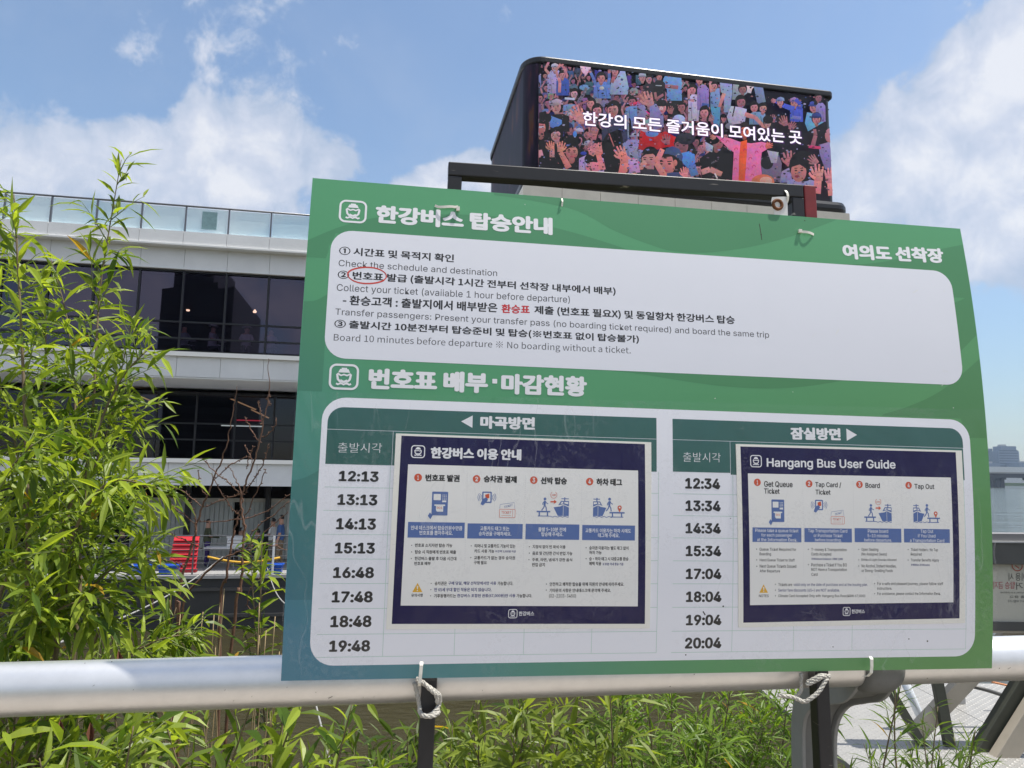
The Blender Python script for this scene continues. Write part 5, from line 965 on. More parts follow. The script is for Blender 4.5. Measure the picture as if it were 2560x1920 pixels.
# side face and curved corner: dark, with faint streaks of the same picture seen edge on
sm = bpy.data.materials.new('led_side'); sm.use_nodes = True; t = sm.node_tree; p = t.nodes['Principled BSDF']
p.inputs['Base Color'].default_value = (.012, .012, .016, 1); p.inputs['Roughness'].default_value = .5; p.inputs['Specular IOR Level'].default_value = .1
tcn = t.nodes.new('ShaderNodeTexCoord'); mp = t.nodes.new('ShaderNodeMapping'); mp.inputs['Scale'].default_value = (3.5, 1.3, .45); t.links.new(tcn.outputs['Object'], mp.inputs[0])
n_ = t.nodes.new('ShaderNodeTexNoise'); n_.inputs['Scale'].default_value = 1; n_.inputs['Detail'].default_value = 7; t.links.new(mp.outputs[0], n_.inputs['Vector'])
cr_ = t.nodes.new('ShaderNodeValToRGB'); t.links.new(n_.outputs[0], cr_.inputs[0]); E_ = cr_.color_ramp.elements
E_[0].position = .42; E_[0].color = (.006, .006, .014, 1); E_[1].position = .74; E_[1].color = (.02, .07, .075, 1)
for pos, c in ((.52, (.014, .010, .028, 1)), (.60, (.035, .018, .05, 1)), (.66, (.12, .045, .02, 1))): e = E_.new(pos); e.color = c
t.links.new(cr_.outputs[0], p.inputs['Emission Color']); p.inputs['Emission Strength'].default_value = .3
mb = MB(); P = [(LS0 - .012, LD + .9), (LS0 - .012, -.55)] + [(LS0 + .5 - .512 * cos(pi / 2 * i / 8), -.54 + .552 * sin(pi / 2 * i / 8)) for i in range(9)]
for a, b in zip(P, P[1:]): mb.quad(fp(a[0], PZ0, a[1]), fp(b[0], PZ0, b[1]), fp(b[0], PZ1, b[1]), fp(a[0], PZ1, a[1]))
mb.build('side_picture', sm, VS, fix=False)
# ------------------------------------------------------------------ handrail with its cast support
p0 = at(0, 1727, 1.0); 
TD = .078
def rail_c(px, yc, th): Y = FPX * TD / th; d = ray(px, yc); return CAM + d * Y      # tube centre from its apparent thickness
ra = rail_c(700, 1700, 114); rb = rail_c(2500, 1650, 99)
dirr = Vector((rb.x - ra.x, rb.y - ra.y, 0)).normalized()
# hold it parallel to the board, just behind it
rc0 = bs(0, .0, -.025 - .006 - TD / 2); z0 = at(700, 1701, rc0.y + .0).z; 
rr1 = bs(1.2, 0, -.025 - .006 - TD / 2); z1 = at(2478, 1650, rr1.y).z
RD = (Vector((rr1.x, rr1.y, z1)) - Vector((rc0.x, rc0.y, z0))).normalized()
RC = Vector((rc0.x, rc0.y, z0))
def rl(t_): return RC + RD * t_
HR = thing('handrail', 'round brushed aluminium handrail tube crossing behind the notice board', 'handrail', rl(.5))
alu = mat('brushed_aluminium', (.78, .78, .775), .40, metal=.88, var=.06, vscale=30, bump=.02, bscale=60)
mb = MB(); mb.tube([rl(-3 + .25 * i) for i in range(37)], TD / 2, 40); mb.build('rail_tube', alu, HR, smooth=True)
rnd = random.Random(17); mb = MB()           # nicks and dirt on the tube
for i in range(60):
    t_ = rnd.uniform(-.75, 1.9); a_ = rnd.uniform(-2.2, -.2); l_ = rnd.choice((.0005, .0007, .0009, .001, .0015, .003)); q0 = rl(t_); sx_ = RD.cross(UP).normalized()
    P = [q0 + RD * (l_ * k) + (sx_ * -sin(a_ + k * .03 * l_ / .002) + UP * cos(a_ + k * .03 * l_ / .002)) * (TD / 2 + .0002) for k in (-1, 0, 1)]
    mb.tube(P, rnd.uniform(.0002, .0005), 4)
mb.build('nicks', mat('nick_dark', (.10, .085, .07), .7), HR)
castm = mat('cast_grey', (.145, .15, .145), .55, var=.1, vscale=20, bump=.15, bscale=60)
# collar at the photo's place
def on_rail(px):
    best = min((abs((lambda q: CX + FPX * (q - CAM).dot(AX) / (q - CAM).dot(AF))(rl(k * .002)) - px), k * .002) for k in range(-500, 900)); return best[1]
tcl = on_rail(2178)
mb = MB(); Q = []
for i in range(7): Q.append(rl(tcl - .036 + .072 * i / 6))
mb.tube(Q, [TD / 2 + .004, TD / 2 + .011, TD / 2 + .013, TD / 2 + .013, TD / 2 + .013, TD / 2 + .011, TD / 2 + .004], 32)
mb.build('collar', castm, HR, smooth=True)
BKD = Vector((-RD.y, RD.x, 0)).normalized()            # away from the viewer
# curved cast stanchion in the plane across the rail
mb = MB(); c0 = rl(tcl); prof_o = []; prof_i = []
spine = [(0.0, -.02), (.035, -.055), (.085, -.075), (.15, -.105), (.19, -.16), (.20, -.26), (.20, -.5), (.20, -1.0), (.20, -1.5), (.20, -1.95)]
wd = [.030, .032, .034]
_c = []
for i in range(len(spine) - 1):
    q0, q1, q2, q3 = (Vector(spine[max(0, min(len(spine) - 1, i + k))]) for k in (-1, 0, 1, 2))
    for k in range(6): t_ = k / 6; _c.append(.5 * ((2 * q1) + (q2 - q0) * t_ + (2 * q0 - 5 * q1 + 4 * q2 - q3) * t_ ** 2 + (3 * q1 - q0 - 3 * q2 + q3) * t_ ** 3))
_c.append(Vector(spine[-1])); sp_ = [c0 + BKD * q.x + UP * q.y for q in _c]; wd = [.030 + .005 * math.exp(-((q.y + .1) / .06) ** 2) for q in _c]
def sweep(mb, pts, hw, hd):
    i0 = len(mb.v)
    for k, q in enumerate(pts):
        tn = (pts[min(k + 1, len(pts) - 1)] - pts[max(k - 1, 0)]).normalized(); nn = tn.cross(RD).normalized()
        for a, b in ((-1, -1), (1, -1), (1, 1), (-1, 1)): mb.v.append(tuple(q + RD * hw[k] * a + nn * hd * b))
    for k in range(len(pts) - 1):
        for j in range(4): mb.f.append((i0 + 4 * k + j, i0 + 4 * k + (j + 1) % 4, i0 + 4 * k + 4 + (j + 1) % 4, i0 + 4 * k + 4 + j)); mb.c.append(None)
    mb.f.append((i0, i0 + 1, i0 + 2, i0 + 3)); mb.c.append(None); e_ = i0 + 4 * (len(pts) - 1); mb.f.append((e_, e_ + 1, e_ + 2, e_ + 3)); mb.c.append(None)
sweep(mb, sp_, wd, .012)
mb.build('stanchion', castm, HR, bevel=.004)
mb = MB()
for sgn in (-1, 1): sweep(mb, [q + RD * (w_ + .004) * sgn for q, w_ in zip(sp_, wd)], [.004] * len(sp_), .022)
mb.build('stanchion_flange', mat('flange_grey', (.24, .245, .24), .5, var=.08, vscale=25), HR, bevel=.002)

# ------------------------------------------------------------------ black steel stand that carries the board
ST = thing('sign_stand', 'scratched black square steel frame holding up the green notice board', 'sign stand', bs(.6, -.9, -.03))
def scratch_mat():
    m = mat('black_paint', (.014, .014, .016), .38, var=.2, vscale=30); t = m.node_tree; p = t.nodes['Principled BSDF']
    tcn = t.nodes.new('ShaderNodeTexCoord'); mp = t.nodes.new('ShaderNodeMapping'); mp.inputs['Scale'].default_value = (18, 18, 160); mp.inputs['Rotation'].default_value = (.3, .5, .2); t.links.new(tcn.outputs['Object'], mp.inputs[0])
    n_ = t.nodes.new('ShaderNodeTexNoise'); n_.inputs['Scale'].default_value = 1; n_.inputs['Detail'].default_value = 8; t.links.new(mp.outputs[0], n_.inputs['Vector'])
    r_ = t.nodes.new('ShaderNodeMapRange'); r_.inputs[1].default_value = .67; r_.inputs[2].default_value = .72; t.links.new(n_.outputs[0], r_.inputs[0])
    mx_ = t.nodes.new('ShaderNodeMix'); mx_.data_type = 'RGBA'; mx_.inputs['B'].default_value = (.30, .27, .24, 1); t.links.new(r_.outputs[0], mx_.inputs['Factor'])
    src = p.inputs['Base Color'].links[0].from_socket; t.links.new(src, mx_.inputs['A']); t.links.new(mx_.outputs['Result'], p.inputs['Base Color']); return m
blk = scratch_mat(); q_ = .0125
YT = bs(.6, BH, 0).y
def on_board_plane(px, py, off): # intersect ray with the plane behind the board
    o_ = TB + RBM @ Vector((0, off, 0)); n_ = RBM @ Vector((0, 1, 0)); d = ray(px, py); return CAM + d * ((o_ - CAM).dot(n_) / d.dot(n_))
S_ = 1.1573
PO = .018
tl = on_board_plane(1120, 428, PO); tr = on_board_plane(2000, 484, PO)
hb = (tr - tl).normalized(); vb = RBM @ Vector((0, 0, 1)); db = RBM @ Vector((0, 1, 0))
vb = (vb - hb * vb.dot(hb)).normalized()
mb = MB(); mb.bar(tl - hb * .0, tr, .025, .025, db); mb.build('top_bar', blk, ST, bevel=.002)
legs = []
for (px, pyb, top) in ((1071, 1740, tl), (2049, 1740, tr)):
    lo = on_board_plane(px, pyb, PO); a = top + hb * (.012 if top is tl else -.011) - vb * .013; dv = (lo - a).normalized()
    mb = MB(); mb.bar(a, a + dv * 2.15, .024, .024, db); mb.build('leg', blk, ST, bevel=.002); legs.append((a, dv))
mb = MB(); rp = tr + hb * .0135; mb.bar(rp + vb * .0125, rp + legs[1][1] * .35, .025, .024, db); mb.build('end_post', mat('red_paint', (.20, .016, .018), .45, var=.25, vscale=30), ST, bevel=.002)
mb = MB(); a = legs[0][0] + legs[0][1] * 1.5; b = legs[1][0] + legs[1][1] * 1.5; mb.bar(a + hb * .013, b - hb * .013, .024, .024, db); mb.build('cross_bar', blk, ST)
def torus(mb, c, ax, R_, r, n=22, a0=0, a1=2 * pi):
    ax = Vector(ax).normalized(); u = ax.orthogonal().normalized(); v = ax.cross(u); full = abs(a1 - a0 - 2 * pi) < 1e-3
    P = [Vector(c) + u * R_ * cos(a0 + (a1 - a0) * i / n) + v * R_ * sin(a0 + (a1 - a0) * i / n) for i in range(n + 1)]
    mb.tube(P, r, 8, cap=not full)
for px, py in ((1140, 448), (1141, 462)):
    mb = MB(); c = on_board_plane(px, py, PO - .004); torus(mb, c, db + hb * .5 if py < 450 else db * .6 + hb, .0058, .0018); mb.build('ring', blk, ST, smooth=True)
mb = MB(); c = on_board_plane(1983, 501, PO - .006); mb.tube([c - db * .002, c + db * .03], [.0078, .0078], 16); torus(mb, c - db * .002, db, .006, .0022); mb.build('bolt_sleeve', blk, ST, smooth=True)

# ------------------------------------------------------------------ tag, ties, ropes
TG = thing('hanging_tag', 'white plastic tab with a rusty eyelet hanging from the right end of the black bar', 'tag', on_board_plane(1944, 520, .004))
c = on_board_plane(1944, 512, .002); s1 = hb; s2 = vb
mb = MB(); mb.prism([c + s1 * a + s2 * b for a, b in ((-.012, .006), (-.010, .014), (.004, .016), (.020, .017), (.0185, -.045), (-.0065, -.05), (-.0075, -.006))], db * .0012); mb.build('tab', mat('tag_white', (.76, .76, .74), .5), TG)
mb = MB(); torus(mb, c - db * .001 + s1 * -.0005, db, .0085, .0030, 26); mb.build('eyelet', mat('rust', (.16, .06, .02), .7, metal=.3, var=.5, vscale=80), TG, smooth=True)
tie_m = mat('tie_nylon', (.80, .78, .70), .5); 
def tie(label, fn):
    mb = MB(); fn(mb); o = mb.build('cable_tie', tie_m, None, smooth=False); 
    c = Vector(); 
    return tag(o, label, 'cable tie', 'nylon ties holding the board')
def strap(mb, pts, w, th, side):
    for a, b in zip(pts, pts[1:]): mb.bar(a, b + (b - a).normalized() * th * .3, w, th, side)
def t1(mb):
    P = [bs(.2046 + .0388 * i / 8, .7655 - .0012 * sin(i * .7) + (.002 if i in (0, 8) else 0), .0035 * sin(pi * i / 8) + .0006) for i in range(9)]; strap(mb, P, .0042, .0012, UP)
    mb.obox(bs(.2435, .7635, .003), hb, vb, db, .0028, .0034, .0022)
tie('white tie lying flat over the heading at the upper left of the board', t1)
def t2(mb):
    P = [bs(.867 + .029 * i / 8, .7692 - .0004 * i, .0042 * sin(pi * i / 8) + .0006) for i in range(9)]; strap(mb, P, .0044, .0012, UP); mb.obox(bs(.8685, .7698, .003), hb, vb, db, .003, .0028, .0022)
tie('short white tie near the upper right corner of the board', t2)
def t3(mb):
    strap(mb, [bs(.425, .7988, .0014), bs(.4255, .792, .004), bs(.4248, .784, .0016)], .0026, .001, hb)
tie('tiny cut tie stub sticking out of the top edge', t3)
def t4(mb):
    P = [bs(.2098, .0275, .0075), bs(.2095, .024, .0125), bs(.2088, .012, .0135), bs(.208, -.002, .0125), bs(.2076, -.010, .004), bs(.2076, -.012, -.004)]; strap(mb, P, .0052, .0013, hb)
tie('pale tie through the bottom edge of the board beside the left black leg', t4)
def t5(mb):
    P = [bs(.9632, .026, .0075), bs(.963, .023, .0125), bs(.9629, .012, .0132), bs(.9627, .001, .0125), bs(.9626, -.008, .004), bs(.9626, -.012, -.006)]; strap(mb, P, .0052, .0013, hb)
tie('pale tie through the bottom edge of the board beside the grey collar', t5)
def t6(mb):
    c = on_board_plane(1950, 492, PO); u = (hb * .85 + db * .4).normalized(); P = []
    for i in range(19):
        a = 2 * pi * i / 18; P.append(c + vb * (.0185 * sin(a) - .006) + db * (-.018) * cos(a) + hb * (.0055 * cos(a * 1.0)))
    strap(mb, P, .0042, .0012, hb)
tie('white tie looped round the black top bar through the rusty eyelet', t6)
ropem = mat('rope_grey', (.50, .48, .43), .85, var=.25, vscale=120, bump=.6, bscale=400)
def rope(mb, pts, r=.0036, strands=3, tw=260):
    P = [Vector(p) for p in pts]; D = []
    n = len(P)
    for i in range(n - 1):
        for k in range(8):
            t_ = k / 8; q0 = P[max(i - 1, 0)]; q1 = P[i]; q2 = P[i + 1]; q3 = P[min(i + 2, n - 1)]
            D.append(.5 * ((2 * q1) + (q2 - q0) * t_ + (2 * q0 - 5 * q1 + 4 * q2 - q3) * t_ ** 2 + (3 * q1 - q0 - 3 * q2 + q3) * t_ ** 3))
    D.append(P[-1]); L = 0; S = [[] for _ in range(strands)]
    for i, q in enumerate(D):
        if i: L += (D[i] - D[i - 1]).length
        t_ = (D[min(i + 1, len(D) - 1)] - D[max(i - 1, 0)]).normalized(); a = t_.cross(Vector((.3, .2, .93))).normalized(); b = t_.cross(a)
        for s in range(strands): g_ = L * tw + s * 2 * pi / strands; S[s].append(q + (a * cos(g_) + b * sin(g_)) * r * .5)
    for s in S: mb.tube(s, r * .58, 6)
def pl(px, py, off): return on_board_plane(px, py, off)
lf = legs[0]; lx = 1052
mb = MB()
rope(mb, [pl(1040, 1697, -.004), pl(1052, 1704, -.006), pl(1075, 1720, -.006), pl(1097, 1738, -.004), pl(1098, 1760, .002), pl(1088, 1778, -.006), pl(1070, 1790, -.008), pl(1052, 1784, -.004), pl(1049, 1766, .008), pl(1043, 1735, .006), pl(1036, 1706, .004)])
rope(mb, [pl(1056, 1704, -.010), pl(1074, 1722, -.011), pl(1090, 1738, -.009), pl(1093, 1757, -.003)], .0032)
rope(mb, [pl(1049, 1780, -.004), pl(1062, 1790, -.012), pl(1082, 1790, -.012), pl(1096, 1782, -.004), pl(1094, 1776, .01)], .0034)
tag(mb.build('rope', ropem, smooth=True), 'grey rope wound round the left black leg under the board', 'rope')
mb = MB()
rope(mb, [pl(2002, 1684, .004), pl(2003, 1706, .006), pl(2002, 1728, .008), pl(1990, 1742, .01)], .003)
rope(mb, [pl(2018, 1706, -.004), pl(2034, 1698, -.008), pl(2052, 1690, -.010), pl(2068, 1694, -.009), pl(2062, 1688, -.004), pl(2045, 1690, -.006)], .0034)
rope(mb, [pl(2074, 1688, -.006), pl(2064, 1702, -.012), pl(2048, 1728, -.014), pl(2030, 1744, -.014), pl(2010, 1754, -.010), pl(1985, 1744, -.006), pl(1962, 1740, -.004), pl(1946, 1738, 0)], .0035)
rope(mb, [pl(2016, 1712, -.004), pl(2030, 1706, -.008), pl(2046, 1698, -.011), pl(2060, 1690, -.011), pl(2074, 1692, -.008)], .0034)
tag(mb.build('rope', ropem, smooth=True), 'frayed grey rope knotted round the right black leg beside the collar', 'rope')
# ------------------------------------------------------------------ willows and undergrowth
D_ = 1.1573
def dp(x, y, Y): return at(x * D_, y * D_, Y)
leaf_m = mat('willow_leaf', (.2, .3, .05), .42, spec=.35, attr='tint', trans=(1.9, 1.85, .9))
bark_m = mat('willow_bark', (.16, .12, .07), .8, var=.4, vscale=40)
green_stem = mat('green_stem', (.16, .20, .06), .6, var=.3, vscale=30)
def leaf(mb, p, d, n, L, wd, col, droop=.25, fold=.25):
    d = d.normalized(); s = d.cross(n).normalized(); n = s.cross(d).normalized()
    prev = Vector(p); P = []; dirv = d.copy()
    st = [(0, .0), (.12, .35), (.38, 1.0), (.68, .72), (1.0, 0)]
    last = 0; c = Vector(p)
    for t_, w_ in st:
        dirv = (dirv + Vector((0, 0, -1)) * droop * (t_ - last) * 1.6).normalized(); c = c + dirv * (L * (t_ - last)); last = t_
        nn = s.cross(dirv).normalized()
        P.append((c.copy(), c + s * (wd * .5 * w_) + nn * (wd * fold * w_), c - s * (wd * .5 * w_) + nn * (wd * fold * w_)))
    V = [P[0][0]]
    for k in (1, 2, 3): V += [P[k][0], P[k][1], P[k][2]]
    V.append(P[4][0])
    F = [(0, 1, 2), (0, 3, 1), (1, 4, 5, 2), (1, 3, 6, 4), (4, 7, 8, 5), (4, 6, 9, 7), (7, 10, 8), (7, 9, 10)]
    mb.faces(V, F, col)
def tint(rnd, a=(.06, .115, .014), b=(.32, .40, .045), yellow=.03):
    t_ = rnd.random() ** 1.15; k = rnd.uniform(.8, 1.15)
    if rnd.random() < yellow: return (.42 * k, .26 * k, .03, 1)
    return tuple((x + (y - x) * t_) * k for x, y in zip(a, b)) + (1,)
def curve(P, n=8):
    out = []
    for i in range(len(P) - 1):
        q0 = P[max(i - 1, 0)]; q1 = P[i]; q2 = P[i + 1]; q3 = P[min(i + 2, len(P) - 1)]
        for k in range(n):
            t_ = k / n; out.append(.5 * ((2 * q1) + (q2 - q0) * t_ + (2 * q0 - 5 * q1 + 4 * q2 - q3) * t_ ** 2 + (3 * q1 - q0 - 3 * q2 + q3) * t_ ** 3))
    return out + [P[-1]]
def leafy(rnd, lm, sm, path, L, wd, r0=.0025, start=.1, gap=.017, spread=52, bcol=None, droop=.35, cols=None, tipfan=True, yellow=.004):
    n = len(path); tot = sum((path[i + 1] - path[i]).length for i in range(n - 1))
    sm.tube(path, [max(.0008, r0 * (1 - .8 * i / (n - 1))) for i in range(n)], 5)
    acc = 0; nxt = tot * start; side = rnd.uniform(0, 6.28)
    for i in range(n - 1):
        seg = (path[i + 1] - path[i]); l = seg.length
        while nxt < acc + l:
            p = path[i] + seg * ((nxt - acc) / l); t_ = seg.normalized(); side += 2.4 + rnd.uniform(-.5, .5)
            a = t_.orthogonal().normalized(); b = t_.cross(a); out = a * cos(side) + b * sin(side)
            frac = nxt / tot; sp_ = radians(spread * (1.15 - .45 * frac) + rnd.uniform(-14, 14))
            d = t_ * cos(sp_) + out * sin(sp_) + Vector((0, 0, rnd.uniform(-.25, .12)))
            k = rnd.uniform(.65, 1.12) * (1 - .45 * max(0, frac - .7) / .3) * (.7 + .3 * min(1, frac * 3))
            nrm = (Vector((0, 0, 1)) + Vector((rnd.uniform(-.7, .7), rnd.uniform(-.7, .5), rnd.uniform(-.2, .4)))).normalized()
            leaf(lm, p, d, nrm, L * k, wd * k * rnd.uniform(.8, 1.15), tint(rnd, *(cols or ()), yellow=yellow), droop * rnd.uniform(.3, 1.6))
            nxt += gap * rnd.uniform(.6, 1.4)
        acc += l
def twig(rnd, p, d, length, droop=.5, n=7):
    P = [Vector(p)]; d = d.normalized()
    for i in range(n):
        d = (d + Vector((rnd.uniform(-.12, .12), rnd.uniform(-.12, .12), rnd.uniform(-.1, .08) - droop * .09 * i / n * 2))).normalized(); P.append(P[-1] + d * (length / n))
    return P
def plant(name, label, cat, root, stems, seed, L, wd, ntw, tl=(.14, .34), group=None, gap=.017, r=.007, cols=None, tstart=.15, updir=.35, droop=.35, stem_leaves=True, spread=52, tdroop=.5, bias=None):
    rnd = random.Random(seed); P = thing(name, label, cat, root, group); lm, sm, tm_ = MB(), MB(), MB()
    for st in stems:
        c = curve(st); n = len(c); rr_ = r * rnd.uniform(.8, 1.2)
        tm_.tube(c, [rr_ * (1 - .82 * i / (n - 1)) for i in range(n)], 7)
        if stem_leaves: leafy(rnd, lm, sm, c[int(n * .62):], L, wd, .0012, 0, gap, spread, droop=droop, cols=cols)
        for k in range(ntw):
            t_ = tstart + (1 - tstart) * (k + rnd.random()) / ntw; i = min(n - 2, int(t_ * (n - 1))); tan_ = (c[i + 1] - c[i]).normalized()
            a = tan_.orthogonal().normalized(); b = tan_.cross(a); g_ = rnd.uniform(0, 6.28); out = a * cos(g_) + b * sin(g_)
            d = tan_ * rnd.uniform(.35, .9) + out * rnd.uniform(.6, 1.1) + UP * updir * rnd.uniform(0, 1)
            if bias: d += Vector(bias) * rnd.random()
            ln_ = rnd.uniform(*tl) * (1.12 - .8 * t_ * t_)
            leafy(rnd, lm, sm, twig(rnd, c[i], d, ln_, tdroop), L * rnd.uniform(.8, 1.1), wd, .0022, .12, gap, spread, droop=droop, cols=cols)
    tm_.build('branch', bark_m, P, smooth=True); sm.build('twig', green_stem, P, smooth=True); lm.build('foliage', leaf_m, P, attr='tint', fix=False)
    return P
rt = Vector((-1.25, 2.15, -1.0))
S = [[(150, 1500, 2.05), (175, 1150, 2.1), (200, 900, 2.15), (214, 650, 2.2), (232, 520, 2.2), (262, 345, 2.2)],
     [(60, 1500, 1.95), (60, 1100, 2.0), (50, 800, 2.0), (38, 560, 2.0), (30, 420, 2.0)],
     [(120, 1350, 2.05), (190, 1000, 2.1), (255, 830, 2.15), (330, 745, 2.2)],
     [(120, 1420, 1.95), (150, 1180, 1.9), (240, 1040, 1.9), (370, 1075, 1.9)],
     [(-30, 1500, 2.3), (-40, 900, 2.3), (-60, 600, 2.3), (-20, 440, 2.3)],
     [(80, 1500, 1.95), (150, 1340, 1.95), (240, 1230, 1.95), (330, 1190, 2.0)],
     [(100, 1400, 2.4), (160, 980, 2.45), (150, 720, 2.5), (110, 560, 2.5)],
     [(120, 1400, 2.3), (190, 1060, 2.3), (240, 900, 2.3), (285, 690, 2.3)],
     [(0, 1500, 2.2), (30, 1200, 2.2), (90, 900, 2.2), (100, 680, 2.2)],
     [(40, 1500, 2.6), (110, 1150, 2.6), (210, 1000, 2.7), (260, 800, 2.7)],
     [(-60, 1500, 1.8), (-60, 1250, 1.8), (0, 1050, 1.8), (70, 960, 1.8)],
     [(60, 1500, 2.5), (130, 1300, 2.5), (190, 1150, 2.5), (230, 1010, 2.5)],
     [(-80, 1500, 1.85), (20, 1400, 1.85), (140, 1310, 1.85), (240, 1290, 1.85)],
     [(-40, 1500, 2.1), (60, 1300, 2.1), (40, 1000, 2.1), (-10, 800, 2.1)],
     [(180, 1480, 2.2), (270, 1420, 2.2), (350, 1380, 2.2), (420, 1370, 2.25)]]
S = [[rt + Vector((random.uniform(-.25, .35), random.uniform(-.1, .1), 0))] + [dp(*q) for q in st] for st in S]
plant('willow', 'tall bright green willow shrub covering the left edge beside the pier building', 'willow', rt, S, 4, .118, .0195, 20, (.12, .31), tstart=.28, gap=.0165, updir=.2, droop=.45)
def bankz(y): 
    for (y0, z0), (y1, z1) in zip(list(zip(ys, zs)), list(zip(ys, zs))[1:]):
        if y0 <= y <= y1: return z0 + (z1 - z0) * (y - y0) / (y1 - y0)
    return zs[0] if y < ys[0] else zs[-1]
def bush(name, label, x0, x1, y0, y1, Y, nst, seed, L, wd, ntw, tl, rootspread=.3, **k):
    nst = int(nst * 1.2); y0 -= 55
    rnd = random.Random(seed); c = dp((x0 + x1) / 2, 1500, Y); rootp = Vector((c.x, Y + .05, bankz(Y)))
    st = []
    for i in range(nst):
        tip = dp(x0 + (x1 - x0) * (i + rnd.random()) / nst, rnd.uniform(y0, y1), Y + rnd.uniform(-.35, .35)); b = rootp + Vector((rnd.uniform(-1, 1) * rootspread, rnd.uniform(-.15, .15), -.02))
        m = b.lerp(tip, .55) + Vector((rnd.uniform(-.06, .06), rnd.uniform(-.06, .06), .05)); st.append([b, m, b.lerp(tip, .82) + Vector((rnd.uniform(-.04, .04), 0, .03)), tip])
    return plant(name, label, 'shrub', rootp, st, seed + 50, L, wd, ntw, tl, group='willow shrubs on the bank', **k)
bush('willow_shrub', 'broad leaved willow shrub under the left end of the handrail', -60, 330, 1500, 1640, 1.75, 11, 31, .125, .024, 8, (.12, .26), tstart=.45, gap=.019)
bush('willow_shrub', 'sparse willow shrub before brown water left of the left black leg', 330, 860, 1490, 1660, 1.95, 8, 32, .125, .027, 5, (.1, .24), tstart=.5, gap=.026, rootspread=.4)
bush('willow_shrub', 'arching yellowish willow shrub just right of the left black leg', 960, 1330, 1500, 1640, 2.2, 10, 33, .115, .019, 7, (.12, .28), tstart=.45, gap=.018, cols=((.13, .18, .03), (.24, .30, .045)))
bush('narrow_leaf_willow', 'dense narrow leaved willow thicket left of the grey stanchion', 1290, 1760, 1480, 1640, 2.75, 26, 34, .115, .0115, 9, (.12, .30), tstart=.45, gap=.013, rootspread=.45, cols=((.09, .16, .02), (.19, .29, .04)))
bush('narrow_leaf_willow', 'thin narrow leaved willow stems in front of the gangway right of the grey stanchion', 1850, 2110, 1500, 1660, 2.5, 8, 35, .115, .0085, 5, (.10, .24), tstart=.5, gap=.021, cols=((.07, .13, .02), (.15, .22, .035)))
bush('willow_shrub', 'dark leafy willow shrub low behind the left handrail beside the water', 60, 420, 1330, 1460, 2.5, 6, 36, .12, .021, 6, (.12, .26), tstart=.5, gap=.02, cols=((.06, .11, .015), (.14, .21, .03)))
bush('willow_sapling', 'young willow sapling rising in front of the dark hull beside the board', 520, 640, 1190, 1420, 2.7, 4, 37, .12, .022, 5, (.10, .2), tstart=.62, gap=.02)
bush('willow_shrub', 'low dark undergrowth shrub under the middle of the handrail', 700, 1300, 1580, 1700, 2.9, 14, 38, .13, .021, 6, (.12, .3), tstart=.4, gap=.017, rootspread=.7, cols=((.05, .09, .015), (.13, .19, .03)))  # low shrubs: darker leaf tints put the shade of the gaps into the colour
bush('narrow_leaf_willow', 'small narrow leaved willow at the foot of the gangway truss', 1760, 2140, 1610, 1720, 3.0, 12, 39, .10, .010, 7, (.12, .3), tstart=.4, gap=.016, rootspread=.5, cols=((.06, .11, .02), (.14, .21, .035)))
# bare red brown shrub
def cq(x, y, Y=3.0): return at(x * .38586, 900 + y * .38586, Y)
BS = thing('bare_shrub', 'leafless reddish brown shrub with thin budded twigs between the willow and the board', 'shrub', Vector((dp(540, 1440, 3).x, 3.0, bankz(3.0))))
bt = mat('bare_twig', (.13, .065, .04), .75, var=.3, vscale=60); rnd = random.Random(9)
root = Vector((dp(540, 1440, 3).x, 3.0, bankz(3.0)))
mainst = [[(1100, 1900), (1130, 1650), (1190, 1380), (1250, 1180), (1300, 980), (1400, 740), (1470, 540), (1510, 340), (1532, 170)],
          [(1500, 1900), (1560, 1500), (1570, 1280), (1585, 1080), (1560, 920), (1600, 780), (1680, 540), (1715, 360), (1745, 200), (1738, -10)],
          [(1420, 1900), (1470, 1400), (1500, 1180), (1540, 1020), (1570, 900), (1520, 760), (1480, 680)],
          [(1150, 1900), (1180, 1700), (1220, 1500), (1440, 1290), (1560, 1240), (1700, 1130), (1870, 980)]]
sidet = [[(1310, 960), (1450, 900), (1570, 870)], [(1300, 630), (1400, 730), (1490, 800), (1570, 880)], [(1385, 780), (1480, 690), (1600, 630)], [(1590, 370), (1630, 450), (1685, 535)], [(1790, 375), (1775, 440), (1700, 505)], [(1280, 705), (1295, 790), (1330, 870)],
         [(970, 800), (1100, 930), (1260, 1060)], [(1050, 795), (1200, 865), (1310, 950)], [(1880, 870), (1690, 1000), (1500, 1040), (1290, 1050)], [(1870, 920), (1760, 1010), (1660, 1090), (1590, 1180)], [(1860, 1230), (1700, 1200), (1560, 1290)], [(1000, 1290), (1130, 1310), (1200, 1340)],
         [(1720, 705), (1690, 800), (1600, 990), (1570, 1080)], [(1670, 270), (1690, 340), (1700, 420)], [(1370, 730), (1430, 850), (1500, 960), (1540, 1000)], [(1590, 555), (1620, 620), (1640, 680)], [(1740, 540), (1700, 680), (1640, 780), (1590, 860)], [(1210, 900), (1260, 1010), (1270, 1110)], [(1640, 560), (1610, 640), (1600, 700)],
         [(1100, 1120), (1220, 1180), (1300, 1220)], [(1000, 1650), (960, 1420), (900, 1200)], [(1620, 1660), (1720, 1510)], [(1650, 1660), (1600, 1540), (1690, 1400)], [(1750, 300), (1730, 250), (1752, 230)]]
mb = MB(); mb2 = MB()
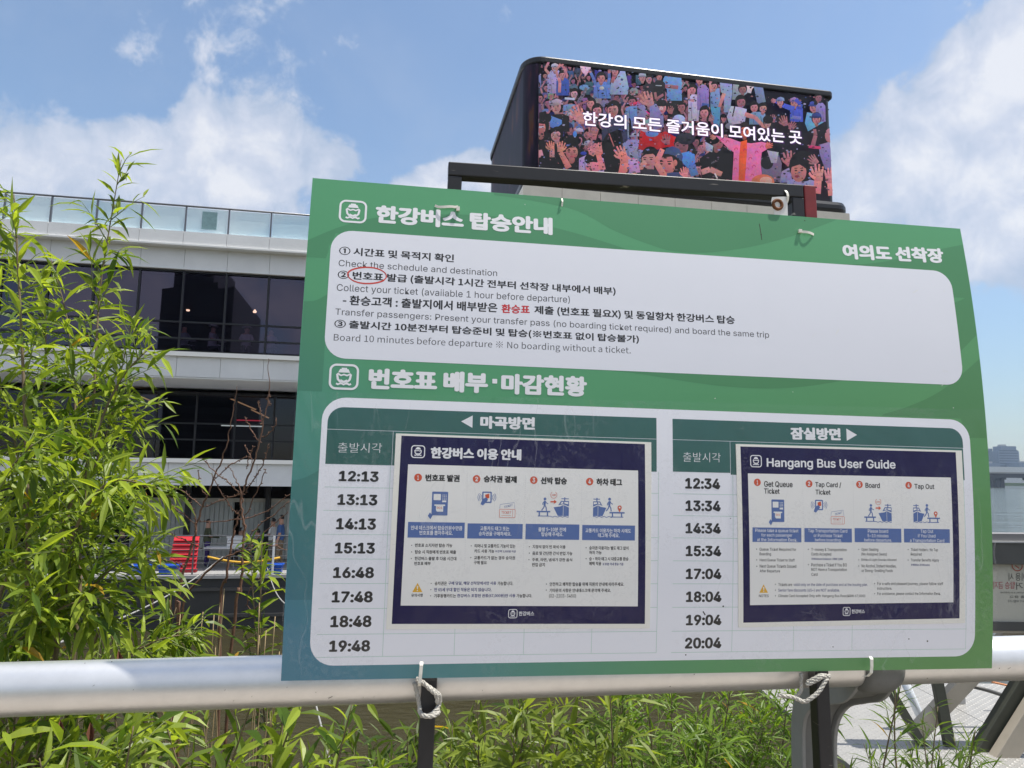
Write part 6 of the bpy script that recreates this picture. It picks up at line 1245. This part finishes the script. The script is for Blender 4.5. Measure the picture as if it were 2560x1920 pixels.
for st in mainst:
    Y0 = rnd.uniform(2.9, 3.1); c = curve([root + Vector((rnd.uniform(-.1, .1), 0, 0))] + [cq(x, y, Y0) for x, y in st]); n = len(c); c = [q + Vector((rnd.uniform(-.004, .004), 0, rnd.uniform(-.004, .004))) for q in c]
    mb.tube(c, [.0075 * (1 - .84 * i / (n - 1)) for i in range(n)], 6)
for st in sidet:
    Y0 = rnd.uniform(2.9, 3.1); c = curve([cq(x, y, Y0) for x, y in st], 6); n = len(c); c = [q + Vector((rnd.uniform(-.004, .004), 0, rnd.uniform(-.004, .004))) for q in c]
    mb.tube(c, [.0014 + .0010 * sin(pi * i / (n - 1)) for i in range(n)], 5)
    for i in range(1, n, 1):
        if rnd.random() < .75: d = Vector((rnd.uniform(-1, 1), rnd.uniform(-.4, .4), rnd.uniform(-.4, 1))).normalized(); mb2.tube([c[i], c[i] + d * .005, c[i] + d * .010], [.0018, .0021, .0005], 5)
mb.build('branch', bt, BS, smooth=True); mb2.build('bud', bt, BS, smooth=True)
DS = thing('dry_stems', 'pale dry upright stems beside the board above the left handrail', 'plant', Vector((dp(560, 1440, 2.6).x, 2.6, bankz(2.6))))
mb = MB(); rootd = Vector((dp(560, 1440, 2.6).x, 2.6, bankz(2.6)))
for i in range(16):
    x = rnd.uniform(320, 620); y = rnd.uniform(1250, 1420); tip = dp(x + rnd.uniform(-40, 60), y, 2.6 + rnd.uniform(-.2, .2)); b = rootd + Vector(((x - 560) / 1500 * 2.6, 0, 0)); m = b.lerp(tip, .5) + Vector((rnd.uniform(-.05, .05), 0, .04))
    c = curve([b, m, tip]); mb.tube(c, [.004 * (1 - .6 * k / (len(c) - 1)) for k in range(len(c))], 5)
mb.build('stem', mat('dry_straw', (.34, .25, .14), .8, var=.3, vscale=30), DS, smooth=True)
# dead curled leaves, one yellow one
dead = mat('dead_leaf', (.14, .055, .03), .7, var=.3, vscale=60)
for (x, y, Y, L_, lab) in ((255, 1405, 1.7, .055, 'curled brown dead leaf on a willow twig above the handrail'), (195, 1560, 1.6, .045, 'reddish brown dead leaf hanging under the handrail'), (130, 1555, 1.6, .04, 'dark brown withered leaf just below the handrail near the left edge')):
    mb = MB(); p = dp(x, y, Y); leaf(mb, p, Vector((.4, 0, -.9 if y > 1500 else -.6)), Vector((.3, -1, .2)), L_, .016, None, 1.2, .9); tag(mb.build('dead_leaf', dead, None, fix=False), lab, 'leaf', 'dead leaves')
# ------------------------------------------------------------------ life on the pier deck
DZ = -1.62
def deck_pt(px, o): s, _ = fac(px, 1400, o); return fp(s, DZ, o)
DR = thing('deck_railing', 'grey wire railing along the edge of the lower pier deck', 'railing', fp(-4, DZ, .85))
mb = MB()
for z in (-.42, -.66, -.86, -1.06, -1.26, -1.45): mb.tube([fp(S0, z, .85), fp(S1, z, .85)], .012 if z < -.43 else .022, 6)
mb.build('rail_wire', grey_m, DR, smooth=True)
for i in range(-12, 17, 1):
    mb = MB(); s = SM + MOD * 1.35 * i + .25
    if s < S0 or s > S1: continue
    fbox(mb, s - .02, s + .02, .83, .87, DZ, -.40); mb.build('post', grey_m, DR)
skin_m = mat('skin', (.48, .27, .19), .55); hair_m = mat('black_hair', (.012, .010, .010), .5)
def person(label, px, o, face, shirt, trousers, pose, height=1.70, hat=None, z=None, shoes=(.06, .06, .07), sit=False, leanf=.0):
    base = deck_pt(px, o) if z is None else z
    P = thing('person', label, 'person', base); k = height / 1.72
    fx = Vector((cos(face), sin(face), 0)); sx = Vector((-fx.y, fx.x, 0))           # forward, left
    def pt(f, l, u): return base + (fx * f + sx * l + UP * u) * k
    hz = .48 if sit else .92; lean = leanf
    def tor(u, l=0, f=0): return pt(f + lean * u, l, hz + u)
    V = []; Ed = []; Rr = []
    def add(p, r, par=None): V.append(p); Rr.append(r * k * 1.18); (Ed.append((par, len(V) - 1)) if par is not None else None); return len(V) - 1
    pel = add(tor(0), .15); wa = add(tor(.18), .135, pel); ch = add(tor(.40), .155, wa); nk = add(tor(.53), .062, ch); hd_ = add(tor(.64), .075, nk); top = add(tor(.745, 0, .01), .078, hd_)
    hands = []
    for s in (1, -1):
        sh = add(tor(.45, .17 * s), .062, ch); el = pose['arm'][0 if s > 0 else 1]; e1 = add(pt(*el[0]), .044, sh); w1 = add(pt(*el[1]), .032, e1); hv = (Vector(V[w1]) - Vector(V[e1])).normalized()
        add(V[w1] + hv * .06 * k, .038, w1); h2 = add(V[w1] + hv * .12 * k, .026, len(V) - 1)
        for fi in range(4): add(V[h2] + (hv * .055 + sx * (.016 * (fi - 1.5))) * k, .010, h2)
        add(V[w1] + (hv * .07 + fx * .05) * k, .012, w1)
        hp = add(tor(-.04, .09 * s), .095, pel)
        if sit: kn = add(pt(.42, .11 * s, .48), .066, hp); an = add(pt(.40, .11 * s, .09), .042, kn)
        else: st_ = pose.get('step', (0, 0))[0 if s > 0 else 1]; kn = add(pt(.02 + st_ * .5, .10 * s, .49), .064, hp); an = add(pt(st_, .10 * s, .08), .042, kn)
        add(V[an] + (fx * .15 - UP * .05) * k, .035, an)
    me = bpy.data.meshes.new('body'); og = parent_origin(P); me.from_pydata([tuple(Vector(v) - og) for v in V], Ed, []); o_ = bpy.data.objects.new('body', me); COL.objects.link(o_); o_.parent = P
    md = o_.modifiers.new('skin', 'SKIN'); md.use_smooth_shade = True
    for i, r_ in enumerate(Rr): me.skin_vertices[0].data[i].radius = (r_, r_ * (1.0 if i > 2 and i != 2 else .78))
    me.skin_vertices[0].data[0].use_root = True
    ss = o_.modifiers.new('subsurf', 'SUBSURF'); ss.levels = 1; ss.render_levels = 1
    bpy.context.view_layer.update(); dg = bpy.context.evaluated_depsgraph_get(); ev = o_.evaluated_get(dg); nm = bpy.data.meshes.new_from_object(ev); o_.modifiers.clear(); o_.data = nm
    nm.materials.clear()
    for m_ in (skin_m, mat('cloth_%d_%d_%d' % tuple(int(c * 1000) for c in shirt), shirt, .8), mat('cloth_%d_%d_%d' % tuple(int(c * 1000) for c in trousers), trousers, .85), mat('shoe_dark', shoes, .6)): nm.materials.append(m_)
    ws = Vector(V[ch]); sl = pose.get('sleeve', .22)
    shl = [Vector(V[i]) - og for i in range(len(V)) if abs(Rr[i] - .062 * k * 1.18) < 1e-6 and i > 4]
    for f in nm.polygons:
        c = f.center; u = (c + og - base).dot(UP) / k; f.use_smooth = True
        dsh = min((c - s_).length for s_ in shl) / k
        inner = abs((c + og - base).dot(sx)) / k < .22
        if u > hz + .50: f.material_index = 0
        elif u > hz + .02: f.material_index = 1 if (inner or dsh < sl) else 0
        elif u > .10: f.material_index = 2 if abs((c + og - base).dot(sx)) / k < .24 else 0
        else: f.material_index = 3
    # hair cap
    hc = Vector(V[top]); mb = MB(); n1, n2 = 12, 7; rows = []
    for j in range(n2 + 1):
        a = pi * .62 * j / n2; rows.append([hc + (UP * cos(a) * .105 + fx * (-.012) + (fx * cos(2 * pi * i / n1) * .094 + sx * sin(2 * pi * i / n1) * .086) * sin(a)) * k - UP * (.02 * k) for i in range(n1)])
        if j > 3: 
            for i in range(n1):
                if cos(2 * pi * i / n1) > .35: rows[j][i] = rows[3][i].copy() - fx * .004 * (j - 3)
    mb.faces([p for r in rows for p in r], [(j * n1 + i, j * n1 + (i + 1) % n1, (j + 1) * n1 + (i + 1) % n1, (j + 1) * n1 + i) for j in range(n2) for i in range(n1)])
    mb.build('hair', hair_m, P, smooth=True, fix=False)
    fc = Vector(V[hd_]) + fx * .085 * k + UP * .035 * k; mb = MB(); mb.tube([fc - fx * .03, fc + fx * .008 - UP * .02 * k], [.012 * k, .016 * k], 8); mb.build('nose', skin_m, P, smooth=True)
    mb = MB()
    for s in (-1, 1): c = Vector(V[hd_]) + (fx * .074 + sx * .034 * s + UP * .055) * k; mb.tube([c - fx * .01 * k, c + fx * .006 * k], .009 * k, 8)
    mb.build('eye', mat('eye_dark', (.02, .015, .015), .3), P)
    mb = MB()
    for s in (-1, 1): c = Vector(V[hd_]) + (sx * .082 * s + UP * .03) * k; mb.tube([c - UP * .028 * k, c, c + UP * .028 * k], [.008 * k, .016 * k, .012 * k], 8)
    mb.build('ear', skin_m, P, smooth=True)
    mb = MB(); c = Vector(V[hd_]) + (fx * .078 - UP * .022) * k; mb.tube([c - sx * .022 * k, c + sx * .022 * k], .006 * k, 6); mb.build('mouth', mat('lip', (.36, .12, .10), .5), P)
    if hat:
        mb = MB(); c = hc + UP * .02 * k; mb.tube([c, c + UP * .012, c + UP * .013, c + UP * .07, c + UP * .11], [.19 * k, .17 * k, .115 * k, .11 * k, .07 * k], 18); mb.build('hat', mat('hat_' + hat[0], hat[1], .8), P, smooth=True)
    return P
ARM_DOWN = (((-.02, .24, 1.12), (.06, .25, .86)), ((-.02, -.24, 1.12), (.06, -.25, .86)))
ARM_FWD = (((.03, .22, 1.13), (.26, .14, 1.10)), ((.03, -.22, 1.13), (.26, -.12, 1.08)))
ARM_TAB = (((.12, .23, .72), (.34, .14, .70)), ((.12, -.23, .72), (.34, -.14, .70)))
fa = atan2(HF.y, HF.x)
person('young man in a blue T-shirt standing on the pier deck beside the board', 698, -.9, fa + pi * .98, (.05, .11, .27), (.22, .16, .10), {'arm': (ARM_DOWN[0], ((.02, -.23, 1.12), (.18, -.20, .98))), 'step': (.06, -.05)}, 1.74)
person('person in a white top standing behind the man in blue', 678, -1.5, fa + pi * .9, (.68, .68, .66), (.20, .19, .16), {'arm': ARM_FWD}, 1.60)
person('person in an olive shirt and purple trousers beside the red panel', 515, -1.1, fa + .4, (.06, .07, .035), (.05, .03, .14), {'arm': ARM_FWD, 'step': (.08, -.05)}, 1.58)
def chair_sit(label, px, o, face, shirt, tr, **k):
    p = deck_pt(px, o); q = person(label, px, o, face, shirt, tr, {'arm': ARM_TAB}, 1.66, sit=True, **k); return p
chair_sit('seated person in a green top at the white folding table', 640, -1.3, fa + pi, (.04, .14, .07), (.03, .03, .04))
chair_sit('seated person in a dark top hidden behind the white cool box', 598, -1.9, fa + .2, (.10, .05, .10), (.04, .05, .09))
chair_sit('seated person in dark clothes at the left table', 300, -1.6, fa, (.03, .03, .04), (.03, .03, .04))
plas = mat('white_plastic', (.72, .73, .74), .4); steel = mat('steel_leg', (.35, .36, .38), .35, metal=.7)
def ftable(label, px, o, w=.9, d=.6, top=plas):
    c = deck_pt(px, o); T_ = thing('folding_table', label, 'table', c, 'folding tables on the deck')
    mb = MB(); mb.obox(c + UP * .70, HF, NF, UP, w / 2, d / 2, .018); mb.build('table_top', top, T_, bevel=.008)
    for s in (-1, 1):
        mb = MB(); mb.tube([c + HF * (w * .38 * s) + NF * .24 + UP * .01, c + HF * (w * .30 * s) - NF * .24 + UP * .68], .014, 6); mb.tube([c + HF * (w * .38 * s) - NF * .24 + UP * .01, c + HF * (w * .30 * s) + NF * .24 + UP * .68], .014, 6); mb.build('leg', steel, T_)
ftable('white folding table in front of the seated people near the board', 555, -.6, 1.1); ftable('white folding table behind the willow leaves at the left end of the deck', 230, -.7, 1.2); ftable('small pale folding table standing left of the red panel', 375, -.5, .8)
c = deck_pt(588, -.55) + UP * .72; CB = thing('cool_box', 'white cool box standing on the folding table near the board', 'cool box', c)
mb = MB(); mb.obox(c + UP * .15, HF, NF, UP, .27, .18, .15); mb.build('tub', plas, CB, bevel=.03); mb = MB(); mb.obox(c + UP * .335, HF, NF, UP, .285, .19, .03); mb.build('lid', plas, CB, bevel=.02); mb = MB(); mb.tube([c + HF * -.2 + NF * .2 + UP * .2, c + HF * -.2 + NF * .24 + UP * .24, c + HF * .2 + NF * .24 + UP * .24, c + HF * .2 + NF * .2 + UP * .2], .012, 6); mb.build('handle', steel, CB)
# red ribbed barrier panel
s0, zt = fac(427, 1340, .3); s1, zb = fac(490, 1412, .3)
RP = thing('red_panel', 'red ribbed plastic panel leaning by the deck railing', 'panel', fp((s0 + s1) / 2, DZ, .3)); redp = mat('red_plastic', (.60, .022, .035), .42)
zl = DZ + .12; nz = 7; hh = (zt - zl) / nz; mb = MB()
for i in range(nz):
    z = zl + hh * i; sk_ = .10 * (i / nz)
    a, b, c_, d_ = (fp(s0 + sk_, z, .34 - .01 * i), fp(s1 + sk_ * .3, z, .34 - .01 * i), fp(s1 + sk_ * .3, z + hh * .86, .26 - .01 * i), fp(s0 + sk_, z + hh * .86, .26 - .01 * i))
    mb.prism([a, b, c_, d_], NF * -.05)
    mb.prism([d_ + NF * -.02, c_ + NF * -.02, c_ + NF * -.02 + UP * hh * .14, d_ + NF * -.02 + UP * hh * .14], NF * -.04)
mb.build('ribs', redp, RP); mb = MB(); fbox(mb, s0 - .02, s1 + .02, .14, .34, DZ, zl - .004); mb.build('foot', mat('red_dark', (.30, .012, .02), .5), RP, bevel=.01)
bluep = mat('blue_plastic', (.02, .10, .50), .4)
for px, lab, w in ((352, 'dark blue crate at the deck edge under the willow leaves', .34), (425, 'bright blue crate on the deck below the red panel', .36), (685, 'blue crate with two handles at the deck edge beside the board', .38)):
    w *= .66; c = deck_pt(px, .6); CR_ = thing('blue_crate', lab, 'crate', c, 'blue crates on the deck edge')
    mb = MB(); 
    for z_, hw in ((.02, .0), (.26, .03)): pass
    n = []; lo = [c + HF * (a * w) + NF * (b * .2) + UP * .0 for a, b in ((-1, -1), (1, -1), (1, 1), (-1, 1))]; hi = [c + HF * (a * (w + .04)) + NF * (b * .24) + UP * .27 for a, b in ((-1, -1), (1, -1), (1, 1), (-1, 1))]
    mb.faces(lo + hi, [(0, 3, 2, 1), (0, 1, 5, 4), (1, 2, 6, 5), (2, 3, 7, 6), (3, 0, 4, 7), (4, 5, 6, 7)]); mb.build('tub', bluep, CR_, bevel=.015)
    mb = MB(); 
    for s in (-1, 1): mb.obox(c + UP * .275 + NF * (.245 * s), HF, NF, UP, w + .06, .018, .02)
    for s in (-1, 1): mb.obox(c + UP * .275 + HF * ((w + .045) * s), HF, NF, UP, .016, .226, .02)
    mb.build('rim', bluep, CR_, bevel=.006)
mb = MB(); a = fp(fac(519, 1392, .9)[0], fac(519, 1392, .9)[1], .9); b = fp(fac(700, 1394, .9)[0], fac(700, 1394, .9)[1], .9)
P = [a.lerp(b, i / 12) - UP * (.16 * sin(pi * i / 12)) for i in range(13)]; mb.tube(P, .035, 8); tag(mb.build('yellow_rope', mat('yellow_rope', (.62, .36, .03), .7), smooth=True), 'yellow padded rope slung along the deck railing', 'rope')
mb = MB(); sp0, zp = fac(686, 1340, .95); fbox(mb, sp0 - .03, sp0 + .03, .92, .98, DZ, zp); tag(mb.build('white_pole', plas), 'short white pole standing at the deck edge beside the man in blue', 'pole')
# guests behind the upper windows
up_z = 5.45
def upstairs(px, o, lab, shirt, hat=None, fc_=-pi / 2):
    s, _ = fac(px, 870, o); person(lab, px, o, atan2(NF.y, NF.x) + fc_, shirt, (.05, .05, .06), {'arm': ARM_TAB}, 1.66, hat=hat, z=fp(s, up_z, o), sit=True)
upstairs(530, -1.0, 'seated guest in a pale cap behind the upper window', (.45, .47, .5), ('pale', (.6, .62, .62)), 1.2)
upstairs(615, -.9, 'seated guest in a white bucket hat and white shirt behind the upper window', (.7, .69, .68), ('white', (.75, .74, .74)), .2)
upstairs(676, -1.1, 'seated guest with dark hair at the right end of the upper window', (.3, .22, .24), None, .4)
upstairs(458, -1.2, 'seated guest in grey at the upper window nearest the willow', (.3, .34, .36), None, 1.0)
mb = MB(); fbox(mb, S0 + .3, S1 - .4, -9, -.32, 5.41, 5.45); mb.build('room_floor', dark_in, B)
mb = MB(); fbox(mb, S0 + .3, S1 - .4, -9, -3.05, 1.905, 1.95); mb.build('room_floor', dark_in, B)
# mooring ropes from the hull to the bank
mr_ = mat('mooring_rope', (.30, .30, .29), .8)
for lab, a, b, o in (('pale grey mooring rope running from the hull down towards the left bank', (557, 1392), (60, 1640), 3.0), ('grey mooring rope running down towards the board', (668, 1420), (730, 1520), 8)):
    s, z = fac(a[0], a[1], 1.0); A = fp(s, z, 1.0); Bq = at(b[0], b[1], 9.0 if o == 3.0 else 16); mb = MB(); mb.tube([A.lerp(Bq, i / 14) - UP * (.25 * sin(pi * i / 14)) for i in range(15)], .016, 6); mb.tube([Bq, Bq + (Bq - A).normalized() * 6 - UP * 1.2], .016, 6)
    tag(mb.build('mooring_rope', mr_, smooth=True), lab, 'rope')
# ------------------------------------------------------------------ the gangway bridge on the right
GW = thing('gangway', 'steel truss gangway with chequered deck plates to the right of the board', 'gangway', Vector((5.2, 8.8, -1.4)))
gsteel = mat('galvanised_dark', (.10, .10, .095), .5, metal=.3, var=.12, vscale=3); glight = mat('galvanised_light', (.42, .42, .41), .5, var=.1, vscale=3); gbeige = mat('beige_sunlit', (.42, .37, .29), .55, var=.08, vscale=4); golive = mat('olive_paint', (.055, .058, .042), .55, var=.15, vscale=5)  # beige is the sunlit tone of the braces, put into their colour
plate = mat('chequer_plate', (.33, .325, .31), .45, metal=.25, var=.1, vscale=4)
GD = Vector((1, .02, 0)).normalized(); GN = Vector((GD.y, -GD.x, 0)); YG = 8.0
GZ = at(2450, 1790, 9.0).z
def gp(px, py, Y=YG): return at(px, py, Y)
mb = MB()
for i in range(4):
    x0 = 3.4 + i * 2.2; mb.box(x0, x0 + 2.19, YG - 1.6, YG + 2.4, GZ - .05, GZ)
mb.build('deck_plate', plate, GW)
mb = MB(); rnd = random.Random(2)
for iy in range(78):
    for ix_ in range(96):
        x = 3.45 + ix_ * .06; y = YG - 1.5 + iy * .05; a = radians(45 if (ix_ + iy) % 2 else -45); d = Vector((cos(a), sin(a), 0)); e_ = Vector((-d.y, d.x, 0)); c = Vector((x, y, GZ))
        mb.faces([c + d * .024, c + e_ * .008, c - d * .024, c - e_ * .008, c + UP * .006], [(0, 1, 4), (1, 2, 4), (2, 3, 4), (3, 0, 4)])
mb.build('plate_tread', plate, GW, fix=False)
a = gp(2400, 1380); b = gp(2560, 1381); dd = (b - a).normalized(); zc = a.z
mb = MB(); mb.bar(a - dd * .5, a + dd * 5, .22, .24, GN); mb.build('top_chord', gsteel, GW, bevel=.01)
mb = MB(); mb.obox(a + dd * 2.2 + UP * .17, dd, GN, UP, 2.7, .10, .038); mb.build('chord_top_face', mat('chord_top_grey', (.20, .195, .195), .6), GW); mb = MB(); mb.obox(a + dd * 2.2 + UP * .122, dd, GN, UP, 2.7, .135, .009); mb.build('chord_pale_edge', glight, GW)  # bars standing in for the chord's paler top face and thin pale edge
mb = MB(); mb.bar(gp(2400, 1563) - dd * .3, gp(2560, 1566) + dd * 3, .09, .09, GN); mb.build('mid_rail', gsteel, GW); mb = MB(); mb.bar(gp(2400, 1576) - dd * .3 - GN * .02, gp(2560, 1580) + dd * 3 - GN * .02, .1, .035, GN); mb.build('mid_rail', gbeige, GW)
mb = MB(); mb.bar(Vector((3.0, YG - 1.72, GZ - .15)), Vector((11, YG - 1.56, GZ - .15)), .16, .22, GN); mb.build('bottom_chord', golive, GW)
for m_, p0_, p1_, w, Yq in ((golive, (2049, 1430), (2345, 1926), .085, YG), (golive, (2290, 1430), (2400, 2000), .11, YG), (golive, (2680, 1518), (2380, 2010), .22, YG - .1), (gbeige, (2737, 1526), (2440, 2001), .20, YG - .25), (gbeige, (2573, 1535), (2280, 1844), .17, YG + .1)):
    mb = MB(); mb.bar(gp(*p0_, Yq), gp(*p1_, Yq), w, w * .6, GN.cross(gp(*p1_, Yq) - gp(*p0_, Yq))); mb.build('brace', m_, GW, bevel=.006)
mb = MB(); mb.tube([gp(2255, 1690, YG + .5), gp(2300, 1790, YG + .5), gp(2356, 1930, YG + .5)], .045, 12); mb.build('handrail_pipe', mat('white_pipe', (.7, .74, .78), .25, metal=.3), GW, smooth=True)
c = atz(2395, 1757, GZ); mb = MB(); mb.bar(c, c + UP * .7, .13, .13, GN); mb.build('post', glight, GW, bevel=.01)
mb = MB(); mb.tube([gp(2400, 1708, YG + .6), gp(2470, 1726, YG + .6), gp(2620, 1775, YG + .6)], .022, 8); mb.build('kerb_pipe', gsteel, GW, smooth=True)
mb = MB(); mb.tube([gp(2440, 1552, YG + .4), gp(2475, 1568, YG + .4), gp(2510, 1578, YG + .4), gp(2600, 1588, YG + .4)], .02, 6); tag(mb.build('cable', mat('black_cable', (.03, .03, .04), .5)), 'dark cable strung under the banner on the gangway', 'cable')
mb = MB(); mb.tube([gp(2480, 1705, YG + 1.2), gp(2530, 1716, YG + 1.2), gp(2600, 1728, YG + 1.2)], .014, 6); tag(mb.build('hose', mat('orange_hose', (.5, .2, .08), .6)), 'thin orange hose lying on the gangway deck', 'hose')
# banner seen from behind: its lettering shows mirrored through the sheet
bx0, bx1 = 2462, 2640
BN = thing('banner', 'cream safety banner on the gangway rail seen from behind with mirrored lettering', 'banner', gp(2550, 1550))
q = lambda px, py, o=0: gp(px, py, YG - .02 - o)
mb = MB(); A_, B_, C_, D2 = q(bx0, 1553), q(bx1, 1556), q(bx1, 1409), q(bx0, 1408); mb.prism([A_, B_, C_, D2], Vector((0, .006, 0))); mb.build('sheet', mat('banner_cream', (.52, .50, .42), .6), BN)
def mirrored(body_, px0, px1, py0, py1, m_, wgt=.02):
    vs, fs = glyphs(body_, wgt); x0 = min(v[0] for v in vs); x1 = max(v[0] for v in vs); y0 = min(v[1] for v in vs); y1 = max(v[1] for v in vs); mb = MB()
    mb.faces([q(px1 - (px1 - px0) * (x - x0) / (x1 - x0), py1 - (py1 - py0) * (y - y0) / (y1 - y0), .004) for x, y in vs], fs); mb.build('lettering', m_, BN, fix=False)
bgrey = mat('banner_grey', (.10, .10, .09), .6); bpink = mat('banner_pink', (.42, .10, .11), .6); bred = mat('banner_red', (.42, .08, .05), .6)
mirrored('이용 시', 2522, 2566, 1432, 1452, bgrey); mirrored('자전거', 2541, 2598, 1456, 1474, bgrey); mirrored('탑승 금지', 2484, 2537, 1454, 1472, bpink)
mirrored('The use of bicycles is prohibited', 2502, 2600, 1479, 1484, bgrey, .01)
mirrored('자전거를 끌고', 2524, 2600, 1489, 1495, bgrey, .01); mirrored('이동하여 주시기 바랍니다', 2520, 2600, 1500, 1506, bgrey, .01)
mb = MB(); c = q(2543, 1414, .004); P = [c + Vector((cos(2 * pi * i / 24), 0, sin(2 * pi * i / 24))) * .056 for i in range(25)]; P = [p for p in P if p.z < q(2543, 1409).z - .002]
for a_, b_ in zip(P, P[1:]): 
    if (b_ - a_).length < .03: mb.bar(a_, b_, .002, .009, Vector((0, 1, 0)))
mb.bar(c + Vector((-.02, 0, .0)), c + Vector((.02, 0, -.03)), .002, .010, Vector((0, 1, 0))); mb.build('warning_ring', bred, BN)
mb = MB(); P = [q(2478 - 10 * sin(i * .35), 1500 + i * 7.5, .01) for i in range(8)]; mb.tube(P, .010, 6); tag(mb.build('cable', bgrey), 'dark cable hanging at the left edge of the cream banner', 'cable')

# ------------------------------------------------------------------ the far side of the river
fb = MB(); pts = []
for i in range(61): x = 300 + 2400 * i / 60; pts.append(x)
for a, b in zip(pts, pts[1:]): fb.box(a, b, 1250, 1330, WATER_Z - 1, WATER_Z + 4.0 + 1.2 * sin(a * .05))
tag(fb.build('far_bank', mat('bank_grass', (.13, .17, .06), .9, var=.3, vscale=.02)), kind='structure')
conc = mat('concrete', (.34, .34, .33), .8); concd = mat('concrete_shade', (.07, .07, .075), .8)
BR = thing('river_bridge', 'long low concrete road bridge crossing the river in the distance', 'bridge', Vector((700, 800, WATER_Z)))
dz0 = at(2500, 1194, 800).z; dz1 = at(2500, 1184, 800).z
mb = MB(); mb.box(380, 1500, 795, 815, dz0, dz1); mb.build('bridge_deck', concd, BR); mb = MB(); mb.box(380, 1500, 794, 796, dz1, dz1 + 1.6); mb.build('parapet', conc, BR)
for px in (2440, 2474, 2486, 2497, 2580, 2660):
    c = at(px, 1200, 803); mb = MB(); mb.box(c.x - 2.2, c.x + 2.2, 797, 812, WATER_Z - 1, dz0); mb.box(c.x - 3.6, c.x + 3.6, 796, 813, dz0 - 2.2, dz0 - .02); mb.build('pier', concd, BR)
def tower(label, px0, px1, ytop, Y, setb=.0, notch=None):
    a = at(px0, ytop, Y); b = at(px1, ytop, Y); T_ = thing('high_rise', label, 'building', Vector(((a.x + b.x) / 2, Y, WATER_Z)), 'far high rises')
    w = b.x - a.x; z0 = WATER_Z; z1 = a.z; mb = MB(); mb.box(a.x, b.x, Y, Y + w * .7, z0, z1 if not notch else z1 - notch)
    if notch: mb.box(a.x + w * .22, b.x - w * .1, Y + 1, Y + w * .68, z1 - notch, z1)
    mb.build('wall', mat('tower_wall', (.15, .18, .24), .6), T_)
    nfl = max(6, int((z1 - z0) / 7)); wm_ = MB()
    for k in range(2, nfl - 1): z = z0 + (z1 - z0) * k / nfl; wm_.box(a.x + w * .05, b.x - w * .05, Y - .35, Y - .05, z, z + (z1 - z0) / nfl * .45)
    wm_.build('window_band', mat('tower_glass', (.05, .06, .08), .3), T_)
    mb = MB(); mb.box(a.x + w * .3, a.x + w * .55, Y + w * .2, Y + w * .45, z1, z1 + 5); mb.build('roof_box', conc, T_)
tower('wide far high rise tower standing alone right of the board edge', 2494, 2546, 1115, 2000, notch=14)
tower('far high rise tower half hidden by the right edge of the board', 2440, 2481, 1121, 2050)
tower('low far apartment block between the two distant towers', 2468, 2500, 1158, 1900); tower('low far block at the right edge of the photograph', 2547, 2640, 1157, 1950); tower('far high rise tower beyond the right edge of the view', 2640, 2690, 1110, 2100)
mb = MB(); a = at(2400, 1182, 1400); b = at(2760, 1170, 1400); mb.box(a.x, b.x, 1400, 1430, WATER_Z, at(2500, 1167, 1400).z); tag(mb.build('long_hall', mat('hall_white', (.6, .6, .6), .6)), 'long low pale building on the far river bank', 'building')
rnd = random.Random(8); leafar = mat('far_foliage', (.06, .10, .03), .9, var=.4, vscale=.1)
for i in range(9):
    x = 880 + i * 34 + rnd.uniform(-8, 8); y = 1262 + rnd.uniform(0, 30); T_ = thing('far_tree', 'small rounded tree on the far river bank below the towers', 'tree', Vector((x, y, WATER_Z + 3.5)), 'trees on the far bank')
    mb = MB(); mb.tube([(x, y, WATER_Z + 3.5), (x + .3, y, WATER_Z + 9)], [.5, .25], 6); mb.build('trunk', bark_m, T_)
    mb = MB()
    for k in range(60):
        c = Vector((x, y, WATER_Z + 10)) + Vector((rnd.gauss(0, 2.6), rnd.gauss(0, 2), rnd.gauss(0, 1.7))); d = Vector((rnd.uniform(-1, 1), rnd.uniform(-1, 1), rnd.uniform(-1, 1))).normalized() * 1.3; e_ = d.orthogonal().normalized() * 1.2; mb.quad(c - d, c + e_, c + d, c - e_)
    mb.build('crown', leafar, T_, fix=False)
# the summer air over the river
hz = MB(); hz.box(-2900, 2900, -55, 3500, WATER_Z - 5, 210)
hm = bpy.data.materials.new('haze'); hm.use_nodes = True; t = hm.node_tree
for n_ in list(t.nodes): t.nodes.remove(n_)
ho = t.nodes.new('ShaderNodeOutputMaterial'); pv = t.nodes.new('ShaderNodeVolumePrincipled'); pv.inputs['Color'].default_value = (.60, .78, 1, 1); pv.inputs['Density'].default_value = .00011; pv.inputs['Anisotropy'].default_value = .2
t.links.new(pv.outputs[0], ho.inputs['Volume'])
if USE_HAZE: tag(hz.build('haze', hm), kind='stuff')
